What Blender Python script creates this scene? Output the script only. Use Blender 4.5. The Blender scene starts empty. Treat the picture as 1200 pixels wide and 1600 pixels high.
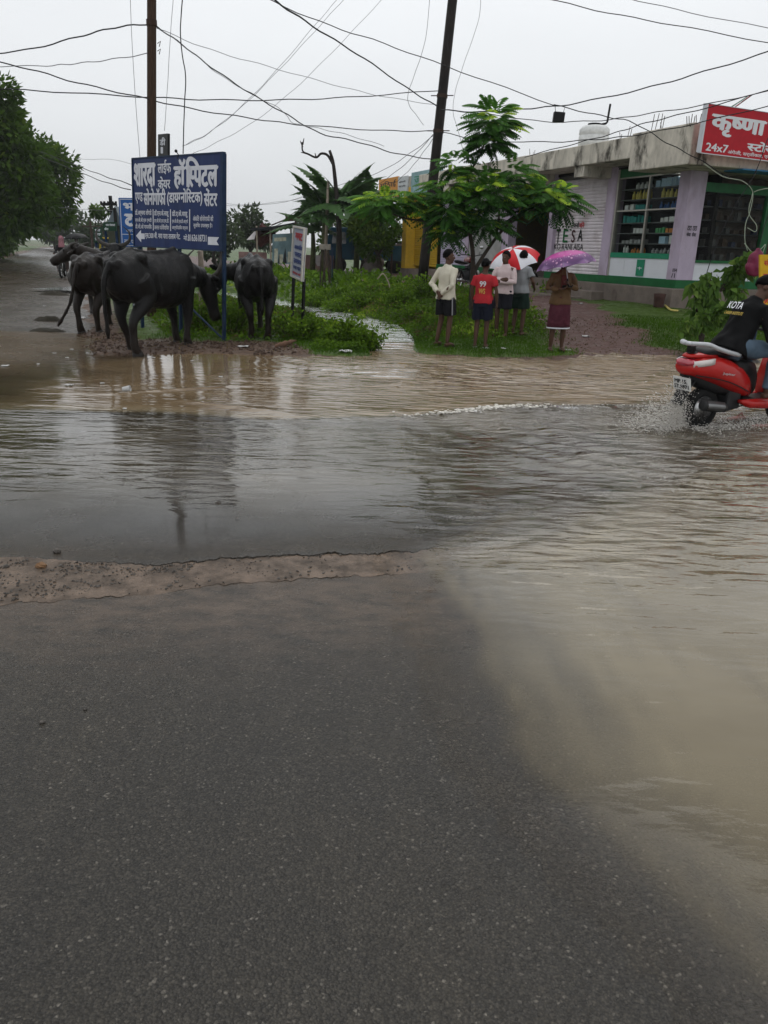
import bpy, bmesh, math, random
from mathutils import Vector, Matrix, noise, Euler
V = Vector
sc = bpy.context.scene
COL = sc.collection
rnd = random.Random(7)
# ---------------------------------------------------------------- camera
FPX, CAMH, PITCH, ROLL = 1202.0, 1.55, math.radians(18.9), math.radians(1.7)
CR = Matrix.Rotation(math.pi / 2 - PITCH, 3, 'X') @ Matrix.Rotation(ROLL, 3, 'Z')
cam_d = bpy.data.cameras.new('camera')
cam = bpy.data.objects.new('camera', cam_d)
COL.objects.link(cam)
cam_d.sensor_width = 36.0
cam_d.lens = FPX / 1600 * 36
cam_d.clip_start = 0.05
cam_d.clip_end = 3000
cam.matrix_world = Matrix.Translation((0, 0, CAMH)) @ CR.to_4x4()
sc.camera = cam
# ---------------------------------------------------------------- sky, sun, exposure
world = bpy.data.worlds.new('World')
sc.world = world
world.use_nodes = True
wn, wl = world.node_tree.nodes, world.node_tree.links
SUN_EL, SUN_AZ = math.radians(58), math.radians(200)
sky = wn.new('ShaderNodeTexSky')
sky.sky_type = 'NISHITA'
sky.sun_disc = False
sky.sun_elevation = SUN_EL
sky.sun_rotation = SUN_AZ
sky.dust_density = 3
hs = wn.new('ShaderNodeHueSaturation')
hs.inputs['Saturation'].default_value = 0.25
wl.new(sky.outputs[0], hs.inputs['Color'])
tcw = wn.new('ShaderNodeTexCoord')
mpw = wn.new('ShaderNodeMapping')
mpw.inputs['Scale'].default_value = (1.0, 1.0, 3.0)
wl.new(tcw.outputs['Generated'], mpw.inputs[0])
nzw = wn.new('ShaderNodeTexNoise')
nzw.inputs['Scale'].default_value = 2.2
nzw.inputs['Detail'].default_value = 5
wl.new(mpw.outputs[0], nzw.inputs['Vector'])
crw = wn.new('ShaderNodeValToRGB')
crw.color_ramp.elements[0].position = 0.3
crw.color_ramp.elements[1].position = 0.7
crw.color_ramp.elements[0].color = (6.7, 6.9, 7.1, 1)
crw.color_ramp.elements[1].color = (7.2, 7.4, 7.6, 1)
wl.new(nzw.outputs['Fac'], crw.inputs[0])
mxw = wn.new('ShaderNodeMix')
mxw.data_type = 'RGBA'
mxw.inputs['Factor'].default_value = 0.92
wl.new(hs.outputs[0], mxw.inputs[6])
wl.new(crw.outputs[0], mxw.inputs[7])
bgw = wn['Background']
sxw = wn.new('ShaderNodeSeparateXYZ')
wl.new(tcw.outputs['Generated'], sxw.inputs[0])
grw = wn.new('ShaderNodeValToRGB')                       # overcast dome: darker towards the horizon
for k_, (p_, v_) in enumerate(((0.0, 0.90), (0.30, 1.22))):
    grw.color_ramp.elements[k_].position = p_; grw.color_ramp.elements[k_].color = (v_, v_, v_, 1)
e_ = grw.color_ramp.elements.new(1.0); e_.color = (1.34, 1.34, 1.34, 1)
wl.new(sxw.outputs[2], grw.inputs[0])
muw = wn.new('ShaderNodeMix'); muw.data_type = 'RGBA'; muw.blend_type = 'MULTIPLY'; muw.inputs[0].default_value = 1.0
wl.new(mxw.outputs[2], muw.inputs[6]); wl.new(grw.outputs[0], muw.inputs[7])
wl.new(muw.outputs[2], bgw.inputs['Color'])
bgw.inputs['Strength'].default_value = 0.1
sun_d = bpy.data.lights.new('sun', 'SUN')
sun_d.energy = 0.5
sun_d.angle = math.radians(40)
sun_d.color = (1.0, 0.97, 0.93)
sun = bpy.data.objects.new('sun', sun_d)
COL.objects.link(sun)
sun.rotation_euler = (math.pi / 2 - SUN_EL, 0, math.pi - SUN_AZ + math.pi)
sc.view_settings.view_transform = 'Standard'
sc.view_settings.look = 'None'
sc.view_settings.exposure = 0.22
sc.view_settings.gamma = 1.0

# ---------------------------------------------------------------- helpers
def ray(px, py):
    return CR @ V(((px - 600) / FPX, -(py - 800) / FPX, -1))
def gp(px, py, z=0.0):                      # ground point under a pixel at height z
    d = ray(px, py)
    return V((0, 0, CAMH)) + d * ((z - CAMH) / d.z)
def at(px, py, Y):                          # point at forward distance Y
    d = ray(px, py)
    return V((0, 0, CAMH)) + d * (Y / d.y)
def ss(a, b, x):
    t = max(0.0, min(1.0, (x - a) / (b - a)))
    return t * t * (3 - 2 * t)
def lerp_tab(tab, x):
    if x <= tab[0][0]: return tab[0][1]
    for (a, b), (c, d) in zip(tab, tab[1:]):
        if x <= c: return b + (d - b) * (x - a) / (c - a)
    return tab[-1][1]
def nz(x, y, s, k=0.0):
    return noise.noise(V((x * s, y * s, k)))

def tag(o, label, cat, group=None):
    o['label'] = label; o['category'] = cat
    if group: o['group'] = group
    return o
def thing(name, label, cat, loc=(0, 0, 0), rz=0.0, group=None):
    o = bpy.data.objects.new(name, None)
    COL.objects.link(o)
    o.location = loc; o.rotation_euler = (0, 0, rz)
    o.empty_display_size = 0.2
    return tag(o, label, cat, group)
def frame_of(o):
    return Matrix.Translation(o.location) @ o.rotation_euler.to_matrix().to_4x4()
def copy_tree(o, parent=None):
    c = o.copy(); COL.objects.link(c)
    if parent: c.parent = parent
    for ch in list(o.children): copy_tree(ch, c)
    return c

def catmull(pts, n):
    pts = [V(p) for p in pts]
    if len(pts) < 3: n0 = len(pts)
    out = []
    P = [pts[0] * 2 - pts[1]] + pts + [pts[-1] * 2 - pts[-2]]
    for i in range(1, len(P) - 2):
        for k in range(n):
            t = k / n
            a, b, c, d = P[i - 1], P[i], P[i + 1], P[i + 2]
            out.append(0.5 * ((2 * b) + (c - a) * t + (2 * a - 5 * b + 4 * c - d) * t * t + (3 * b - a - 3 * c + d) * t ** 3))
    out.append(pts[-1])
    return out

class MB:
    def __init__(s): s.v = []; s.f = []; s.attr = {}
    def add(s, vs, fs):
        o = len(s.v); s.v += [V(p) for p in vs]; s.f += [tuple(i + o for i in f) for f in fs]; return s
    def box(s, c, size, R=None, taper=1.0):
        x, y, z = size[0] / 2, size[1] / 2, size[2] / 2
        vs = [V((sx * x * (taper if sz > 0 else 1), sy * y * (taper if sz > 0 else 1), sz * z)) for sz in (-1, 1) for sy in (-1, 1) for sx in (-1, 1)]
        if R is not None: vs = [R @ v for v in vs]
        c = V(c)
        return s.add([v + c for v in vs], [(0, 2, 3, 1), (4, 5, 7, 6), (0, 1, 5, 4), (2, 6, 7, 3), (0, 4, 6, 2), (1, 3, 7, 5)])
    def tube(s, pts, rad, n=8, cap=True, flat=1.0, up=None):
        pts = [V(p) for p in pts]
        m = len(pts)
        if not hasattr(rad, '__len__'): rad = [rad] * m
        rings = []; prev = V(up) if up is not None else None
        for i, p in enumerate(pts):
            t = (pts[min(i + 1, m - 1)] - pts[max(i - 1, 0)])
            t = t.normalized() if t.length > 1e-9 else V((0, 0, 1))
            if prev is None: prev = V((0, 0, 1)) if abs(t.z) < 0.9 else V((1, 0, 0))
            a = (prev - t * prev.dot(t))
            a = a.normalized() if a.length > 1e-6 else t.orthogonal().normalized()
            prev = a; b = t.cross(a)
            r = rad[i]
            rings.append([p + a * (r * math.cos(2 * math.pi * k / n)) + b * (r * flat * math.sin(2 * math.pi * k / n)) for k in range(n)])
        return s.loft(rings, cap)
    def loft(s, rings, cap=True):
        n = len(rings[0]); vs = [p for r in rings for p in r]; fs = []
        for i in range(len(rings) - 1):
            for k in range(n):
                a, b = i * n + k, i * n + (k + 1) % n
                fs.append((a, b, b + n, a + n))
        if cap:
            fs.append(tuple(range(n - 1, -1, -1))); o = (len(rings) - 1) * n
            fs.append(tuple(o + k for k in range(n)))
        return s.add(vs, fs)
    def ell(s, c, r, R=None, nu=12, nv=8):
        c = V(c); vs = []; fs = []
        if not hasattr(r, '__len__'): r = (r, r, r)
        for i in range(1, nv):
            a = math.pi * i / nv
            for k in range(nu):
                b = 2 * math.pi * k / nu
                vs.append(V((r[0] * math.sin(a) * math.cos(b), r[1] * math.sin(a) * math.sin(b), r[2] * math.cos(a))))
        vs += [V((0, 0, r[2])), V((0, 0, -r[2]))]
        T, B = len(vs) - 2, len(vs) - 1
        for i in range(nv - 2):
            for k in range(nu):
                a, b = i * nu + k, i * nu + (k + 1) % nu
                fs.append((a, a + nu, b + nu, b))
        for k in range(nu):
            fs.append((T, k, (k + 1) % nu)); o = (nv - 2) * nu
            fs.append((B, o + (k + 1) % nu, o + k))
        if R is not None: vs = [R @ v for v in vs]
        return s.add([v + c for v in vs], fs)
    def lathe(s, prof, c=(0, 0, 0), n=16, R=None, cap=True):
        c = V(c); rings = []
        for r, z in prof:
            ring = [V((r * math.cos(2 * math.pi * k / n), r * math.sin(2 * math.pi * k / n), z)) for k in range(n)]
            rings.append([(R @ p if R is not None else p) + c for p in ring])
        return s.loft(rings, cap)
    def quad(s, a, b, c, d): return s.add([a, b, c, d], [(0, 1, 2, 3)])
    def slab(s, a, b, c, d, th):                # a quad panel with thickness th behind it
        a, b, c, d = map(V, (a, b, c, d)); n = (b - a).cross(d - a).normalized() * th
        return s.add([a, b, c, d, a - n, b - n, c - n, d - n], [(0, 1, 2, 3), (7, 6, 5, 4), (0, 4, 5, 1), (1, 5, 6, 2), (2, 6, 7, 3), (3, 7, 4, 0)])
    def prism(s, poly, vec):                    # extrude a polygon (list of points) along vec
        poly = [V(p) for p in poly]; n = len(poly); vec = V(vec)
        return s.add(poly + [p + vec for p in poly], [tuple(range(n - 1, -1, -1)), tuple(range(n, 2 * n))] + [(k, (k + 1) % n, (k + 1) % n + n, k + n) for k in range(n)])
    def xform(s, M): s.v = [M @ v for v in s.v]; return s
    def mesh(s, name, fix=True):
        me = bpy.data.meshes.new(name)
        me.from_pydata([tuple(v) for v in s.v], [], s.f)
        if fix:
            bm = bmesh.new(); bm.from_mesh(me)
            bmesh.ops.recalc_face_normals(bm, faces=bm.faces); bm.to_mesh(me); bm.free()
        return me
    def build(s, name, mat, parent=None, world=True, smooth=False, fix=True, kind=None, bevel=0.0):
        if parent is not None and world:
            top = parent; M = frame_of(parent)
            while top.parent: top = top.parent; M = frame_of(top) @ M
            s.xform(M.inverted())
        me = s.mesh(name, fix)
        return link(name, me, mat, parent, smooth, kind, bevel)
def link(name, me, mat, parent=None, smooth=False, kind=None, bevel=0.0):
    if mat: me.materials.append(mat)
    if smooth:
        for p in me.polygons: p.use_smooth = True
    o = bpy.data.objects.new(name, me); COL.objects.link(o)
    if parent is not None: o.parent = parent
    if kind: o['kind'] = kind
    if bevel:
        b = o.modifiers.new('bevel', 'BEVEL'); b.width = bevel; b.segments = 2; b.limit_method = 'ANGLE'
    return o
def organic(mb, name, mat, parent=None, vox=0.012, it=6, world=False, disp=0.0, dscale=6.0, seed=0, kind=None):
    """union of overlapping closed shapes -> one continuous smooth surface"""
    if parent is not None and world:
        mb.xform(frame_of(parent).inverted())
    me = mb.mesh(name)
    t = bpy.data.objects.new('tmp', me); COL.objects.link(t)
    r = t.modifiers.new('r', 'REMESH'); r.mode = 'VOXEL'; r.voxel_size = vox
    if it:
        s = t.modifiers.new('s', 'SMOOTH'); s.iterations = it; s.factor = 0.5
    dg = bpy.context.evaluated_depsgraph_get()
    out = bpy.data.meshes.new_from_object(t.evaluated_get(dg))
    bpy.data.objects.remove(t); bpy.data.meshes.remove(me)
    out.name = name; out.materials.clear()
    if disp:
        nr = [v.normal.copy() for v in out.vertices]
        for v, n in zip(out.vertices, nr):
            v.co += n * disp * noise.noise(V((v.co.x * dscale, v.co.y * dscale, v.co.z * dscale * 0.5 + seed)))
    return link(name, out, mat, parent, True, kind)

# ---------------------------------------------------------------- materials
def newmat(name):
    m = bpy.data.materials.new(name); m.use_nodes = True
    nt = m.node_tree
    return m, nt, nt.nodes, nt.links, nt.nodes['Principled BSDF']
def nnoise(n, l, scale, detail=4, vec=None, rough=0.55):
    t = n.new('ShaderNodeTexNoise'); t.inputs['Scale'].default_value = scale; t.inputs['Detail'].default_value = detail
    t.inputs['Roughness'].default_value = rough
    if vec is not None: l.new(vec, t.inputs['Vector'])
    return t
def ramp(n, l, src, stops):
    r = n.new('ShaderNodeValToRGB'); e = r.color_ramp.elements
    while len(e) < len(stops): e.new(0.5)
    for k, (p, c) in enumerate(stops):
        e[k].position = p; e[k].color = tuple(c) + (1,) if len(c) == 3 else c
    l.new(src, r.inputs[0]); return r
def mixc(n, l, fac, a, b, mode='MIX'):
    m = n.new('ShaderNodeMix'); m.data_type = 'RGBA'; m.blend_type = mode
    for sock, val in ((m.inputs[0], fac), (m.inputs[6], a), (m.inputs[7], b)):
        if hasattr(val, 'default_value') or hasattr(val, 'is_linked'): l.new(val, sock)
        elif hasattr(val, '__len__'): sock.default_value = tuple(val) + (1,) if len(val) == 3 else val
        else: sock.default_value = val
    return m.outputs[2]
def math_(n, l, op, a, b=0.0):
    m = n.new('ShaderNodeMath'); m.operation = op
    for sock, val in ((m.inputs[0], a), (m.inputs[1], b)):
        if hasattr(val, 'is_linked'): l.new(val, sock)
        else: sock.default_value = val
    return m.outputs[0]
def coords(n, l, kind='Object', scale=(1, 1, 1), rot=(0, 0, 0)):
    tc = n.new('ShaderNodeTexCoord'); mp = n.new('ShaderNodeMapping')
    mp.inputs['Scale'].default_value = scale; mp.inputs['Rotation'].default_value = rot
    l.new(tc.outputs[kind], mp.inputs[0]); return mp.outputs[0]
def bump(n, l, h, strength, dist, b, prev=None):
    bm = n.new('ShaderNodeBump'); bm.inputs['Strength'].default_value = strength; bm.inputs['Distance'].default_value = dist
    l.new(h, bm.inputs['Height'])
    if prev is not None: l.new(prev, bm.inputs['Normal'])
    if b is not None: l.new(bm.outputs[0], b.inputs['Normal'])
    return bm.outputs[0]
_mats = {}
def M(name, col, rough=0.6, metal=0.0, var=0.15, vs=8.0, bs=0.0, bsc=40.0, bd=0.01, col2=None, c2=(0.5, 0.7), c2s=3.0, spec=0.5, sc_=(1, 1, 1), coat=0.0):
    spec = spec * 0.35 if spec <= 0.5 else spec
    lum = sum(col) / 3; kk = lum / (lum + 0.010); col = tuple(c * kk for c in col)
    if name in _mats: return _mats[name]
    m, nt, n, l, b = newmat(name)
    vec = coords(n, l, 'Object', sc_)
    t = nnoise(n, l, vs, 5, vec)
    lo = tuple(c * (1 - var) for c in col); hi = tuple(min(1, c * (1 + var)) for c in col)
    r = ramp(n, l, t.outputs['Fac'], [(0.3, lo), (0.7, hi)])
    out = r.outputs[0]
    if col2:
        t2 = nnoise(n, l, c2s, 6, vec, 0.65)
        f = ramp(n, l, t2.outputs['Fac'], [(c2[0], (0, 0, 0)), (c2[1], (1, 1, 1))])
        out = mixc(n, l, f.outputs[0], out, col2)
    l.new(out, b.inputs['Base Color'])
    b.inputs['Roughness'].default_value = rough; b.inputs['Metallic'].default_value = metal
    b.inputs['Specular IOR Level'].default_value = spec
    if coat: b.inputs['Coat Weight'].default_value = coat; b.inputs['Coat Roughness'].default_value = 0.08
    if bs:
        t3 = nnoise(n, l, bsc, 4, vec)
        bump(n, l, t3.outputs['Fac'], bs, bd, b)
    _mats[name] = m
    return m
def leafmat(name, lo, hi, tip=None, trans=0.25, rough=0.45):
    if name in _mats: return _mats[name]
    m, nt, n, l, b = newmat(name)
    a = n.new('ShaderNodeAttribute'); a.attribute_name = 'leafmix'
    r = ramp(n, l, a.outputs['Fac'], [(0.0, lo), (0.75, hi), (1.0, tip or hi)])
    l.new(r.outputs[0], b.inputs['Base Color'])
    b.inputs['Roughness'].default_value = rough; b.inputs['Specular IOR Level'].default_value = 0.05
    tr = n.new('ShaderNodeBsdfTranslucent'); l.new(r.outputs[0], tr.inputs['Color'])
    mx = n.new('ShaderNodeMixShader'); mx.inputs[0].default_value = trans
    l.new(b.outputs[0], mx.inputs[1]); l.new(tr.outputs[0], mx.inputs[2])
    l.new(mx.outputs[0], n['Material Output'].inputs['Surface'])
    _mats[name] = m
    return m
class Leaves:
    """many leaf-sized faces in one mesh, each with its own tone (partly random; callers mostly make upper and outer leaves lighter)"""
    def __init__(s): s.v = []; s.f = []; s.t = []
    def leaf(s, p, d, side, L, W, tone, droop=0.0):
        p = V(p); d = V(d).normalized(); side = V(side); side = (side - d * side.dot(d))
        side = side.normalized() if side.length > 1e-5 else d.orthogonal().normalized()
        m = p + d * (L * 0.5); e = p + d * L + V((0, 0, -droop * L)); o = len(s.v)
        s.v += [p, m + side * (W / 2), e, m - side * (W / 2)]
        s.f.append((o, o + 1, o + 2, o + 3)); s.t.append(tone)
    def mesh(s, name):
        me = bpy.data.meshes.new(name); me.from_pydata([tuple(v) for v in s.v], [], s.f)
        a = me.attributes.new('leafmix', 'FLOAT', 'FACE')
        a.data.foreach_set('value', s.t)
        return me
    def build(s, name, mat, parent=None, kind=None, world=True):
        if parent is not None and world:
            Mi = frame_of(parent).inverted(); s.v = [Mi @ v for v in s.v]
        return link(name, s.mesh(name), mat, parent, False, kind)
def rdir(r=rnd):
    z = r.uniform(-1, 1); a = r.uniform(0, 2 * math.pi); q = math.sqrt(1 - z * z)
    return V((q * math.cos(a), q * math.sin(a), z))

# ---------------------------------------------------------------- writing
_glyph = {}
def glyph_mesh(body, bold):
    c = bpy.data.curves.new('txt', 'FONT'); c.body = body; c.offset = bold; c.resolution_u = 3
    c.fill_mode = 'FRONT'
    o = bpy.data.objects.new('txt', c); COL.objects.link(o)
    dg = bpy.context.evaluated_depsgraph_get()
    me = bpy.data.meshes.new_from_object(o.evaluated_get(dg))
    bpy.data.objects.remove(o); bpy.data.curves.remove(c)
    vs = [v.co.copy() for v in me.vertices]; fs = [tuple(p.vertices) for p in me.polygons]
    bpy.data.meshes.remove(me)
    return vs, fs
def write(body, bold=0.0):
    """flat lettering; '~' marks the letter before it as a half letter joined to the next; bold strokes are several close layers"""
    key = (body, bold)
    if key in _glyph: return _glyph[key]
    V_, F_, x0 = [], [], 0.0
    segs = body.split('~')
    for i, sg in enumerate(segs):
        vs, fs = glyph_mesh(sg, 0.0)
        xm = max((v.x for v in vs), default=0)
        if i < len(segs) - 1:
            bm = bmesh.new()
            bv = [bm.verts.new(v) for v in vs]
            for f in fs:
                try: bm.faces.new([bv[k] for k in f])
                except ValueError: pass
            cut = xm - 0.20
            bmesh.ops.bisect_plane(bm, geom=bm.verts[:] + bm.edges[:] + bm.faces[:], plane_co=(cut, 0, 0), plane_no=(1, 0, 0), clear_outer=True)
            bm.verts.index_update(); vs = [v.co.copy() for v in bm.verts]; fs = [tuple(v.index for v in f.verts) for f in bm.faces]; bm.free()
            adv = cut
        else: adv = xm
        o = len(V_); V_ += [v + V((x0, 0, 0)) for v in vs]; F_ += [tuple(k + o for k in f) for f in fs]; x0 += adv - 0.01
    if bold:
        b = bold * 1.1; V0, F0 = V_, F_; V_, F_ = [], []
        for k, (dx, dy) in enumerate(((-b, 0), (b, 0), (-b * 0.4, b * 0.6), (b * 0.4, -b * 0.6))):
            o = len(V_); V_ += [V((v.x + dx, v.y + dy, 0.0005 * k)) for v in V0]; F_ += [tuple(i + o for i in f) for f in F0]
    _glyph[key] = (V_, F_); return _glyph[key]
class Panel:
    """a flat board: lower-left corner o, vectors x (full width) and y (full height)"""
    def __init__(s, o, x, y):
        s.o, s.x, s.y = V(o), V(x), V(y); s.n = s.x.cross(s.y).normalized()
    def p(s, u, v, d=0.0): return s.o + s.x * u + s.y * v + s.n * d
    def text(s, mb, body, u, v, w, h, bold=0.0, d=0.004):
        vs, fs = write(body, bold)
        if not vs: return
        x0, x1 = min(q.x for q in vs), max(q.x for q in vs); y0, y1 = min(q.y for q in vs), max(q.y for q in vs)
        mb.add([s.p(u + w * (q.x - x0) / (x1 - x0), v + h * (q.y - y0) / max(1e-6, y1 - y0), d + q.z) for q in vs], fs)
    def rect(s, mb, u, v, w, h, d=0.003):
        mb.quad(s.p(u, v, d), s.p(u + w, v, d), s.p(u + w, v + h, d), s.p(u, v + h, d))
    def poly(s, mb, pts, d=0.003):
        mb.add([s.p(a, b, d) for a, b in pts], [tuple(range(len(pts)))])
    def slab(s, mb, u, v, w, h, d0, d1):
        mb.slab(s.p(u, v, d1), s.p(u + w, v, d1), s.p(u + w, v + h, d1), s.p(u, v + h, d1), d1 - d0)
# ================================================================ SETTING: ground, road, water
FC = V((6.72, 19.0)); FU = V((-0.37, 0.93)).normalized(); FN = V((-FU.y, FU.x))   # shop corner, its long side, its street side
if FN.x > 0: FN = -FN
def dfac(x, y): return (x - FC.x) * FN.x + (y - FC.y) * FN.y
YB = [(-9, 10.2), (-4.6, 10.6), (-3.8, 10.95), (-2.6, 11.3), (-1.7, 11.35), (-0.1, 11.5), (0.05, 11.9), (0.28, 12.5), (0.5, 11.95), (1.6, 11.75), (2.8, 11.85), (3.1, 12.3), (4.6, 12.75), (8, 12.9), (14, 12.5), (40, 12)]
STREAM = [gp(612, 556), gp(604, 528), gp(580, 510), gp(520, 496), gp(440, 481), gp(380, 472), gp(300, 462), gp(100, 452)]
def dstream(x, y):
    best = 9e9; p = V((x, y))
    for i, (a, b) in enumerate(zip(STREAM, STREAM[1:])):
        a2, b2 = a.xy, b.xy; ab = b2 - a2
        t = max(0, min(1, (p - a2).dot(ab) / ab.length_squared))
        d = (p - (a2 + ab * t)).length - (0.24 + 0.14 * (i + t))
        if d < best: best = d
    return best
LANE_HI = [(12, 6.5), (14.2, 5.5), (20.3, 3.1), (26, 4.0), (34, 5.5), (60, 6)]
LANE_LO = [(11, 5.6), (12.3, 4.2), (15, 3.0), (20.5, 1.1), (30, -1), (60, -1)]
def road_r(y): return -0.385 * y - 0.3
def road_l(y): return -0.385 * y - 5.6
def gh(x, y):
    n = nz(x, y, 0.9, 3.1)
    land = y - lerp_tab(YB, x) + 0.12 * nz(x, y, 2.3, 5.0) + 0.05 * nz(x, y, 7, 1)
    h = -0.13 + 0.17 * ss(-0.3, 0.35, land) + 0.012 * nz(x, y, 4.0) + 0.01 * nz(x, y, 11.0, 2)
    ds = dstream(x, y) if (-16 < x < 2 and y < 34) else 9
    rise = 0.42 * ss(12.6, 20, y) * ss(0.0, 2.2, ds) * ss(-6, -1.0, x + 0.12 * (y - 12))
    rise += 0.12 * math.exp(-((x - 0.2) / 1.9) ** 2 - ((y - 18.2) / 2.6) ** 2)
    h += rise * (1 + 0.12 * n) + 0.3 * ss(20, 30, y) * ss(-9, -5, x) * (1 - ss(-6, -1.0, x + 0.12 * (y - 12)))
    lane = ss(0, 0.8, lerp_tab(LANE_HI, y) - dfac(x, y)) * ss(0, 0.8, dfac(x, y) - lerp_tab(LANE_LO, y)) if y > 11.5 else 0
    h -= 0.03 * lane
    h -= 0.2 * ss(0.12, -0.12, ds) * (1 if y > 11.2 else 0) + 0.16 * ss(0.5, 0.0, ds) * ss(13, 16, y)
    sr = x - road_r(y) + 0.35 * nz(x, y, 1.3, 9) + 0.12 * nz(x, y, 5, 4)
    sl = road_l(y) - x + 0.3 * nz(x, y, 1.1, 7)
    k = max(ss(-0.3, 0.6, sr), ss(-0.2, 0.7, sl))
    return -0.13 + (h + 0.13) * k if y > 9 else -0.13
def axis(*segs):
    out = []
    for a, b, st in segs:
        n = max(1, round((b - a) / st)); out += [a + (b - a) * i / n for i in range(n)]
    out.append(segs[-1][1]); return out
def sheet(xs, ys, zf, keep=None, attrs=None):
    mb = MB(); idx = {}; A = {k: [] for k in (attrs or {})}
    nx = len(xs)
    for j, y in enumerate(ys):
        for i, x in enumerate(xs):
            mb.v.append(V((x, y, zf(x, y))))
            for k, f in (attrs or {}).items(): A[k].append(f(x, y))
    for j in range(len(ys) - 1):
        for i in range(nx - 1):
            if keep is None or keep((xs[i] + xs[i + 1]) / 2, (ys[j] + ys[j + 1]) / 2):
                a = j * nx + i; mb.f.append((a, a + 1, a + 1 + nx, a + nx))
    mb.attr = A; return mb
def sheet_obj(name, mb, mat, smooth=True, kind='structure'):
    me = mb.mesh(name, fix=False)
    for k, vals in mb.attr.items():
        a = me.attributes.new(k, 'FLOAT', 'POINT'); a.data.foreach_set('value', vals)
    bm = bmesh.new(); bm.from_mesh(me)
    loose = [v for v in bm.verts if not v.link_faces]
    bmesh.ops.delete(bm, geom=loose, context='VERTS'); bm.to_mesh(me); bm.free()
    return link(name, me, mat, None, smooth, kind)

def attr_node(n, name):
    a = n.new('ShaderNodeAttribute'); a.attribute_name = name; return a.outputs['Fac']
# ---- ground
def g_grass(x, y):
    if y < 9: return 0
    land = y - lerp_tab(YB, x)
    g = ss(0.0, 0.4, land)
    if -6.5 < x < -1.2: g *= ss(1.1, 2.3, land + 0.5 * nz(x, y, 1.5, 2) - 0.9 * ss(-1.9, -1.2, x) * -1)
    lane = ss(-0.2, 0.5, lerp_tab(LANE_HI, y) - dfac(x, y) + 0.4 * nz(x, y, 1.2)) * ss(-0.2, 0.5, dfac(x, y) - lerp_tab(LANE_LO, y) + 0.4 * nz(x, y, 1.4, 8)) if y > 11.5 else 0
    g *= 1 - lane
    if x - road_r(y) < 1.6 and y > 12: g *= ss(0.3, 1.6, x - road_r(y))
    if x < road_l(y): g = ss(0.8, 2.5, road_l(y) - x)
    return g
def g_lane(x, y):
    if y < 11.5: return 0
    return ss(-0.2, 0.5, lerp_tab(LANE_HI, y) - dfac(x, y)) * ss(-0.2, 0.5, dfac(x, y) - lerp_tab(LANE_LO, y))
m, nt, n, l, b = newmat('earth')
vec = coords(n, l)
t1 = nnoise(n, l, 3.5, 8, vec, 0.65); t2 = nnoise(n, l, 22, 6, vec, 0.7); t3 = nnoise(n, l, 0.8, 5, vec)
mud = ramp(n, l, t2.outputs['Fac'], [(0.3, (0.05, 0.032, 0.022)), (0.55, (0.10, 0.062, 0.042)), (0.75, (0.16, 0.105, 0.075))])
red = ramp(n, l, t2.outputs['Fac'], [(0.3, (0.062, 0.033, 0.028)), (0.55, (0.098, 0.053, 0.045)), (0.78, (0.16, 0.095, 0.082))])
grs = ramp(n, l, t2.outputs['Fac'], [(0.3, (0.022, 0.044, 0.004)), (0.55, (0.05, 0.092, 0.008)), (0.75, (0.08, 0.13, 0.014))])
gm = math_(n, l, 'ADD', attr_node(n, 'grass'), math_(n, l, 'MULTIPLY', math_(n, l, 'SUBTRACT', t1.outputs['Fac'], 0.5), 0.9))
gm = ramp(n, l, gm, [(0.42, (0, 0, 0)), (0.6, (1, 1, 1))]).outputs[0]
c = mixc(n, l, attr_node(n, 'lane'), mud.outputs[0], red.outputs[0])
c = mixc(n, l, gm, c, grs.outputs[0])
l.new(c, b.inputs['Base Color'])
rg = ramp(n, l, t1.outputs['Fac'], [(0.35, (0.25,) * 3), (0.6, (0.75,) * 3)])
l.new(rg.outputs[0], b.inputs['Roughness'])
hh = math_(n, l, 'ADD', t2.outputs['Fac'], math_(n, l, 'MULTIPLY', t1.outputs['Fac'], 2.0))
bump(n, l, hh, 0.8, 0.035, b); b.inputs['Specular IOR Level'].default_value = 0.2
EARTH = m
gx = axis((-420, -80, 34), (-80, -46, 2), (-46, -9, 0.5), (-9, 12, 0.13), (12, 30, 1), (30, 420, 39))
gy = axis((8.6, 10.2, 0.4), (10.2, 24, 0.13), (24, 40, 0.5), (40, 95, 1), (95, 160, 5), (160, 700, 45))
sheet_obj('ground', sheet(gx, gy, gh, None, {'grass': g_grass, 'lane': g_lane}), EARTH)

# ---- asphalt
EDGE = [(-30, 6.8), (-9, 6.9), (-3.6, 7.05), (-2.2, 7.15), (-1.1, 6.95), (0.3, 7.3), (1.3, 7.9), (3.1, 8.2), (6, 8.3), (14, 8.4)]
def pool_edge(x, y): return y - lerp_tab(EDGE, x) + 0.05 * nz(x, y, 1.6, 4) + 0.02 * nz(x, y, 7, 4)
m, nt, n, l, b = newmat('asphalt')
vec = coords(n, l)
vo = n.new('ShaderNodeTexVoronoi'); vo.inputs['Scale'].default_value = 140; l.new(vec, vo.inputs['Vector'])
vo2 = n.new('ShaderNodeTexVoronoi'); vo2.inputs['Scale'].default_value = 260; l.new(vec, vo2.inputs['Vector'])
sp = n.new('ShaderNodeSeparateColor'); l.new(vo.outputs['Color'], sp.inputs[0])
sp2 = n.new('ShaderNodeSeparateColor'); l.new(vo2.outputs['Color'], sp2.inputs[0])
st = ramp(n, l, sp.outputs[0], [(0.0, (0.020, 0.0175, 0.0140)), (0.55, (0.030, 0.0265, 0.0210)), (0.82, (0.043, 0.0385, 0.031)), (0.97, (0.050, 0.044, 0.036)), (0.997, (0.12, 0.11, 0.095))])
st.color_ramp.interpolation = 'LINEAR'
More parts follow.
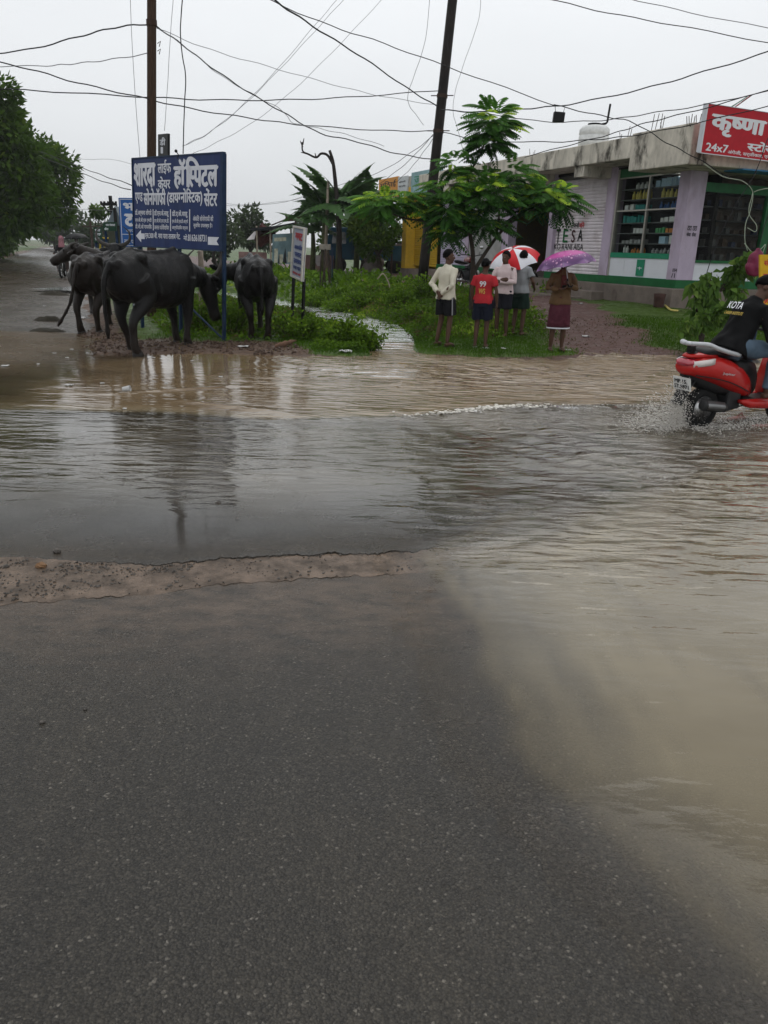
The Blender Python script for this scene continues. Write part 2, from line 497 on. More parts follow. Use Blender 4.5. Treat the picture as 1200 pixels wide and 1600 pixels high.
fn = ramp(n, l, sp2.outputs[1], [(0.0, (0.62,) * 3), (0.8, (1.1,) * 3), (1.0, (1.5,) * 3)])
c = mixc(n, l, 1.0, st.outputs[0], fn.outputs[0], 'MULTIPLY')
edge = ramp(n, l, vo.outputs['Distance'], [(0.25, (1, 1, 1)), (0.75, (0.55,) * 3)])
c = mixc(n, l, 0.8, c, edge.outputs[0], 'MULTIPLY')
big = nnoise(n, l, 1.1, 6, vec, 0.6)
bg = ramp(n, l, big.outputs['Fac'], [(0.3, (0.72, 0.72, 0.74)), (0.7, (1.22, 1.18, 1.12))])
c = mixc(n, l, 1.0, c, bg.outputs[0], 'MULTIPLY')
mid_ = nnoise(n, l, 9, 5, coords(n, l, 'Object', (1.0, 0.35, 1)), 0.65)
mg = ramp(n, l, mid_.outputs['Fac'], [(0.3, (0.82, 0.82, 0.82)), (0.7, (1.16, 1.15, 1.12))])
c = mixc(n, l, 1.0, c, mg.outputs[0], 'MULTIPLY')
ck = n.new('ShaderNodeTexVoronoi'); ck.feature = 'DISTANCE_TO_EDGE'; ck.inputs['Scale'].default_value = 0.9
ckn = nnoise(n, l, 3.5, 6, vec, 0.7)
ckv = mixc(n, l, 0.35, vec, ckn.outputs['Color'])
l.new(ckv, ck.inputs['Vector'])
ckm = nnoise(n, l, 0.7, 2, vec)
ckf = math_(n, l, 'MULTIPLY', ramp(n, l, ck.outputs['Distance'], [(0.0, (1, 1, 1)), (0.006, (0, 0, 0))]).outputs[0], ramp(n, l, ckm.outputs['Fac'], [(0.56, (0, 0, 0)), (0.62, (1, 1, 1))]).outputs[0])
c = mixc(n, l, math_(n, l, 'MULTIPLY', ckf, 0.6), c, (0.008, 0.007, 0.006))
silt = attr_node(n, 'silt')
sn = nnoise(n, l, 5, 7, coords(n, l, 'Object', (1, 2.2, 1)), 0.7)
sf = math_(n, l, 'MULTIPLY', silt, ramp(n, l, sn.outputs['Fac'], [(0.32, (0, 0, 0)), (0.62, (1, 1, 1))]).outputs[0])
c = mixc(n, l, sf, c, (0.115, 0.083, 0.060))
l.new(c, b.inputs['Base Color'])
rr = ramp(n, l, big.outputs['Fac'], [(0.35, (0.16,) * 3), (0.65, (0.36,) * 3)])
l.new(rr.outputs[0], b.inputs['Roughness'])
b.inputs['Specular IOR Level'].default_value = 0.24
b1 = bump(n, l, vo.outputs['Distance'], 0.55, 0.004, None)
fr = nnoise(n, l, 300, 3, vec)
bump(n, l, fr.outputs['Fac'], 0.3, 0.002, b, b1)
ASPH = m
def in_strip(x, y): return y < 11.6 or (road_l(y) - 1.4 < x < road_r(y) + 1.4)
def rz_(x, y): return 0.0 - 0.045 * ss(-0.02, 0.12, pool_edge(x, y)) * ss(-5, -3.4, x)
def silt(x, y):
    s = 0.75 * math.exp(-((y - (3.33 + 0.12 * x)) / 0.5) ** 2) * ss(1.2, 0.2, x)
    s += 0.55 * ss(6.8, 7.2, y) + 0.3 * ss(0.9, 2.5, x) * ss(2, 3.5, y)
    return min(1, s)
rx = axis((-60, -34, 3), (-34, -8, 0.6), (-8, 8, 0.12), (8, 60, 4))
ry = axis((-8, 0, 1), (0, 12, 0.12), (12, 30, 0.5), (30, 95, 1.5), (95, 330, 8))
sheet_obj('road', sheet(rx, ry, rz_, in_strip, {'silt': silt}), ASPH)

# ---- broken joint across the road: ochre mud, pebbles, and the lip of the upper asphalt layer
LOW = [gp(*p) for p in ((-700, 985), (-200, 962), (0, 948), (150, 936), (330, 916), (560, 900), (700, 893), (860, 880))]
UPP = [gp(*p) for p in ((-700, 900), (-200, 880), (0, 874), (250, 884), (450, 869), (640, 861), (760, 852), (870, 846))]
lowt = [(p.x, p.y) for p in LOW]; uppt = [(p.x, p.y) for p in UPP]
def rag(x, k): return 0.05 * nz(x, k, 2.2) + 0.035 * nz(x, k, 9) + 0.022 * nz(x, k, 26) + 0.012 * nz(x, k, 60)
m, nt, n, l, b = newmat('ochre_mud')
vec = coords(n, l)
t1 = nnoise(n, l, 7, 8, vec, 0.7); t2 = nnoise(n, l, 60, 4, vec)
c = ramp(n, l, t1.outputs['Fac'], [(0.32, (0.045, 0.036, 0.029)), (0.46, (0.085, 0.062, 0.045)), (0.60, (0.14, 0.10, 0.072)), (0.75, (0.18, 0.13, 0.095))])
l.new(c.outputs[0], b.inputs['Base Color'])
r = ramp(n, l, t1.outputs['Fac'], [(0.4, (0.5,) * 3), (0.6, (0.12,) * 3)]); l.new(r.outputs[0], b.inputs['Roughness'])
bump(n, l, math_(n, l, 'ADD', t1.outputs['Fac'], math_(n, l, 'MULTIPLY', t2.outputs['Fac'], 0.25)), 0.5, 0.02, b)
b.inputs['Specular IOR Level'].default_value = 0.12
OCHRE = m
mb = MB(); N = 420; K = 7
for i in range(N + 1):
    x = -3.6 + (1.15 + 3.6) * i / N
    y0 = lerp_tab(lowt, x) + rag(x, 1); y1 = lerp_tab(uppt, x) + rag(x, 2)
    for k in range(K + 1):
        t = k / K
        mb.v.append(V((x, y0 + (y1 - y0) * t, 0.0015 + 0.004 * math.sin(math.pi * t) + 0.003 * nz(x, y0 + t, 6))))
for i in range(N):
    for k in range(K):
        a = i * (K + 1) + k; mb.f.append((a, a + K + 1, a + K + 2, a + 1))
sheet_obj('mud_strip', mb, OCHRE)
mb = MB()
for i in range(N + 1):
    x = -1.75 + (1.0 + 1.75) * i / N
    y1 = lerp_tab(uppt, x) + rag(x, 2) + 0.004
    hgt = 0.011 * ss(-1.75, -1.0, x) * ss(0.75, 0.0, x) * (0.75 + 0.5 * nz(x, 3, 5)) - 0.001
    for dy, z in ((0, -0.002), (0.004, hgt), (0.02, hgt * 1.1), (0.10, hgt * 0.75), (0.32, -0.003)):
        mb.v.append(V((x, y1 + dy, z)))
for i in range(N):
    for k in range(4):
        a = i * 5 + k; mb.f.append((a, a + 5, a + 6, a + 1))
mb.attr = {'silt': [0.12] * len(mb.v)}
sheet_obj('road_upper_layer', mb, ASPH, smooth=False)
def pebbles(name, spots, mat):
    mb = MB()
    for x, y, z, r in spots:
        R = Euler((rnd.uniform(0, 3), rnd.uniform(0, 3), rnd.uniform(0, 3))).to_matrix()
        k = len(mb.v)
        mb.ell((x, y, z), (r, r * rnd.uniform(0.6, 0.95), r * rnd.uniform(0.4, 0.7)), R, 6, 4)
        for q in range(k, len(mb.v)): mb.v[q] += rdir() * r * 0.14
    return mb.build(name, mat, kind='stuff')
spots = []
while len(spots) < 1500:
    x = rnd.uniform(-2.6, 0.75)
    if rnd.random() > (0.9 if x < -0.95 else 0.22): continue
    y0, y1 = lerp_tab(lowt, x), lerp_tab(uppt, x); t = rnd.random() ** 0.8
    y = y0 + (y1 - y0) * (0.04 + 0.95 * t)
    if nz(x, y, 5, 8) < -0.08: continue
    spots.append((x, y, 0.004, rnd.choice((0.003, 0.0035, 0.004, 0.005, 0.007, 0.010))))
STONE = M('pebble', (0.085, 0.075, 0.066), 0.3, var=0.6, vs=30, bs=0.4, bsc=300)
pebbles('pebbles', spots, STONE)
spots = []
while len(spots) < 700:                                # clods trodden up round the buffaloes
    x, y = rnd.uniform(-5.6, -1.4), rnd.uniform(10.7, 13.4); z = gh(x, y)
    if z < -0.02 or g_grass(x, y) > 0.5: continue
    spots.append((x, y, z, rnd.choice((0.012, 0.015, 0.02, 0.03, 0.045))))
pebbles('mud_clods', spots, M('mud_clod', (0.07, 0.043, 0.03), 0.5, var=0.5, vs=25, bs=0.5, bsc=80))

# ---- water
XB = [(0.9, 1.02), (1.27, 0.86), (1.56, 0.72), (2.05, 0.45), (2.64, 0.36), (3.2, 0.30), (3.8, 0.15), (4.6, 0.75), (5.9, 2.0), (7, 3.0), (8.3, 4)]
def flood(x, y):
    t = x - lerp_tab(XB, y)
    s = 0.26 * noise.noise(V((t * 7 + 0.5 * nz(x, y, 1.5), y * 0.8, 4.0))) + 0.14 * noise.noise(V((t * 17, y * 1.3, 9.0)))     # silt drawn out in streaks along the water's edge
    tt = t + 0.10 * nz(x, y, 2.2, 6) + 0.025 * nz(x, y, 9, 6)
    rim = 0.22 * math.exp(-((tt - 0.10) / 0.035) ** 2) + 0.14 * math.exp(-((tt - 0.24) / 0.05) ** 2)      # pale silt lines along the shallow edge
    return max(0, min(1, 0.22 * ss(-0.04, 0.09, tt) + 0.78 * ss(0.0, 0.42 + 0.12 * y, tt) + rim * ss(4.2, 3.4, y) + s * ss(-0.1, 0.2, t)))
def w_op(x, y):
    p = ss(-0.03 - 0.25 * ss(-0.5, 1.5, x), 0.22 + 0.4 * ss(-0.5, 1.5, x), pool_edge(x, y) + 0.12 * nz(x, y, 2.7, 15) * ss(-0.5, 1.5, x))
    p *= (0.16 + 0.3 * max(0, nz(x, y, 1.4, 31))) * (1 - ss(-4.2, -5.6, x) * ss(9.5, 11.5, y)) + 0.80 * ss(-4.3, -2.9, x + 0.6 * nz(x, y, 1.2, 3))
    p *= 1 - 0.5 * ss(2.6, 4.5, x) * ss(9.4, 8.4, y)
    f = flood(x, y) * (0.46 + 0.30 * ss(1.0, 2.6, y) if y < 4.2 else 0.72 - 0.10 * ss(4.2, 5.0, y))
    thin = (0.26 + 0.16 * nz(x, y, 0.9, 11) + 0.10 * nz(x, y * 2.5, 3.0, 12)) * ss(4.0, 5.4, y)      # a little silt carried over the whole wet carriageway
    return max(p, f, thin)
def w_film(x, y):
    a = ss(3.3, 5.3, y + 0.35 * nz(x, y, 1.2) + 0.15 * nz(x, y, 4)) * max(ss(0.0, 0.3, y - lerp_tab(uppt, x) - 0.02), ss(0.2, 0.9, x)) if y > 3.2 else 0
    a *= 1 - ss(-3.2, -5.4, x + 0.5 * nz(x, y, 1.1, 5)) * ss(8.6, 10.8, y) if y > 8 else 1
    if y > 9: a *= ss(13.4, 12.2, y + 0.3 * nz(x, y, 1.5)) if x < -4.2 else 1
    return max(a, ss(-0.25, 0.35, x - lerp_tab(XB, y) + 0.10 * nz(x, y, 2.2, 6)) * (0.25 + 0.75 * ss(1.2, 3.6, y)))
def w_rip(x, y):
    a = ss(3.9, 5.2, y) * 0.24 + 0.95 * ss(-0.6, 1.4, x) * ss(3.0, 4.4, y)
    a = max(a, 0.16 * ss(-0.1, 0.6, x - lerp_tab(XB, y)))
    a *= 1 - 0.5 * ss(-1.2, -2.4, x) * ss(7.1, 7.4, y)
    a *= 1 + 0.9 * ss(7.1, 7.6, y) * ss(-1.6, -0.4, x)
    a *= max(0.25, 0.85 + 1.3 * nz(x * 0.6, y, 0.9, 21)) * (1 - 0.6 * ss(-3.2, -4.6, x))
    return a
def w_z(x, y):
    pe = pool_edge(x, y)
    crest = 0.035 * math.exp(-((pe - 0.05) / 0.10) ** 2) * ss(-0.2, 1.0, x) * (0.7 + 0.5 * nz(x, y, 2.5, 1)) * ss(7, 4, x)
    crest += 0.014 * math.exp(-((pe - 0.02) / 0.06) ** 2) * ss(-1.7, -1.1, x)
    for (cx, cy, dx, dy, amp) in ((-2.25, 8.5, 0.86, 0.5, 0.018), (-1.45, 7.55, 0.9, -0.42, 0.022)):    # small diagonal waves in the pool
        s_ = (x - cx) * dx + (y - cy) * dy; q = (x - cx) * -dy + (y - cy) * dx
        crest += amp * math.exp(-(q / 0.07) ** 2 - (s_ / 0.7) ** 4)
    r1 = math.hypot(x - 2.9, (y - 7.3) * 1.15); r2 = math.hypot(x - 0.15, (y - 11.9) * 1.3)
    crest += 0.009 * math.sin(2 * math.pi * (r1 + 0.12 * nz(x, y, 1.2)) / 0.34) * math.exp(-((r1 - 1.7) / 1.1) ** 2) * ss(4.2, 5.0, y) * ss(8.4, 7.2, y)
    crest += 0.012 * math.sin(2 * math.pi * (r2 + 0.15 * nz(x, y, 1.0)) / 0.42) * math.exp(-((r2 - 2.2) / 1.6) ** 2) * ss(7.2, 7.8, y) * ss(-2.2, -1.2, x)
    return 0.011 + crest
m, nt, n, l, b = newmat('muddy_water')
vec = coords(n, l, 'Object', (0.55, 1.7, 1), (0, 0, 0.12)); vec2 = coords(n, l, 'Object', (0.6, 2.0, 1), (0, 0, -0.45)); vec3 = coords(n, l, 'Object', (1.0, 3.0, 1), (0, 0, 0.3))
n1 = nnoise(n, l, 3.6, 1.0, vec, 0.4); n1.inputs['Distortion'].default_value = 0.9
n2 = nnoise(n, l, 6.5, 1.0, vec2, 0.4); n2.inputs['Distortion'].default_value = 0.6; n3 = nnoise(n, l, 20, 2, vec3, 0.5)
hh = math_(n, l, 'ADD', math_(n, l, 'MULTIPLY', n1.outputs['Fac'], 1.0), math_(n, l, 'ADD', math_(n, l, 'MULTIPLY', n2.outputs['Fac'], 0.60), math_(n, l, 'MULTIPLY', n3.outputs['Fac'], 0.12)))
hh = math_(n, l, 'MULTIPLY', hh, attr_node(n, 'rip'))
nm = bump(n, l, hh, 1.0, 0.050, None)
cn = nnoise(n, l, 1.6, 6, coords(n, l, 'Object', (0.6, 1.3, 1)), 0.6)
c1 = ramp(n, l, cn.outputs['Fac'], [(0.3, (0.185, 0.150, 0.092)), (0.7, (0.24, 0.20, 0.128))]); c2_ = ramp(n, l, cn.outputs['Fac'], [(0.3, (0.135, 0.092, 0.050)), (0.7, (0.21, 0.152, 0.09))])
cc_ = mixc(n, l, attr_node(n, 'pool'), c1.outputs[0], c2_.outputs[0])
df = n.new('ShaderNodeBsdfDiffuse'); l.new(cc_, df.inputs['Color'])
tr = n.new('ShaderNodeBsdfTransparent'); tr.inputs['Color'].default_value = (0.99, 0.98, 0.965, 1)
mx = n.new('ShaderNodeMixShader'); l.new(attr_node(n, 'op'), mx.inputs[0]); l.new(tr.outputs[0], mx.inputs[1]); l.new(df.outputs[0], mx.inputs[2])
gl = n.new('ShaderNodeBsdfGlossy'); gl.inputs['Roughness'].default_value = 0.06; gl.inputs['Color'].default_value = (1, 1, 1, 1); l.new(nm, gl.inputs['Normal'])
fre = n.new('ShaderNodeFresnel'); fre.inputs['IOR'].default_value = 1.62; l.new(nm, fre.inputs['Normal'])
ff = math_(n, l, 'MULTIPLY', fre.outputs[0], attr_node(n, 'film'))
mx2 = n.new('ShaderNodeMixShader'); l.new(ff, mx2.inputs[0]); l.new(mx.outputs[0], mx2.inputs[1]); l.new(gl.outputs[0], mx2.inputs[2])
l.new(mx2.outputs[0], n['Material Output'].inputs['Surface'])
n.remove(b)
WATER = m
wx = axis((-16, -6, 0.3), (-6, 8, 0.05), (8, 16, 0.4)); wy = axis((0.9, 4, 0.06), (4, 9.4, 0.04), (9.4, 13.6, 0.09))
sheet_obj('flood_water', sheet(wx, wy, w_z, lambda x, y: w_film(x, y) > 0.002 or w_op(x, y) > 0.002, {'op': w_op, 'film': w_film, 'rip': w_rip, 'pool': lambda x, y: ss(-0.1, 0.5, pool_edge(x, y))}), WATER)
# stream coming down between the weeds
mb = MB(); pts = catmull([p + V((0, 0, 0)) for p in STREAM], 10)
for i, p in enumerate(pts):
    t = (pts[min(i + 1, len(pts) - 1)] - pts[max(i - 1, 0)]).normalized(); s = V((t.y, -t.x, 0)); w = 0.5 + 0.016 * i
    for k in range(5): mb.v.append(p + s * (w * (k / 2 - 1)) + V((0, 0, 0.004 + 0.001 * i)))
for i in range(len(pts) - 1):
    for k in range(4):
        a = i * 5 + k; mb.f.append((a, a + 5, a + 6, a + 1))
mb.attr = {'op': [0.96] * len(mb.v), 'film': [1.0] * len(mb.v), 'rip': [0.5] * len(mb.v), 'pool': [0.6] * len(mb.v)}
o = sheet_obj('stream', mb, WATER)

# foam along the little wave, and the spray thrown up behind the scooter's wheel
FOAM = M('foam', (0.75, 0.72, 0.66), 0.35, var=0.1)
mb = MB()
for i in range(520):
    x = rnd.gauss(1.0, 0.33) if i < 360 else rnd.uniform(0.2, 3.0)
    y = lerp_tab(EDGE, x) + rnd.gauss(0.02, 0.03)
    r = rnd.uniform(0.003, 0.011) * (1 if i < 360 else 0.6)
    mb.ell((x, y, 0.035 + abs(rnd.gauss(0, 0.012))), (r * rnd.uniform(1, 2.4), r, r * 0.7), None, 6, 4)
mb.build('foam', FOAM, smooth=True, kind='stuff')
# ================================================================ SHOP BUILDING
LAV = M('lavender_paint', (0.44, 0.37, 0.47), 0.55, var=0.08, vs=4, bs=0.15, bsc=60, col2=(0.27, 0.22, 0.25), c2=(0.48, 0.78), c2s=2.2, sc_=(1, 1, .5))
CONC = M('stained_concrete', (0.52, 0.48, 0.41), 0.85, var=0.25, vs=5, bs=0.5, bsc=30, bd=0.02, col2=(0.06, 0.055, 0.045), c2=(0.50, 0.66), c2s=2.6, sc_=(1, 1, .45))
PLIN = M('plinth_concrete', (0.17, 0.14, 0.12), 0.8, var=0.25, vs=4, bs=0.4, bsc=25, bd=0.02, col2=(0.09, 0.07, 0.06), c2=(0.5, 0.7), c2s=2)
GREEN = M('green_paint', (0.012, 0.115, 0.035), 0.45, var=0.2, vs=5)
TEALG = M('teal_green_board', (0.02, 0.22, 0.12), 0.4, var=0.1)
WPAN = M('white_laminate', (0.62, 0.64, 0.68), 0.35, var=0.06, vs=2)
SHUT = M('shutter_white', (0.62, 0.57, 0.60), 0.45, var=0.1, vs=3, col2=(0.34, 0.29, 0.29), c2=(0.5, 0.75), c2s=1.4)
SHUTL = M('shutter_lilac', (0.42, 0.38, 0.48), 0.45, var=0.1, vs=3)
SHUTY = M('shutter_yellow', (0.42, 0.27, 0.02), 0.45, var=0.1, vs=3)
YEL = M('yellow_paint', (0.62, 0.40, 0.04), 0.5, var=0.1)
GREYW = M('grey_plaster', (0.30, 0.30, 0.29), 0.85, var=0.2, vs=3, bs=0.3)
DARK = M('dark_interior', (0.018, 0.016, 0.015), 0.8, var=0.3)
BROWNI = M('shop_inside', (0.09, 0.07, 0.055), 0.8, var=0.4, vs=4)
ROLL = M('shutter_roll', (0.10, 0.095, 0.09), 0.6, var=0.2)
ALU = M('aluminium', (0.42, 0.40, 0.36), 0.35, 0.6, var=0.1)
BLK = M('black_paint', (0.012, 0.012, 0.013), 0.5, var=0.3)
WHITE = M('white_paint', (0.72, 0.73, 0.76), 0.5, var=0.05)
REDP = M('red_print', (0.45, 0.018, 0.03), 0.45, var=0.08)
STEEL = M('rusty_bar', (0.06, 0.035, 0.025), 0.8, 0.2)
m, nt, n, l, b = newmat('shop_glass')
tr = n.new('ShaderNodeBsdfTransparent'); tr.inputs['Color'].default_value = (0.80, 0.84, 0.82, 1)
gl = n.new('ShaderNodeBsdfGlossy'); gl.inputs['Roughness'].default_value = 0.02
fre = n.new('ShaderNodeFresnel'); fre.inputs['IOR'].default_value = 1.13
mx = n.new('ShaderNodeMixShader'); l.new(fre.outputs[0], mx.inputs[0]); l.new(tr.outputs[0], mx.inputs[1]); l.new(gl.outputs[0], mx.inputs[2])
l.new(mx.outputs[0], n['Material Output'].inputs['Surface']); n.remove(b)
GLASS = m

BRZ = math.atan2(FU.y, FU.x)
shop = thing('shop_building', 'long single-storey concrete shop row with lavender pillars, glass chemist counter and rolling shutters', 'building', (FC.x, FC.y, 0.0), BRZ)
BF = frame_of(shop)
def fac(px, py, off=0.0):
    """where a pixel's ray meets the street face of the shop row (moved off metres to the street): (s, z)"""
    q = ray(px, py); o_ = V((0, 0, CAMH)); n3 = V((FN.x, FN.y, 0)); c0 = V((FC.x, FC.y, 0)) + n3 * off
    t = (c0 - o_).dot(n3) / q.dot(n3); p = o_ + q * t
    return (p.xy - FC).dot(FU), p.z
ZB = fac(1045, 450)[1]; ZG = fac(1045, 437)[1]; ZP = fac(1066, 258)[1]
OV = 0.9
kz = lambda py: at(1063, py, 17.83).z
ZS0, ZS1 = kz(256), kz(190)
def bbox(mb, x0, x1, y0, y1, z0, z1): return mb.box(((x0 + x1) / 2, (y0 + y1) / 2, (z0 + z1) / 2), (abs(x1 - x0), abs(y1 - y0), abs(z1 - z0)))
def bpart(name, mat, fn, parent=shop, **kw):
    mb = MB(); fn(mb); return mb.build(name, mat, parent, world=False, **kw)
LEN = 16.3
# structure of the row
o = bpart('roof_slab', CONC, lambda q: (bbox(q, 1.1, 13.4, -8, OV, ZS0 + 0.28, ZS1 - 0.05), bbox(q, -OV, 1.1, -8, OV + 0.002, ZS0, ZS1)), bevel=0.02)
for s0 in (2.95, 5.6, 8.0, 10.9): bpart('roof_beam', CONC, lambda q: bbox(q, s0, s0 + 0.42, 0.0, OV - 0.05, ZS0 + 0.02, ZS0 + 0.285))
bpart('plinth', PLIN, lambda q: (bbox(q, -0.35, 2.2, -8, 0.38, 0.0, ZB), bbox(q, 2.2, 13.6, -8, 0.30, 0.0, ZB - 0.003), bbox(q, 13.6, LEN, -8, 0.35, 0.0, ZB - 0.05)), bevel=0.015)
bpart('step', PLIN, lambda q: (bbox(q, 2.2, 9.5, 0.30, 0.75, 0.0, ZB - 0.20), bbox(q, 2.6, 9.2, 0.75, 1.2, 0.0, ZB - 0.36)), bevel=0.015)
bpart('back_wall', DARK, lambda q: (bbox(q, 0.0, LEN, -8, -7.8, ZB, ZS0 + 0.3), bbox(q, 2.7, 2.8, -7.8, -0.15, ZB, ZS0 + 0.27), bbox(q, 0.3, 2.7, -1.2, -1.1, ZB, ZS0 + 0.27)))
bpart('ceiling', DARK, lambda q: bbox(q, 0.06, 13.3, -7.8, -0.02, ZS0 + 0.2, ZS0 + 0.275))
bpart('corner_pillar', LAV, lambda q: bbox(q, 0.0, 0.36, -0.49, 0.0, ZG, ZS0), bevel=0.012)
bpart('pillar_base', GREEN, lambda q: bbox(q, -0.008, 0.368, -0.498, 0.008, ZB, ZG))
for a, c_ in ((2.69, 3.06), (5.45, 5.73), (8.03, 8.44), (10.86, 11.1)):
    bpart('pier', LAV, lambda q: bbox(q, a, c_, -0.3, 0.0, ZG, ZS0 + 0.28), bevel=0.01)
bpart('base_band', GREEN, lambda q: (bbox(q, 0.37, 5.74, -0.2, -0.012, ZB, ZG), bbox(q, 8.02, 13.45, -0.2, 0.006, ZB, ZG)))
# shutters
def slats(mb, x0, x1, z0, z1, y, pitch=0.085):
    nn = int((z1 - z0) / pitch); pts = []
    for i in range(nn):
        za = z0 + (z1 - z0) * i / nn; h = (z1 - z0) / nn
        pts += [(y, za), (y + 0.016, za + h * 0.2), (y + 0.018, za + h * 0.6), (y + 0.002, za + h * 0.92)]
    pts.append((y, z1))
    vs = [V((x0, a, b_)) for a, b_ in pts] + [V((x1, a, b_)) for a, b_ in pts]; k = len(pts)
    mb.add(vs, [(i, i + 1, i + 1 + k, i + k) for i in range(k - 1)])
zsh = ZS0 + 0.1
for nm, mat, x0, x1, z0, lab in (('shutter', SHUT, 3.06, 5.45, ZG - 0.02, 'dirty white rolling shutter with a cement advertisement'), ('shutter', SHUTL, 11.1, 13.35, ZG, 'lilac rolling shutter')):
    q = MB(); slats(q, x0, x1, z0, zsh, -0.13); o = q.build(nm, mat, shop, world=False, fix=False); o['label'] = lab
    bpart('shutter_rail', GREEN, lambda w: bbox(w, x0, x1, -0.16, -0.04, z0 - 0.06, z0 - 0.001), o)
    bpart('shutter_roll', ROLL, lambda w: bbox(w, x0 + 0.01, x1 - 0.01, -0.45, -0.06, zsh, ZS0 + 0.27), o)
# painted advertisement on the shutter
def BP(s0, z0, s1, z1, y): return Panel(BF @ V((s0, y, z0)), BF.to_3x3() @ V((s1 - s0, 0, 0)), V((0, 0, z1 - z0)))
def ad(body, pxl, pyt, pxr, pyb, mat, bold=0.02):
    (sa, za), (sb, zb_) = fac(pxl, max(pyb, pyt), -0.11), fac(pxr, min(pyt, pyb), -0.11)
    pn = BP(sa, za, sb, zb_, -0.107); q = MB(); pn.text(q, body, 0, 0, 1, 1, bold); return q.build('lettering', mat, shop)
ad('T', 868, 381, 877, 358, BLK); ad('E', 879, 379, 889, 358, GREEN); ad('S', 892, 379, 900, 359, M('maroon_print', (0.06, 0.012, 0.02), 0.5)); ad('A', 902, 377, 912, 358, BLK)
ad('टेक~नो', 893, 356, 906, 346, BLK, 0.03); ad('मिन', 905, 356, 914, 346, REDP, 0.03)
ad('KO RANI AISA', 866, 390, 912, 381, BLK, 0.004)
# stair opening and plain grey walls
bpart('grey_wall', GREYW, lambda q: bbox(q, 8.44, 10.86, -0.3, -0.05, ZG, ZS0 + 0.27))
bpart('stair_wall', GREYW, lambda q: bbox(q, 7.3, 8.03, -2.2, -2.0, ZB, ZS0 + 0.27))
def stairs(q):
    for i in range(9): bbox(q, 5.75, 7.3, -0.6 - 0.26 * (i + 1), -0.6 - 0.26 * i, ZB, ZB + 0.17 * (i + 1) - 0.001 * i)
bpart('staircase', M('stair', (0.07, 0.055, 0.05), 0.8), stairs)
# chemist's window: frame, panes, counter
W0, W1 = 0.37, 2.62
zsill = fac(985, 395, 0)[1]; zhead = fac(960, 281, 0)[1]; zcnt = fac(985, 403, 0)[1]; zpan = fac(985, 433, 0)[1]
win = bpart('window', ALU, lambda q: (bbox(q, W1, W1 + 0.07, -0.14, -0.02, ZG, zhead + 0.25), bbox(q, W0, W0 + 0.04, -0.12, -0.05, zsill, zhead), bbox(q, 1.44, 1.49, -0.12, -0.05, zsill, zhead),
            bbox(q, W0, W1, -0.118, -0.052, zsill + (zhead - zsill) * 0.56, zsill + (zhead - zsill) * 0.58), bbox(q, W0, W1, -0.116, -0.054, zhead, zhead + 0.03)))
for xa, xb_ in ((W0 + 0.042, 1.438), (1.492, W1 - 0.002)):
    bpart('pane', GLASS, lambda q: q.quad((xb_, -0.085, zsill + 0.002), (xa, -0.085, zsill + 0.002), (xa, -0.085, zhead - 0.002), (xb_, -0.085, zhead - 0.002)), win, fix=False)
bpart('window_header', GREEN, lambda q: bbox(q, W0, W1, -0.14, -0.04, zhead + 0.031, zhead + 0.27))
bpart('shutter_roll', ROLL, lambda q: (bbox(q, W0, W1 + 0.06, -0.42, -0.03, zhead + 0.30, ZS0 + 0.27), bbox(q, W0, W1 + 0.06, -0.04, 0.015, zhead + 0.275, zhead + 0.33)))
bpart('counter_rail', TEALG, lambda q: (bbox(q, W0, W1, -0.16, -0.01, zcnt, zsill), bbox(q, W0, W1, -0.07, -0.005, ZG + 0.01, zpan)))
bpart('counter_panel', WPAN, lambda q: (bbox(q, W0, 2.02, -0.09, -0.03, zpan, zcnt), bbox(q, 2.03, W1, -0.09, -0.032, zpan, zcnt)))
plus = bpart('cross_sign', TEALG, lambda q: bbox(q, 1.22, 1.50, -0.028, 0.0, zpan + 0.04, zcnt - 0.03), bevel=0.006)
bpart('cross', WPAN, lambda q: (bbox(q, 1.28, 1.44, 0.001, 0.006, (zpan + zcnt) / 2 - 0.008, (zpan + zcnt) / 2 + 0.008), bbox(q, 1.352, 1.368, 0.001, 0.007, (zpan + zcnt) / 2 - 0.05, (zpan + zcnt) / 2 + 0.03)), plus)
SHZ = [zsill + (zhead - zsill) * t for t in (0.0, 0.13, 0.27, 0.41, 0.575, 0.72, 0.86)]
bpart('shelf', M('shelf_board', (0.16, 0.17, 0.17), 0.5), lambda q: [bbox(q, W0 + 0.02, W1, -0.55, -0.13, z - 0.02, z) for z in SHZ])
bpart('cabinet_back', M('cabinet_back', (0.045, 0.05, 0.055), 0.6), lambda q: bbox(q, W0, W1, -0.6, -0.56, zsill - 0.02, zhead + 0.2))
m, nt, n, l, b = newmat('tube_light'); b.inputs['Emission Color'].default_value = (1, 1, 1, 1); b.inputs['Emission Strength'].default_value = 3.0
bpart('tube_light', m, lambda q: q.tube([(0.5, -0.3, zhead - 0.05), (0.86, -0.3, zhead - 0.05)], 0.018, 8))
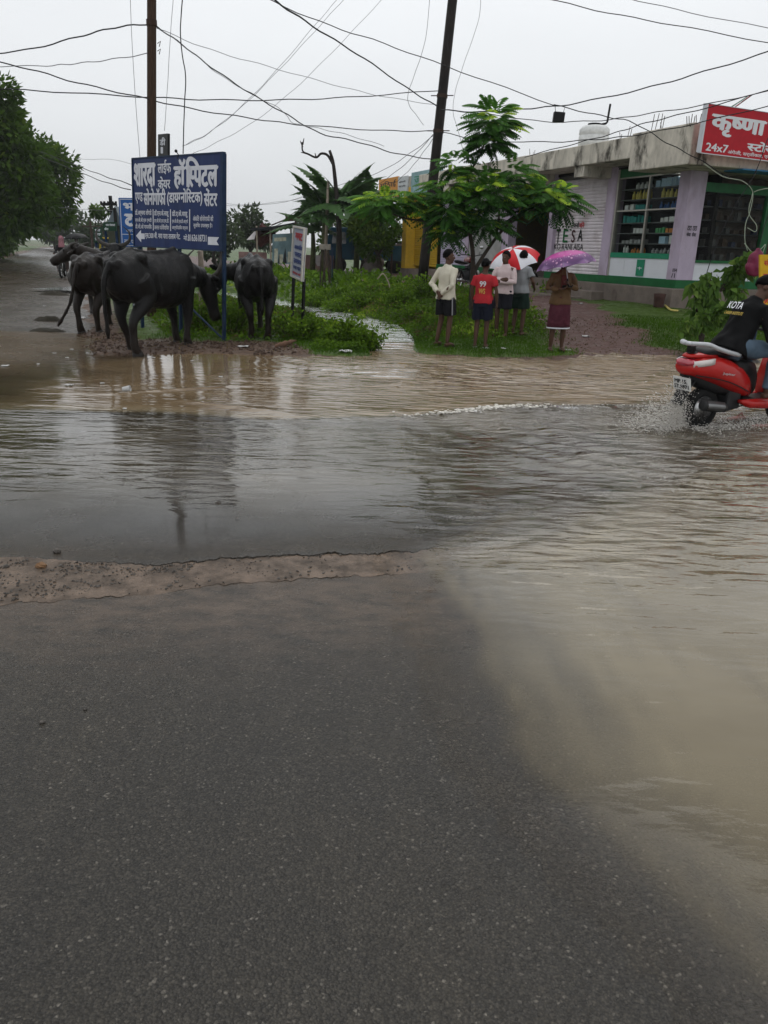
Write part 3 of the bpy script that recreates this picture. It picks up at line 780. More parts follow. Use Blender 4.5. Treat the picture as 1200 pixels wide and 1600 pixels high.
# goods on the shelves
PK = {k: M('pack_' + k, c_, 0.4, var=0.15, vs=20) for k, c_ in dict(white=(0.6, 0.6, 0.58), blue=(0.05, 0.12, 0.3), pale_blue=(0.35, 0.5, 0.62), teal=(0.03, 0.22, 0.2), yellow=(0.5, 0.42, 0.1), orange=(0.5, 0.2, 0.05), grey=(0.3, 0.3, 0.3), green=(0.08, 0.3, 0.12)).items()}
PKD = [M('shaded_pack_%d' % i, c_, 0.5, var=0.3, vs=20) for i, c_ in enumerate(((.06, .06, .06), (.02, .03, .07), (.09, .085, .08), (.06, .035, .02)))]  # packet colours darkened so the side bay's shade sits in the material
ORD = ['lowest', 'second', 'third', 'fourth', 'fifth', 'sixth', 'top']
def goods(row, x0, x1, kind, colr, n_, h, side):
    w = (x1 - x0) / n_
    first = None
    for i in range(n_):
        x = x1 - w * (i + 0.5); hh = h
        if first is None:
            q = MB()
            if kind == 'carton': q.box((0, 0, hh / 2), (w * 0.82, 0.10, hh))
            else: q.lathe([(w * 0.30, 0), (w * 0.34, hh * 0.1), (w * 0.34, hh * 0.62), (w * 0.16, hh * 0.76), (w * 0.16, hh)], n=10)
            o = q.build(kind, PK[colr], None, smooth=(kind == 'bottle'), bevel=0.003 if kind == 'carton' else 0)
            first = o
        else: o = first.copy(); COL.objects.link(o)
        p = BF @ V((x, -0.22 - 0.03 * rnd.random(), SHZ[row])); o.location = p; o.rotation_euler = (0, 0, BRZ + rnd.uniform(-0.25, 0.25)); o.scale = (rnd.uniform(.85, 1.05), rnd.uniform(.8, 1.1), rnd.uniform(.72, 1.08))
        tag(o, '%s %s in a row, %s shelf, %s half of chemist window' % (colr.replace('_', ' '), 'medicine carton' if kind == 'carton' else 'bottle', ORD[row], side), kind, '%s %ss on the %s shelf, %s half' % (colr.replace('_', ' '), kind, ORD[row], side))
L0, L1, R0, R1 = 1.52, 2.55, 0.44, 1.40
for g in ((6, L0, 2.2, 'bottle', 'white', 4, 0.17, 'left'), (6, R0, R1, 'carton', 'pale_blue', 5, 0.2, 'right'), (5, L0, 2.3, 'bottle', 'yellow', 6, 0.22, 'left'), (5, 0.6, 1.2, 'bottle', 'yellow', 4, 0.22, 'right'),
          (4, L0, 2.1, 'carton', 'teal', 3, 0.14, 'left'), (4, 2.12, 2.5, 'carton', 'white', 2, 0.15, 'left'), (4, R0, 1.2, 'bottle', 'blue', 6, 0.16, 'right'), (3, L0, 2.5, 'carton', 'teal', 7, 0.17, 'left'),
          (3, R0, 1.1, 'carton', 'white', 4, 0.13, 'right'), (2, L0, 2.05, 'carton', 'white', 4, 0.12, 'left'), (2, 0.85, 1.2, 'carton', 'green', 3, 0.12, 'right'), (2, 0.5, 0.84, 'carton', 'orange', 3, 0.12, 'right'),
          (1, L0, 2.45, 'carton', 'grey', 6, 0.09, 'left'), (1, 0.75, 1.05, 'carton', 'pale_blue', 1, 0.2, 'right'), (1, 0.45, 0.7, 'carton', 'white', 1, 0.22, 'right'), (0, L0, 2.1, 'bottle', 'orange', 5, 0.12, 'left'), (0, 2.15, 2.4, 'bottle', 'white', 2, 0.18, 'left'), (0, R0, 1.3, 'bottle', 'grey', 6, 0.13, 'right')):
    goods(*g)
# right-hand face of the corner: dark counter, green frame
rw = bpart('side_window', GREEN, lambda q: (bbox(q, 0.03, 0.12, -2.72, -2.42, ZG, ZS0 - 0.25), bbox(q, 0.03, 0.13, -5.6, -0.49, ZS0 - 0.42, ZS0 - 0.22), bbox(q, 0.0, 0.3, -5.6, -0.5, zcnt - 0.06, zcnt + 0.0), bbox(q, 0.02, 0.14, -5.6, -0.49, ZB, ZG)))
bpart('side_pane', GLASS, lambda q: q.quad((0.09, -0.5, zcnt + 0.001), (0.09, -2.41, zcnt + 0.001), (0.09, -2.41, ZS0 - 0.43), (0.09, -0.5, ZS0 - 0.43)), rw, fix=False)
bpart('side_counter', WPAN, lambda q: bbox(q, 0.05, 0.12, -5.6, -0.495, ZG, zcnt - 0.062))
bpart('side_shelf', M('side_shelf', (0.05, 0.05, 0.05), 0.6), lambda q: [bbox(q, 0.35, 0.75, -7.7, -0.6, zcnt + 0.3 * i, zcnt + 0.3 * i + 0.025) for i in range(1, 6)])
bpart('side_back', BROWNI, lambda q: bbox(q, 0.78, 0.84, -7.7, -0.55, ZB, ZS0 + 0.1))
bpart('awning_strip', M('blue_sheet', (0.05, 0.22, 0.42), 0.5), lambda q: bbox(q, -OV - 0.06, -OV + 0.5, -7.9, -0.55, ZS0 - 0.03, ZS0 - 0.004))
for r_ in range(5):
    for k in range(16):
        q = MB(); h = rnd.uniform(0.09, 0.2); q.box((0, 0, h / 2), (0.12, rnd.uniform(0.07, 0.14), h)); o = q.build('packet', PKD[rnd.choice((0, 1, 2, 3))], None)
        o.location = BF @ V((0.5, -0.75 - 0.3 * k - rnd.uniform(0, 0.1), zcnt + 0.3 * r_ + (0.026 if r_ else 0.004))); o.rotation_euler = (0, 0, BRZ)
        tag(o, 'small packet on the dim shelves behind the dark side counter of the corner shop', 'packet', 'packets on the dim side shelves')
# small stencilled marks on the pillar
pn = Panel(BF @ V((0, 0, 0)), BF.to_3x3() @ V((0, -0.49, 0)), V((0, 0, 1)))
q = MB(); zq = fac(1062, 355)[1] if False else at(1068, 362, 19.1).z
for i in range(2):
    for j in range(2): pn.text(q, 'टाटा' if j else 'सेवा', 0.22 + 0.32 * i, zq + 0.13 * j - 0.1, 0.26, 0.10, 0.03)
q.build('lettering', BLK, shop)
q = MB(); pf = BP(0.36, ZG, 0.0, ZS0, 0.0); pf.text(q, '094', 0.55, 0.075, 0.42, 0.035, 0.01); q.build('lettering', BLK, shop); q = MB(); pf.text(q, '/1', 0.5, 0.02, 0.35, 0.045, 0.01); q.build('lettering', BLK, shop)
# yellow shop at the far end, hoardings on its parapet
bpart('yellow_pillar', YEL, lambda q: (bbox(q, 15.75, 16.2, -0.3, 0.35, ZB - 0.05, ZS0 + 0.1), bbox(q, 13.45, 16.3, -7.9, 0.3, ZS0 + 0.1, ZS0 + 0.5)), bevel=0.01)
bpart('yellow_wall', YEL, lambda q: bbox(q, 16.0, 16.3, -7.8, -0.31, ZB - 0.05, ZS0 + 0.099))
q = MB(); slats(q, 13.5, 15.75, ZB + 0.06, ZS0 + 0.1, -0.05); o = q.build('shutter', SHUTY, shop, world=False, fix=False); o['label'] = 'yellow rolling shutter'
bpart('parapet', CONC, lambda q: bbox(q, 10.5, 16.3, -0.2, 0.28, ZS0 + 0.501, ZS0 + 0.9))
def hoarding(px0, px1, pyt, pyb, off, mat, label, lines, group='hoardings on the far end of the shop roof'):
    (s0, zt), (s1, zb_) = fac(px0, pyt, off), fac(px1, pyb, off)
    t = thing('hoarding', label, 'hoarding', BF @ V(((s0 + s1) / 2, off, zb_)), BRZ, group)
    pn = BP(s0, zb_, s1, zt, off)
    q = MB(); pn.slab(q, 0, 0, 1, 1, -0.06, 0); q.build('board', mat, t)
    q = MB(); pn.slab(q, -0.01, -0.6, 0.03, 1.0, -0.12, -0.062); pn.slab(q, 0.96, -0.6, 0.03, 1.0, -0.12, -0.062); q.build('support', STEEL, t)
    for mat2, items in lines:
        q = MB()
        for (bd, u, v, w, h) in items: pn.text(q, bd, u, v, w, h, 0.02)
        q.build('lettering', mat2, t)
hoarding(592, 621, 281, 307, 0.35, M('hoard_orange', (0.62, 0.27, 0.05), 0.5), 'orange hoarding with dark lettering on the roof of the yellow shop', [(BLK, [('मिठाई', 0.08, 0.5, 0.84, 0.36), ('भंडार', 0.3, 0.1, 0.4, 0.25)])])
hoarding(622, 636, 277, 300, 0.36, M('hoard_white', (0.55, 0.57, 0.58), 0.5), 'narrow white hoarding between the orange and the teal hoardings', [(BLK, [('स्टेशनरी', 0.1, 0.6, 0.7, 0.14), ('फोटो कॉपी', 0.1, 0.35, 0.7, 0.12)])])
hoarding(643, 689, 270, 297, 0.37, M('hoard_teal', (0.23, 0.36, 0.38), 0.5, var=0.3, vs=3), 'faded blue-green hoarding on the shop roof behind the black pole', [(TEALG, [('जनरल', 0.1, 0.45, 0.8, 0.35)])])
# red shop board standing on the roof edge
rt = thing('shop_signboard', 'red chemist signboard with white Hindi lettering mounted on the roof edge', 'signboard', at(1095, 238, 17.45))
O_, X_, Y_ = at(1095, 238, 17.45), at(1260, 258, 18.6) - at(1095, 238, 17.45), at(1107, 162, 17.3) - at(1095, 238, 17.45)
pn = Panel(O_, X_, Y_)
q = MB(); pn.slab(q, 0, 0, 1, 1, -0.09, 0); q.build('board', REDP, rt)
q = MB(); pn.slab(q, -0.012, -0.005, 0.012, 1.01, -0.1, 0.012); pn.slab(q, 0, -0.02, 1.0, 0.018, -0.1, 0.01); pn.slab(q, 0, 1.0, 1.0, 0.012, -0.1, 0.01); q.build('frame', WPAN, rt)
q = MB(); pn.text(q, 'कृष~णा', 0.045, 0.38, 0.50, 0.44, 0.045); pn.text(q, 'स~टोर', 0.40, 0.155, 0.24, 0.22, 0.04); pn.text(q, '24x7', 0.035, 0.05, 0.2, 0.17, 0.025); pn.text(q, 'अंगेजी, सर्जीकल, एवं आयुर्वेदिक', 0.235, 0.02, 0.62, 0.11, 0.02)
pn.text(q, 'मेडिकल', 0.60, 0.38, 0.36, 0.44, 0.045)
q.build('lettering', WHITE, rt)
for u in (0.1, 0.5, 0.9):
    q = MB(); q.tube([pn.p(u, 0.1, -0.1), pn.p(u, 0.1, -0.1) + V((0.15, 0.7, -0.05))], 0.02, 6); q.build('bracket', STEEL, rt)
# little flag behind it
p0 = at(1148, 168, 18.6); ft = thing('flag', 'small red, white and green flag leaning above the red signboard', 'flag', p0)
q = MB(); q.tube([p0 + V((-0.05, 0, -0.5)), p0, at(1176, 148, 18.7)], 0.008, 6); q.build('flagpole', STEEL, ft)
for k, (mt, nm) in enumerate(((M('flag_red', (0.5, 0.05, 0.04), 0.7), 'stripe'), (WHITE, 'stripe'), (GREEN, 'stripe'))):
    a, b_ = at(1174, 149, 18.7), at(1152, 166, 18.62); d0 = V((-0.03, 0.02, -0.012)) ; q = MB()
    for i in range(6):
        t = i / 5; p = a.lerp(b_, t); w = 0.05 + 0.05 * t
        for e in (0, 1): q.v.append(p + V((-1, 0.2, -0.15)) * (w * (k + e) * 0.5) + V((0, 0.02 * math.sin(5 * t + k), 0)))
    q.f = [(2 * i, 2 * i + 1, 2 * i + 3, 2 * i + 2) for i in range(5)]; q.build(nm, mt, ft)
# water tank on the roof, with its pipe
tk = at(928, 214, 24.0); tk.z = ZS1 - 0.05
t = thing('water_tank', 'round white plastic water tank on the shop roof', 'water tank', tk)
q = MB(); hgt = at(928, 196, 24).z - tk.z
q.lathe([(0.40, 0), (0.42, 0.02), (0.42, hgt * 0.3), (0.395, hgt * 0.33), (0.42, hgt * 0.36), (0.42, hgt * 0.65), (0.395, hgt * 0.68), (0.42, hgt * 0.71), (0.42, hgt * 0.86), (0.34, hgt * 0.97), (0.2, hgt), (0.001, hgt)], tk, 24); q.build('tank_body', M('tank_white', (0.6, 0.61, 0.6), 0.5), t, smooth=True)
q = MB(); q.tube([tk + V((0.05, 0, hgt)), tk + V((0.3, 0, hgt + 0.06)), tk + V((0.33, 0, hgt + 0.1)), tk + V((0.36, 0, hgt + 0.55))], 0.03, 8); q.tube([tk + V((-0.02, 0, hgt - 0.02)), tk + V((-0.02, 0, hgt + 0.05))], [0.2, 0.18], 12); q.build('lid_and_pipe', BLK, t)
# bundles of bare reinforcement bars
for px, py, Y, nb in ((1085, 190, 17.9, 7), (1027, 196, 19.6, 5), (975, 214, 21.5, 4), (830, 243, 29, 4)):
    p = at(px, py, Y); p.z = max(p.z - 0.1, ZS1 - 0.1); t = thing('reinforcement_bars', 'bare rusty bars sticking up from roof %s' % {1085: 'beside the red signboard', 1027: 'above the chemist window', 975: 'beside the water tank', 830: 'behind the tree at the far end'}[px], 'bars', p, 0, 'bare bars on the roof')
    for k in range(nb):
        q = MB(); a = p + V((rnd.uniform(-0.16, 0.16), rnd.uniform(-0.1, 0.1), 0)); q.tube([a, a + V((rnd.uniform(-0.05, 0.05), 0, rnd.uniform(0.15, 0.36)))], 0.008, 5); q.build('bar', STEEL, t)
# ================================================================ SIGNS, POLES, WIRES
NAVY = M('navy_board', (0.006, 0.022, 0.10), 0.42, var=0.25, vs=3, col2=(0.018, 0.035, 0.10), c2=(0.5, 0.75), c2s=2.5, sc_=(2, 2, .35))
BLUEB = M('blue_board', (0.015, 0.09, 0.30), 0.45, var=0.1, vs=2)
BPOST = M('blue_post', (0.012, 0.03, 0.07), 0.5, 0.2, var=0.3)
CREAM = M('sign_white', (0.55, 0.56, 0.60), 0.5, var=0.08, vs=6)
REDL = M('red_letter', (0.42, 0.03, 0.04), 0.5); BLUL = M('blue_letter', (0.04, 0.07, 0.22), 0.5)
DGREEN = M('dark_green_board', (0.012, 0.05, 0.028), 0.5, var=0.2)
WOODP = M('weathered_wood', (0.060, 0.036, 0.023), 0.85, var=0.5, vs=14, bs=0.6, bsc=40, sc_=(6, 6, 0.5))
PALEP = M('pale_post', (0.30, 0.25, 0.20), 0.8, var=0.3, vs=6)
WIREM = M('wire_black', (0.02, 0.02, 0.022), 0.6)
WIREG = M('wire_grey', (0.20, 0.20, 0.21), 0.5)
# --- big hospital board
YR, YL = 12.8, 14.4
hb = thing('hospital_board', 'large navy blue hospital signboard with white Hindi lettering and left arrow, buffaloes beneath', 'signboard', gp(349, 537))
BLc, BRc, TLc = at(210, 384, YL), at(346, 391.5, YR), at(207, 248.5, YL)
pn = Panel(BLc, BRc - BLc, TLc - BLc)
q = MB(); pn.slab(q, 0, 0, 1, 1, -0.03, 0); q.build('board', NAVY, hb)
q = MB()
for u, v, w, h in ((-0.006, -0.01, 1.012, 0.014), (-0.006, 0.998, 1.012, 0.014), (-0.008, 0.004, 0.01, 0.994), (0.985, 0.004, 0.022, 0.994)): pn.slab(q, u, v, w, h, -0.05, 0.012)
q.build('frame', BPOST, hb)
q = MB()
pn.text(q, 'शारदा', 0.015, 0.665, 0.265, 0.285, 0.055)
pn.text(q, 'लाईफ', 0.305, 0.81, 0.155, 0.16, 0.03); pn.text(q, 'केयर', 0.305, 0.655, 0.145, 0.135, 0.03)
pn.text(q, 'हॉ', 0.485, 0.645, 0.135, 0.325, 0.05); pn.text(q, 'स~पटल', 0.635, 0.66, 0.325, 0.225, 0.05); pn.text(q, 'ि', 0.612, 0.66, 0.155, 0.325, 0.045)
pn.text(q, 'एण~ड', 0.025, 0.49, 0.095, 0.13, 0.035); pn.text(q, 'सोनोगॉफी', 0.13, 0.475, 0.265, 0.19, 0.04); pn.text(q, '(डायग~नोिस~टक)', 0.41, 0.465, 0.39, 0.19, 0.035); pn.text(q, 'सेंटर', 0.815, 0.46, 0.14, 0.19, 0.04)
for i, (u, w, a, b_, c_) in enumerate(((0.02, 0.205, 'डॉ.अर्चना लोंगडे', 'एम.बी.बी.एस एमडी', 'डी.जी.ओ गायनिक'), (0.255, 0.175, 'डॉ.एल.के.साहू', 'एम.बी.बी.एस.एम.डी.', 'जनरल फिजीशियन'), (0.465, 0.18, 'डॉ.ए.के.साहू', 'एम.बी.बी.एस.डी.आर्थो', 'आर्थोपेडिक सर्जन'))):
    pn.text(q, a, u, 0.345 - 0.004 * i, w, 0.085, 0.03); pn.text(q, b_, u, 0.275 - 0.004 * i, w, 0.06, 0.02); pn.text(q, c_, u, 0.205 - 0.004 * i, w, 0.06, 0.02)
    pn.rect(q, u + w + 0.013, 0.19, 0.010, 0.24)
pn.text(q, 'अंकित सोनोगाफी की', 0.70, 0.305, 0.215, 0.065, 0.02); pn.text(q, 'सुविधा उपलब्ध है।', 0.705, 0.225, 0.2, 0.065, 0.02)
pn.text(q, 'एस.300 बी. नया पारा तालाब गेट.', 0.14, 0.085, 0.42, 0.09, 0.03); pn.text(q, 'मो.', 0.595, 0.09, 0.05, 0.07, 0.015); pn.text(q, '8163618731', 0.645, 0.085, 0.20, 0.075, 0.03)
q.build('lettering', CREAM, hb)
q = MB(); pn.poly(q, [(0.025, 0.12), (0.09, 0.19), (0.09, 0.15), (0.135, 0.15), (0.135, 0.085), (0.09, 0.085), (0.09, 0.045)]); q.build('arrow', CREAM, hb)
q = MB(); pn.poly(q, [(0.86, 0.055), (0.975, 0.055), (0.95, 0.095), (0.975, 0.14), (0.86, 0.14)]); q.build('arrow_tail', CREAM, hb)
def post(u, par, pn, mat, off=-0.06, sq=0.05, gz=0.0):
    a = pn.p(u, 1.0, off); b_ = V((a.x + (pn.p(u, 0, off).x - a.x) * 1.6, a.y, gz - 0.1)); q = MB()
    q.tube([b_, a], sq * 0.7, 4, flat=1.0); return q.build('post', mat, par)
for u in (0.985, 0.5, 0.02): post(u, hb, pn, BPOST)
q = MB(); q.tube([pn.p(0.6, -0.66, -0.1), pn.p(1.0, -1.0, -0.1)], 0.018, 6); q.build('brace', BPOST, hb)
# --- second blue board behind it
b2 = thing('blue_board', 'bright blue signboard with white Hindi letters half hidden behind the navy hospital board', 'signboard', gp(240, 500))
BLc, BRc, TLc = at(189, 385, 16.9), at(287, 389, 16.2), at(185, 309, 16.9)
pn = Panel(BLc, BRc - BLc, TLc - BLc)
q = MB(); pn.slab(q, 0, 0, 1, 1, -0.03, 0); q.build('board', BLUEB, b2)
q = MB()
for u, v, w, h in ((0.02, 0.02, 0.96, 0.012), (0.02, 0.965, 0.96, 0.012), (0.02, 0.02, 0.01, 0.95), (0.97, 0.02, 0.01, 0.95), (0.02, 0.25, 0.96, 0.012)): pn.rect(q, u, v, w, h)
pn.text(q, 'भारत', 0.07, 0.74, 0.5, 0.16, 0.04); pn.text(q, 'ट', 0.08, 0.42, 0.16, 0.26, 0.08); pn.text(q, 'टीम', 0.28, 0.42, 0.4, 0.26, 0.05); pn.text(q, 'आपका सवागत करता है', 0.1, 0.29, 0.7, 0.09, 0.02); pn.text(q, 'नया पारा तालाब के पास वाली गली', 0.06, 0.06, 0.86, 0.12, 0.02)
q.build('lettering', CREAM, b2)
for u in (0.12, 0.9): post(u, b2, pn, BPOST)
# --- tall narrow black board above, on its own pole
p0 = gp(262, 470); nb = thing('narrow_board', 'tall narrow black signboard with white characters rising behind the hospital board', 'signboard', p0)
Yn = 17.5
pn = Panel(at(247, 262, Yn + 0.5), at(262, 262, Yn) - at(247, 262, Yn + 0.5), at(247, 214, Yn + 0.5) - at(247, 262, Yn + 0.5) + V((0, 0, 0.05)))
q = MB(); pn.slab(q, 0, -0.5, 1, 1.5, -0.05, 0); q.build('board', BLK, nb)
q = MB(); pn.text(q, 'गी', 0.2, 0.0, 0.6, 0.3, 0.06); pn.text(q, '1', 0.3, 0.42, 0.25, 0.2, 0.05); pn.text(q, 'डी', 0.2, 0.66, 0.6, 0.24, 0.04); q.build('lettering', CREAM, nb)
q = MB(); a = pn.p(0.5, -0.4, -0.06); q.tube([V((a.x, a.y, -0.1)), a], 0.05, 8); q.build('pole', BPOST, nb)
# --- small white notice board on two black legs
sb = thing('notice_board', 'small white notice board with red and blue lines on two black legs among weeds', 'signboard', gp(466, 531))
BLc, BRc, TLc = at(454.5, 431.5, 14.7), at(472.5, 440, 13.8), at(459, 352.5, 14.7)
pn = Panel(BLc, BRc - BLc, TLc - BLc)
q = MB(); pn.slab(q, 0, 0, 1, 1, -0.02, 0); q.build('board', M('notice_grey', (0.34, 0.36, 0.42), 0.5, var=0.1), sb)
q = MB()
for u, v, w, h in ((0, 0, 1, 0.035), (0, 0.965, 1, 0.035), (0, 0.036, 0.09, 0.928), (0.9, 0.036, 0.1, 0.928)): pn.slab(q, u, v, w, h, -0.03, 0.02)
q.build('frame', M('notice_frame', (0.55, 0.52, 0.46), 0.5), sb)
q = MB(); pn.text(q, 'गगट', 0.2, 0.74, 0.62, 0.14, 0.06); pn.text(q, 'संपर्क करें', 0.14, 0.06, 0.72, 0.075, 0.06); q.build('lettering', REDL, sb)
q = MB(); pn.text(q, 'आवासीय', 0.18, 0.56, 0.66, 0.11, 0.05); pn.text(q, 'पलाट', 0.22, 0.42, 0.6, 0.09, 0.05); pn.text(q, 'उपलबध', 0.18, 0.29, 0.66, 0.09, 0.05); pn.text(q, 'नया पारा', 0.16, 0.17, 0.7, 0.07, 0.05); q.build('lettering', BLUL, sb)
for (px, py, u) in ((452, 502, 0.05), (465, 531, 0.95)):
    a = pn.p(u, 0.05, -0.04); b_ = V((a.x - 0.05, a.y, -0.1)); q = MB(); q.tube([b_, a], 0.03, 4); q.build('leg', BLK, sb)
# --- pale wooden post, short posts and bamboo under the board
def stake(name, label, a, b_, r, mat, cat='post'):
    q = MB(); n_ = 7; a, b_ = V(a), V(b_); pts = [a.lerp(b_, i / n_) + V((rnd.uniform(-1, 1), 0, 0)) * r * 0.25 for i in range(n_ + 1)]
    q.tube(pts, [r * (1 - 0.15 * i / n_) for i in range(n_ + 1)], 8)
    return tag(q.build(name, mat, smooth=True), label, cat)
Yp = 14.2
stake('wooden_post', 'pale squared post standing behind the grazing buffalo\'s horns', gp(316, 520) - V((0, 0, 0.1)), at(313, 392, Yp), 0.055, PALEP)
stake('wooden_post', 'short white painted post stub under the left end of the hospital board', at(212, 500, 15.5), at(212, 388, 15.5), 0.04, WHITE)
# --- utility poles
def upole(name, label, px, py, Y, px2, py2, r, mat, gz, group=None):
    a = at(px, py, Y); b_ = at(px2, py2, Y); d = (b_ - a).normalized(); base = a + d * ((gz - 0.3 - a.z) / d.z); top = a + d * ((9.0 - a.z) / d.z)
    t = thing(name, label, 'utility pole', V((base.x, base.y, gz)), 0, group)
    q = MB(); q.tube([base.lerp(top, i / 8) for i in range(9)], [r * (1.08 - 0.2 * i / 8) for i in range(9)], 14); q.build('pole', mat, t, smooth=True)
    return t, a, d
tW, aW, dW = upole('utility_pole', 'tall weathered brown wooden pole behind the hospital board', 237, 240, 16.4, 237, 20, 0.088, WOODP, 0.0)
tB, aB, dB = upole('utility_pole', 'tall dark steel pole leaning beside the leafy tree, bundles of cable fixed to it', 664, 400, 21.5, 705, 20, 0.125, M('dark_pole', (0.022, 0.017, 0.015), 0.5, 0.3, var=0.5, vs=3), 0.55)
for z in (at(690, 150, 21.5).z, at(683, 205, 21.5).z):
    p = aB + dB * ((z - aB.z) / dB.z); q = MB(); q.tube([p - dB * 0.04, p + dB * 0.04], 0.135, 14); q.tube([p + V((-0.28, 0, 0)), p + V((0.28, 0, 0.02))], 0.012, 6); q.build('cable_clamp', STEEL, tB)
p = aW + dW * ((at(237, 36, 16.4).z - aW.z) / dW.z)
q = MB(); q.tube([p - V((0, 0, 0.05)), p + V((0, 0, 0.05))], 0.1, 12); q.build('cable_clamp', STEEL, tW)
for py in (68, 80):
    p = at(246, py, 16.4); q = MB(); q.tube([p, p + V((0.06, 0, 0.04)), p + V((0.03, 0, -0.05))], 0.008, 5); q.build('insulator', STEEL, tW)
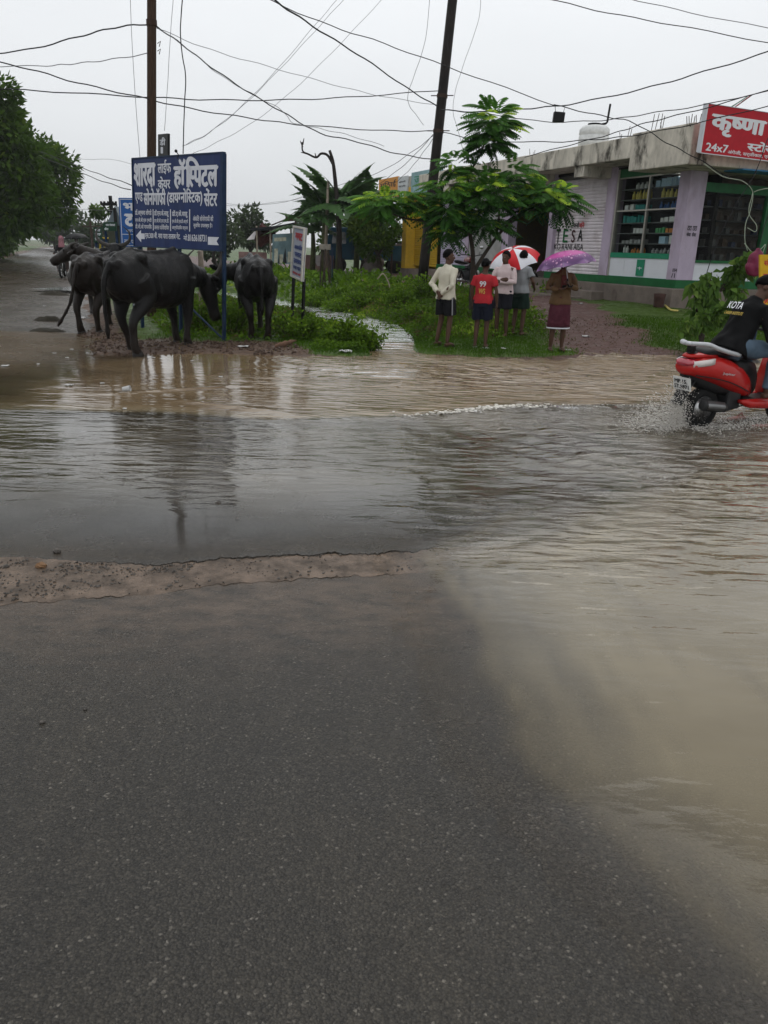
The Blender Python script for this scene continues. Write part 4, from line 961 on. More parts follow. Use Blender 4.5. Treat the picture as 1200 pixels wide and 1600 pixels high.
# --- cables: (label, material, radius, [(px, py, Y), ...])
CAB = [
 ('thick black cable sagging from the left edge to the top of the brown pole', 0, 0.013, [(-60, 88, 19), (40, 78, 18.2), (120, 58, 17.5), (180, 43, 17), (237, 37, 16.4)]),
 ('thin grey cable looping from the left edge to the hook low on the brown pole', 1, 0.008, [(-60, 104, 18), (60, 103, 17.5), (110, 100, 17.2), (165, 94, 16.9), (230, 84, 16.4)]),
 ('black cable running down from the left across the brown pole towards the dark pole', 0, 0.011, [(-60, 88, 15), (30, 104, 15.3), (120, 129, 15.8), (215, 151, 16.2), (300, 170, 17), (400, 186, 18.5), (480, 196, 19.5), (600, 204, 21), (683, 205, 21.5)]),
 ('long level black cable from the left trees to the dark pole', 0, 0.011, [(-60, 136, 17), (60, 142, 17), (215, 151, 17), (330, 156, 18), (450, 156, 19), (560, 151, 20.5), (690, 141, 21.5)]),
 ('twisted pair drooping from the brown pole down right past the dead tree', 0, 0.012, [(240, 38, 16.4), (285, 70, 16.6), (330, 105, 17), (390, 145, 17.6), (450, 180, 18.2), (500, 208, 18.8), (560, 222, 19.6), (620, 240, 20.5), (683, 250, 21.4)]),
 ('thin loose strand beside the twisted pair', 1, 0.006, [(242, 40, 16.4), (300, 82, 16.6), (345, 118, 17), (400, 150, 17.6), (440, 172, 18), (458, 192, 18.2), (490, 199, 18.6), (540, 210, 19.4), (600, 228, 20.4)]),
 ('thin grey wire from the brown pole sloping to the dark pole clamp', 1, 0.006, [(245, 44, 16.4), (330, 78, 17.5), (420, 104, 18.8), (520, 132, 20), (600, 151, 20.8), (690, 165, 21.5)]),
 ('heavy black cable from the top edge down to the dark pole', 0, 0.014, [(400, -20, 13), (440, 8, 14), (500, 48, 16), (570, 92, 18.3), (640, 140, 20.5), (686, 168, 21.5)]),
 ('grey wire from the top edge past the dark pole to the hanging black box', 0, 0.008, [(390, -14, 15), (500, 34, 15.5), (600, 68, 16), (720, 112, 16.3), (865, 164, 16.5)]),
 ('cable from the hanging black box over the roof to the corner wires', 0, 0.009, [(865, 164, 16.5), (940, 181, 16.6), (990, 192, 16.8), (1040, 222, 17), (1090, 248, 17.2), (1150, 284, 17.6)]),
 ('cable rising from the hanging black box to the right edge', 0, 0.011, [(690, 172, 18), (760, 175, 17), (820, 170, 16.7), (890, 163, 16.5), (1000, 140, 16), (1100, 112, 15.5), (1230, 72, 15)]),
 ('upper grey wire crossing the top right corner', 0, 0.009, [(830, -8, 18), (950, 20, 18), (1080, 44, 18), (1260, 78, 18)]),
 ('topmost thin wire at the right edge', 1, 0.008, [(960, -8, 19), (1080, 20, 19), (1260, 56, 19)]),
 ('black cable from the dark pole over the shop roof, just under the tank pipe', 0, 0.009, [(690, 172, 21.5), (760, 178, 20), (850, 190, 19), (940, 188, 18), (1010, 178, 17.4), (1110, 162, 16.8), (1240, 132, 16)]),
 ('low cable from the dark pole behind the tree to the red signboard', 0, 0.010, [(683, 205, 21.5), (750, 218, 20), (850, 222, 18.8), (930, 218, 18), (1000, 210, 17.4), (1100, 190, 16.9), (1260, 150, 16)]),
 ('pair of cables draped from the roof corner to the red signboard', 0, 0.010, [(820, 245, 21), (900, 224, 19.5), (960, 208, 18.5), (1010, 192, 17.6), (1090, 172, 17), (1250, 128, 16.4)]),
 ('vertical grey drop wire left of the brown pole', 1, 0.005, [(203, -20, 16), (206, 60, 16), (212, 160, 16), (219, 250, 16)]),
 ('vertical grey drop wire right of the brown pole', 1, 0.005, [(272, -20, 17), (266, 60, 17), (262, 130, 17), (257, 205, 17.2)]),
 ('wavy black drop wire falling to the top of the hospital board', 0, 0.009, [(287, -20, 14), (282, 40, 14), (284, 80, 14), (290, 120, 14), (288, 170, 14), (286, 240, 14.1)]),
 ('long slanting pair of thin wires from top centre, upper strand', 1, 0.006, [(545, -10, 24), (500, 40, 23), (440, 105, 22), (380, 165, 21), (330, 205, 20), (290, 226, 19)]),
 ('long slanting pair of thin wires from top centre, lower strand', 1, 0.006, [(535, -10, 24), (495, 36, 23), (430, 112, 22), (375, 168, 21), (320, 212, 20), (285, 228, 19)]),
 ('single thin wire slanting from the top down left behind the hospital board', 1, 0.006, [(605, -10, 26), (540, 60, 25), (470, 130, 24), (400, 188, 23), (340, 222, 22), (296, 243, 21)]),
 ('thin curved wire hanging in the sky left of the dark pole', 1, 0.006, [(673, -20, 20), (665, 60, 20), (650, 110, 20.3), (638, 145, 20.6), (640, 165, 20.9), (662, 195, 21.4)]),
 ('thin curved wire hanging in the sky right of the dark pole', 1, 0.006, [(752, -20, 22), (748, 30, 22), (728, 90, 22), (712, 140, 22), (708, 175, 22), (716, 205, 22), (725, 240, 22)]),
 ('black service wire fanning from the dark pole down to the yellow shop, first strand', 0, 0.008, [(680, 207, 21.5), (640, 250, 24), (600, 282, 27), (560, 306, 29)]),
 ('second black service wire fanning down left from the dark pole to the banana plants', 0, 0.008, [(680, 210, 21.5), (640, 240, 24), (590, 270, 28), (520, 292, 32), (430, 318, 38), (340, 322, 44)]),
 ('third service wire fanning steeply from the dark pole to the hoardings', 0, 0.007, [(680, 212, 21.5), (660, 240, 24), (640, 265, 27), (620, 284, 30)]),
 ('low faint wire from left background to the dark pole', 1, 0.007, [(120, 248, 34), (205, 256, 33), (345, 316, 34), (430, 316, 34), (480, 308, 33)]),
 ('upper of two dark cables slanting from the left trees to the hospital board', 0, 0.010, [(60, 236, 30), (118, 258, 26), (160, 274, 22), (206, 289, 17)]),
 ('lower of two dark cables slanting from the left trees to the hospital board', 0, 0.010, [(60, 243, 30), (108, 263, 26), (160, 283, 22), (204, 297, 17)]),
 ('faint wire over the far road between the trees and the transformer pole', 1, 0.012, [(60, 322, 50), (115, 326, 48), (150, 328, 46), (200, 330, 44)]),
]
for lab, mt, r, pts in CAB:
    P3 = catmull([at(*p) for p in pts], 6)
    q = MB(); k = rnd.uniform(0, 9)
    q.tube([p + V((0, 0, 0.012 * math.sin(i * 1.3 + k))) for i, p in enumerate(P3)], r, 5)
    tag(q.build('cable', WIREG if mt else WIREM, smooth=True), lab, 'cable')
p = at(873, 183, 16.4); t = thing('cable_box', 'small black box hanging by two wires from the crossing cables', 'box', p)
q = MB(); q.box(p, (0.21, 0.12, 0.17), Matrix.Rotation(0.06, 3, 'Y')); q.build('case', BLK, t, bevel=0.01)
for dx in (-0.07, 0.08): q = MB(); q.tube([p + V((dx, 0, 0.08)), p + V((dx * 1.3, 0, 0.2)), at(866 + dx * 40, 165, 16.45)], 0.006, 5); q.build('hanger', WIREM, t)
# tangle of pale wires in front of the side counter, and a lamp-like bracket on the board top
for lab, pts in (('pale green wire hanging in loops before the dark counter', [(1100, 256, 17.2), (1130, 276, 17.3), (1160, 283, 17.4), (1176, 300, 17.5), (1172, 330, 17.5), (1165, 350, 17.5), (1164, 375, 17.5), (1168, 392, 17.5)]),
                 ('loose white wire end curling right of the dark counter', [(1178, 300, 17.4), (1190, 296, 17.3), (1215, 292, 17.2)]),
                 ('yellowish looped wire below the wire junction', [(1176, 302, 17.5), (1170, 332, 17.5), (1182, 352, 17.5), (1180, 362, 17.5), (1168, 356, 17.5)]),
                 ('pale wire curl above the pink bag', [(1163, 380, 17.3), (1178, 396, 17.3), (1190, 388, 17.3), (1196, 382, 17.3), (1192, 395, 17.3)]),
                 ('long thin black stay wire slanting down across the dark counter', [(1200, 215, 16.4), (1180, 270, 16.4), (1150, 320, 16.4), (1120, 380, 16.4), (1100, 440, 16.4)])):
    q = MB(); q.tube(catmull([at(*p_) for p_ in pts], 6), 0.009, 5); tag(q.build('cable', WIREM if 'black' in lab else M('wire_pale', (0.3, 0.34, 0.26), 0.5), smooth=True), lab, 'cable')
for lab, px, py in (('little round-headed iron hook on top of the hospital board', 275, 236), ('thin iron spike on the right half of the hospital board top', 298, 242)):
    a = at(px + 2, 248, 13.4); b_ = at(px, py, 13.4); q = MB(); q.tube([a, a.lerp(b_, 0.5) + V((0.03, 0, 0)), b_], 0.008, 6)
    if 'round' in lab: q.ell(b_, 0.025)
    tag(q.build('iron_hook', BLK), lab, 'hook')
# ================================================================ BUFFALOES
def hide(name, col, legs):
    if name in _mats: return _mats[name]
    m, nt, n, l, b = newmat(name)
    tc = n.new('ShaderNodeTexCoord'); vec = coords(n, l)
    t = nnoise(n, l, 6, 6, vec, 0.6); t2 = nnoise(n, l, 60, 4, vec)
    c = ramp(n, l, t.outputs['Fac'], [(0.3, tuple(x * 0.7 for x in col)), (0.7, tuple(x * 1.35 for x in col))])
    sx = n.new('ShaderNodeSeparateXYZ'); l.new(tc.outputs['Object'], sx.inputs[0])
    hz = math_(n, l, 'ADD', sx.outputs[2], math_(n, l, 'MULTIPLY', t.outputs['Fac'], 0.4))
    f = ramp(n, l, hz, [(0.25, (1, 1, 1)), (0.75, (0, 0, 0))])          # mud splashed up the lower legs
    l.new(mixc(n, l, math_(n, l, 'MULTIPLY', f.outputs[0], 0.6), c.outputs[0], legs), b.inputs['Base Color'])
    b.inputs['Roughness'].default_value = 0.36; b.inputs['Specular IOR Level'].default_value = 0.16
    bump(n, l, math_(n, l, 'ADD', t2.outputs['Fac'], t.outputs['Fac']), 0.6, 0.02, b)
    _mats[name] = m; return m
HORN = M('horn', (0.055, 0.05, 0.045), 0.45, var=0.3, vs=20, bs=0.3, bsc=60)
HOOF = M('hoof', (0.02, 0.017, 0.015), 0.5)
EYEM = M('eye_dark', (0.01, 0.008, 0.007), 0.1)
def buffalo(label, loc, ang, poll, muz, sc_=1.0, legs=((0, 0), (0, 0), (0, 0), (0, 0)), tail=((-1.0, 0.03, 0.85), (-0.97, 0.05, 0.45)), col=(0.0045, 0.0042, 0.0042), mud=(0.024, 0.016, 0.011), up=(0, 0, 1), fat=1.0, hornup=0.5, hs=1.0):
    t = thing('buffalo', label, 'buffalo', loc, ang, 'buffaloes standing at the roadside')
    mb = MB()
    R_ = [(-.93, 1.17, .98, .06), (-.88, 1.25, .84, .17), (-.74, 1.31, .72, .25), (-.55, 1.355, .68, .275), (-.3, 1.31, .62, .285), (0, 1.295, .57, .325), (.25, 1.32, .57, .32), (.48, 1.36, .62, .26), (.66, 1.31, .70, .21), (.82, 1.2, .82, .13)]
    rings = []
    for x, zt, zb_, w in R_:
        ring = []
        zc, hz_ = (zt + zb_) / 2, (zt - zb_) / 2
        for k in range(28):
            a = 2 * math.pi * k / 28; ca, sa = math.cos(a), math.sin(a)
            wy = w * fat * math.copysign(abs(ca) ** 0.85, ca) * (1.0 - 0.22 * max(0, sa) ** 1.5)
            ring.append(V((x, wy, zc + hz_ * math.copysign(abs(sa) ** 0.9, sa))))
        rings.append(ring)
    mb.loft(rings)
    for s in (-1, 1):
        mb.ell((-.56, s * .20, 1.255), (.10, .075, .075)); mb.ell((-.87, s * .09, 1.17), (.07, .05, .07))
        mb.ell((.46, s * .17, 1.02), (.17, .10, .30)); mb.ell((-.62, s * .165, .97), (.22, .11, .30))
        mb.tube([(-.55, s * .22, 1.25), (-.45, s * .22, 1.05), (-.42, s * .23, .8)], [.05, .04, .05], 8)
        for i in range(5): mb.tube([(-.25 + .14 * i, s * .16, 1.24), (-.28 + .14 * i, s * .275 * fat, 1.0), (-.26 + .14 * i, s * .29 * fat, .78)], .022, 6)
    mb.tube([(-.85, 0, 1.25), (-.55, 0, 1.35), (-.2, 0, 1.31), (.2, 0, 1.32), (.48, 0, 1.36)], [.04, .045, .04, .045, .05], 8)
    L = [(-1, -1), (-1, 1), (1, -1), (1, 1)]
    for (fx, s), (dx, dy) in zip(L, legs):
        if fx < 0: P_ = [(-.62, .18, 1.0, .16), (-.50, .21, .76, .13), (-.73 + dx * .6, .18 + dy * .6, .48, .068), (-.72 + dx * .9, .175 + dy, .28, .050), (-.70 + dx, .17 + dy, .13, .056), (-.66 + dx, .17 + dy, .045, .066)]
        else: P_ = [(.50, .15, .98, .15), (.49, .16, .74, .10), (.52 + dx * .5, .15 + dy * .5, .44, .066), (.52 + dx * .8, .145 + dy, .28, .047), (.52 + dx, .14 + dy, .13, .055), (.55 + dx, .14 + dy, .045, .064)]
        pts = catmull([(x, s * y, z) for x, y, z, r in P_], 4); rr = [lerp_tab([(i * 4, P_[i][3]) for i in range(6)], i) for i in range(len(pts))]
        mb.tube(pts, rr, 12, up=(0, 1, 0))
        hf = MB(); h = V((P_[-1][0], s * P_[-1][1], 0)); hf.loft([[h + V((.085 * q_ * math.cos(a) + (.012 if z_ < .03 else 0), .07 * q_ * math.sin(a), z_)) for a in [2 * math.pi * k / 14 for k in range(14)]] for z_, q_ in ((-.015, 1.02), (.02, 1.0), (.07, .85))]); 
        hf.xform(Matrix.Scale(sc_, 4)); hf.build('hoof', HOOF, t, world=False, smooth=True)
    tp = catmull([(-.92, 0, 1.20), (-1.0, tail[0][1] * .5, 1.05)] + list(tail), 5)
    mb.tube(tp, [.045 - .022 * i / len(tp) for i in range(len(tp))], 8)
    e = V(tail[-1]); d = (e - V(tail[-2])).normalized(); mb.tube([e - d * .05, e + d * .08, e + d * .18], [.024, .042, .02], 8)
    poll, muz = V(poll), V(muz); f = (muz - poll).normalized(); sd = V(up).cross(f).normalized(); u = f.cross(sd)
    npts = catmull([(.45, 0, 1.08), (.68, poll.y * .12, 1.06 + (poll.z - 1.06) * .25), poll - f * .06 - u * .06], 5)
    mb.tube(npts, [.29 - .15 * i / (len(npts) - 1) for i in range(len(npts))], 14, flat=.72, up=(0, 0, 1))
    LH = (muz - poll).length
    hd = []
    for tt, w, hh, off in ((-.14, .085, .08, 0), (0, .125, .12, 0), (.25, .12, .125, -.01), (.5, .095, .105, -.02), (.75, .075, .085, -.03), (.92, .085, .085, -.035), (1.02, .07, .065, -.035), (1.06, .03, .03, -.035)):
        c_ = poll + f * (LH * tt) + u * off; w *= 1.12; hh *= 1.12
        hd.append([c_ + sd * (w * math.cos(a)) + u * (hh * math.sin(a)) for a in [2 * math.pi * k / 16 for k in range(16)]])
    mb.loft(hd)
    for s in (-1, 1):
        b0 = poll + sd * (s * .10) - u * .01; mb.tube([b0, b0 + sd * (s * .12) - u * .05 - f * .02, b0 + sd * (s * .24) - u * .09], [.03, .06, .015], 8, flat=.45, up=f)
        mb.ell(poll + f * LH * .30 + sd * (s * .105) + u * .045, (.035, .035, .03)); mb.ell(muz + sd * (s * .05) + f * .0, (.03, .03, .03))
    mb.xform(Matrix.Scale(sc_, 4))
    organic(mb, 'body', hide('buffalo_hide_%.3f' % col[0], col, mud), t, 0.016, 5, disp=0.012, dscale=10, seed=loc[0])
    for s in (-1, 1):
        q = MB(); hp = catmull([poll + sd * (s * .07) + u * .06, poll + sd * (s * .20) + u * .05 - f * .06, poll + sd * (s * .31) + u * .06 - f * .18, poll + sd * (s * .31) + u * (.06 + hornup * .1) - f * .33, poll + sd * (s * .20) + u * (.06 + hornup * .2) - f * .42], 6)
        hp = [hp[0] + (p_ - hp[0]) * hs for p_ in hp]; q.tube(hp, [.048 * (1 - .85 * (i / (len(hp) - 1)) ** 1.3) for i in range(len(hp))], 10, flat=.7); q.xform(Matrix.Scale(sc_, 4)); q.build('horn', HORN, t, world=False, smooth=True)
        q = MB(); q.ell((poll + f * LH * .30 + sd * (s * .122) + u * .05) * sc_, .020 * sc_, None, 8, 6); q.build('eye', EYEM, t, world=False, smooth=True)
    return t
buffalo('large black buffalo grazing head down under the hospital board, nearest of the herd', (-3.46, 11.80, 0.0), math.radians(70), (1.20, -.02, .93), (1.36, -.10, .36), 1.06,
        ((-.10, .02), (.26, 0), (-.06, .0), (.10, 0.02)), tail=((-1.04, .05, .8), (-1.0, .07, .42)), hornup=0.9, up=(1, 0, .25))
buffalo('brownish black buffalo seen from behind with its head turned left over the road', (-5.16, 14.25, 0.0), math.radians(88), (.84, .78, 1.40), (.95, 1.30, 1.19), 0.98,
        ((.04, -.03), (-.04, -.02), (.0, .02), (.05, 0)), tail=((-1.04, .06, .85), (-1.03, .17, .52), (-1.02, .32, .30)), col=(0.012, 0.0085, 0.0065), fat=1.0, hornup=-0.1, hs=.55)
buffalo('buffalo mostly hidden behind the others, its horned head raised below the blue board', (-6.15, 17.3, 0.0), math.radians(-55), (.98, -.05, 1.40), (1.32, -.12, 1.02), 1.0, hornup=0.6)
buffalo('black buffalo seen from behind right of the hospital board, head lowered to the weeds', (-2.36, 13.80, 0.04), math.radians(106), (1.05, .44, 1.02), (1.14, .72, .58), 0.98,
        ((.0, -.03), (.1, -.04), (-.12, .0), (.12, .02)), tail=((-1.0, -.02, .9), (-.97, -.02, .6)), col=(0.004, 0.0036, 0.0036), hornup=0.5, up=(1, 0, .4))

# ================================================================ PEOPLE
SKIN = M('skin', (0.085, 0.045, 0.030), 0.5, var=0.15, vs=12)
HAIR = M('hair', (0.005, 0.0045, 0.0045), 0.6, var=0.3, vs=40, bs=0.5, bsc=120, spec=.15)
def cloth(name, col, var=0.12, **k): return M(name, col, 0.85, var=var, vs=k.pop('vs', 7), bs=0.35, bsc=18, bd=0.02, spec=0.3, **k)
def hand(mb, w, d, palm, thumb, curl=0.4, k=1.0):
    """palm, four fingers of different lengths with knuckle bends, thumb from the palm's side"""
    d = V(d).normalized(); palm = V(palm); palm = (palm - d * palm.dot(d)).normalized(); th = palm.cross(d) * thumb
    w = V(w)
    mb.tube([w, w + d * .035, w + d * .085], [.027, .040, .038], 10, flat=.5, up=th)
    for i, (o_, L) in enumerate(((.030, .070), (.010, .078), (-.010, .072), (-.029, .056))):
        p = w + d * .082 + th * o_; a = curl * (0.8 + 0.1 * i); p1 = p + (d * math.cos(a) + palm * math.sin(a)) * L * .45; p2 = p1 + (d * math.cos(2 * a) + palm * math.sin(2 * a)) * L * .32; p3 = p2 + (d * math.cos(2.7 * a) + palm * math.sin(2.7 * a)) * L * .23
        mb.tube([p - d * .01, p1, p2, p3], [.0105, .0095, .0085, .007], 7)
    b0 = w + d * .03 + th * .032; p1 = b0 + (d * .6 + th * .7 + palm * .25) * .035; mb.tube([b0 - th * .01, p1, p1 + (d * .9 + th * .2 + palm * .35 * (1 + curl)) * .03], [.014, .0115, .009], 7)
def person(name, label, loc, rz, H, pose, wear, headyaw=0.0, headpitch=0.0, hairk=1.0, lean=0.0, group=None, cat='person', seat=False):
    """local frame: faces +y, right hand at +x; built for 1.70 m and scaled to H"""
    k = H / 1.70; S = Matrix.Scale(k, 4); t = thing(name, label, cat, loc, rz, group)
    J = dict(hip=(.09, 0, .92), knee=(.10, .03, .50), ankle=(.105, -.02, .085), toe=(.125, .15, .03))
    P_ = pose
    Ln = Matrix.Rotation(-lean, 3, 'X'); Z0 = V((0, 0, P_.get('pz', .92))); base = V(P_.get('po', (0, 0, 0)))
    def T(p): return Ln @ (V(p) - V((0, 0, .92))) + Z0 + base            # upper body leans about the pelvis
    mb = MB()
    tor = [(.84, .12, .10), (.92, .155, .115), (1.05, .135, .10), (1.2, .15, .11), (1.32, .165, .112), (1.385, .14, .09), (1.44, .075, .068)]
    mb.loft([[T((w * math.cos(a), d * math.sin(a) - .005, z)) for a in [2 * math.pi * i / 20 for i in range(20)]] for z, w, d in tor])
    mb.tube([T((0, 0, 1.40)), T((0, .012, 1.50)), T((0, .02, 1.56))], [.062, .055, .055], 12)
    hc = T((0, .025, 1.60)); HR = Ln @ (Matrix.Rotation(headyaw, 3, 'Z') @ Matrix.Rotation(headpitch, 3, 'X')); hh = lambda x, y, z: hc + HR @ V((x, y, z))
    mb.ell(hh(0, -.012, .03), (.074, .092, .088), HR, 16, 12); mb.ell(hh(0, .025, -.035), (.058, .066, .085), HR, 14, 10)
    mb.ell(hh(0, .055, -.092), (.028, .026, .022), HR); mb.tube([hh(0, .088, .015), hh(0, .105, -.022), hh(0, .096, -.034)], [.010, .016, .012], 8)
    mb.ell(hh(0, .082, -.062), (.026, .014, .011), HR); mb.ell(hh(0, .075, .028), (.05, .018, .012), HR)
    for s in (-1, 1): mb.ell(hh(s * .076, -.005, -.012), (.011, .022, .032), HR)
    arms = {}
    for s, nm in ((1, 'R'), (-1, 'L')):
        sh = T((s * .172, 0, 1.362)); e, w = T(P_['e' + nm]), T(P_['w' + nm])
        mb.tube([T((s * .12, 0, 1.37)), sh, sh.lerp(e, .5), e, e.lerp(w, .35), w], [.055, .056, .045, .036, .038, .026], 10)
        hdir, pal = P_.get('h' + nm, ((w - e), (0, 1, 0))); hand(mb, w - (Ln @ V(hdir)).normalized() * .01, Ln @ V(hdir), Ln @ V(pal), s * P_.get('th' + nm, 1), P_.get('c' + nm, .45))
        arms[nm] = (sh, e, w)
        hp, kn, an, to = [V((s * v[0], v[1], v[2])) if not isinstance(v, list) else V(v) for v in [P_.get(q + nm, J[q]) for q in ('hip', 'knee', 'ankle', 'toe')]]
        if seat: hp = hp + V((0, 0, Z0.z - .92)) + base
        mb.tube([hp, hp.lerp(kn, .5), kn, kn.lerp(an, .35), an], [.09, .074, .054, .050, .034], 12)
        mb.tube([an + V((0, -.045, -.045)) * 1, an + (to - an) * .45 + V((0, 0, -.012)), to], [.030, .034, .022], 10, flat=1.25, up=(0, 0, 1))
        arms['leg' + nm] = (hp, kn, an, to)
    mb.xform(S); organic(mb, 'body', SKIN, t, 0.0085, 3)
    for s in (-1, 1):
        q = MB(); q.ell(hh(s * .030, .082, .008), (.012, .008, .007), HR, 8, 6); q.xform(S); q.build('eye', M('eyeball', (.28, .26, .25), .3), t, world=False, smooth=True)
    # hair: a cap that ends above the brow, covers the sides to the ears and the back to the nape
    rows = []; n_ = 26
    for a_i in range(8):
        ring = []
        for j in range(n_):
            az = 2 * math.pi * j / n_; fr = math.sin(az)              # +1 front
            lim = math.radians(lerp_tab([(-1, 118), (-.3, 112), (.25, 88), (.6, 62), (1, 58)], fr)); a = lim * (a_i + .35) / 7.35
            rr = 1.17 + .05 * noise.noise(V((az * 3, a * 4, loc[0]))) + (.06 if a < .6 else 0)
            ring.append(hh(.074 * rr * math.sin(a) * math.cos(az), -.012 + .094 * rr * math.sin(a) * math.sin(az), .03 + .092 * rr * hairk * math.cos(a)))
        rows.append(ring)
    inner = [hh(*(HR.inverted() @ (p - hc) * .9 + V((0, -.001, .003)))) for p in rows[-1]]
    q = MB(); q.loft(rows + [inner]); q.xform(S); q.build('hair', HAIR, t, world=False, smooth=True)
    C = wear
    def torso_cloth(name, mat, zb_, zt=1.44, sleeve=.5, grow=.022, flare=0.03, collar=True):
        q = MB(); ringz = [(zb_, .165 + flare, .125 + flare), (zb_ + .08, .165 + flare * .8, .122 + flare * .7), (1.05, .152 + .01, .118), (1.2, .158, .122), (1.32, .165, .120), (1.385, .138, .098), (zt, .075, .075)]
        ringz = [r for r in ringz if r[0] >= zb_]; ringz.sort()
        q.loft([[T(((w + grow * .6) * math.cos(a), (d + grow * .4) * math.sin(a) - .006, z)) for a in [2 * math.pi * i / 24 for i in range(24)]] for z, w, d in ringz])
        if collar: q.tube([T((0, -.005, 1.425)), T((0, 0, 1.475))], [.085, .075], 14)
        for nm, s in (('R', 1), ('L', -1)):
            sh, e, w = arms[nm]; a0 = T((s * .10, 0, 1.365))
            pts = [a0, sh, sh.lerp(e, .5), e, e.lerp(w, .5), e.lerp(w, .94)]; rad = [.066, .066, .059, .053, .047, .041]
            n2 = 3 if sleeve < .5 else (4 if sleeve < .8 else 6)
            if sleeve < .5: pts[2] = sh.lerp(e, .62); rad[2] = .076
            q.tube(pts[:n2], rad[:n2], 14)
        q.xform(S); return organic(q, name, mat, t, 0.011, 2, disp=.020, dscale=13, seed=loc[0] * 3)
    if 'shirt' in C: torso_cloth('shirt', C['shirt'][0], **C['shirt'][1])
    if 'shorts' in C:
        mat, zl, wd = C['shorts']; q = MB()
        q.loft([[T((w * math.cos(a), d * math.sin(a) - .005, z)) for a in [2 * math.pi * i / 20 for i in range(20)]] for z, w, d in ((.80, .15, .125), (.86, .178, .138), (.95, .17, .13), (1.02, .16, .122))])
        for nm, s in (('R', 1), ('L', -1)):
            hp, kn, an, to = arms['leg' + nm]; v = kn - hp; e = hp + v * zl
            pts = [hp + V((0, 0, .03)), hp.lerp(e, .5), e]; rad = [.105, .11 + wd * .5, .105 + wd]
            if zl > 1.2: e = an + (kn - an) * .08; pts = [hp + V((0, 0, .02)), hp.lerp(kn, .5), kn, kn.lerp(an, .5), e]; rad = [.11, .095, .082, .075, .068]
            q.tube(pts, rad, 16)
        q.xform(S); organic(q, C.get('sname', 'shorts'), mat, t, 0.011, 2, disp=.018, dscale=12, seed=loc[1] * 3)
    return t, k, T, hh, arms, S
def sandals(t, arms, S, mat):
    for nm in 'RL':
        hp, kn, an, to = arms['leg' + nm]; f = V((to.x - an.x, to.y - an.y, 0)).normalized(); sd = V((f.y, -f.x, 0)); c_ = V((an.x, an.y, 0)) + f * .06; q = MB()
        q.loft([[c_ + f * (.155 * g * math.cos(a)) + sd * (.05 * g * math.sin(a)) + V((0, 0, z)) for a in [2 * math.pi * i / 18 for i in range(18)]] for z, g in ((-.004, .97), (0.002, 1), (.016, 1), (.018, .97))])
        q.tube([c_ + f * .07 + sd * .045 + V((0, 0, .012)), c_ + f * .075 + V((0, 0, .065)), c_ + f * .07 - sd * .045 + V((0, 0, .012))], .010, 6)
        q.xform(S); q.build('sandal', mat, t, world=False, smooth=False)
GZ = lambda x, y: gh(x, y)
def spot(px, py):
    z = .08
    for _ in range(8):
        p = gp(px, py, z); z = gh(p.x, p.y)
    return V((p.x, p.y, z))
# man with hands behind his back
p = spot(693, 541)
t, k, T, hh, arms, S = person('person', 'young man in cream long-sleeved shirt and black shorts, hands clasped behind his back', p, math.radians(-48), 1.49,
    dict(eR=(.27, -.13, 1.12), wR=(.06, -.20, .95), hR=((-.6, -.1, -.75), (0, 1, .1)), eL=(-.27, -.13, 1.12), wL=(-.02, -.21, .99), hL=((.55, -.05, -.6), (0, 1, .2)), kneeL=(.11, .02, .5), ankleL=(.15, -.04, .085), toeL=(.19, .12, .03)),
    dict(shirt=(cloth('cream_shirt', (.50, .47, .38), .08), dict(zb_=.86, sleeve=1.0)), shorts=(cloth('black_shorts', (.014, .014, .017)), .82, .015)), headyaw=math.radians(-48), group='people standing on the grass bank')
sandals(t, arms, S, M('sandal_brown', (.03, .02, .016), .7))
for s in (1,): q = MB(); hp, kn, an, to = arms['legR']; e = hp + (kn - hp) * .8; q.quad(*[S @ v for v in (hp + V((.125, -.07, -.02)), hp + V((.13, -.045, -.02)), e + V((.125, -.05, 0)), e + V((.118, -.078, 0)))]); q.build('side_stripe', M('stripe_grey', (.22, .22, .23), .7), t, world=False)
# boy in red
p = spot(750, 543)
t, k, T, hh, arms, S = person('person', 'boy in red T-shirt with printed back and navy shorts, back to the road', p, math.radians(-18), 1.38,
    dict(eR=(.26, -.02, 1.12), wR=(.27, .05, .88), hR=((.1, .15, -1), (-1, 0, 0)), eL=(-.24, -.01, 1.12), wL=(-.22, .06, .88), hL=((-.02, .2, -1), (1, 0, 0))),
    dict(shirt=(cloth('red_tshirt', (.36, .022, .03), .1), dict(zb_=.88, sleeve=.3, collar=False)), shorts=(cloth('navy_shorts', (.014, .017, .032)), .86, .012)), headyaw=math.radians(-12), group='people standing on the grass bank')
sandals(t, arms, S, M('sandal_black', (.012, .012, .012), .7))
F0 = frame_of(t)
def backtext(items, y=-.150):
    for mat, bd, x0, x1, z0, z1 in items:
        a = F0 @ (S @ T((x0, y, z0))); b_ = F0 @ (S @ T((x1, y, z0))); c_ = F0 @ (S @ T((x0, y + .004, z1)))
        pn = Panel(a, b_ - a, c_ - a); q = MB(); pn.text(q, bd, 0, 0, 1, 1, .022); q.build('lettering', mat, t)
backtext([(CREAM, '99', -.06, .07, 1.2, 1.31), (M('gold_print', (.5, .36, .08), .6), 'WS', -.07, .06, 1.07, 1.17)], y=-.165)
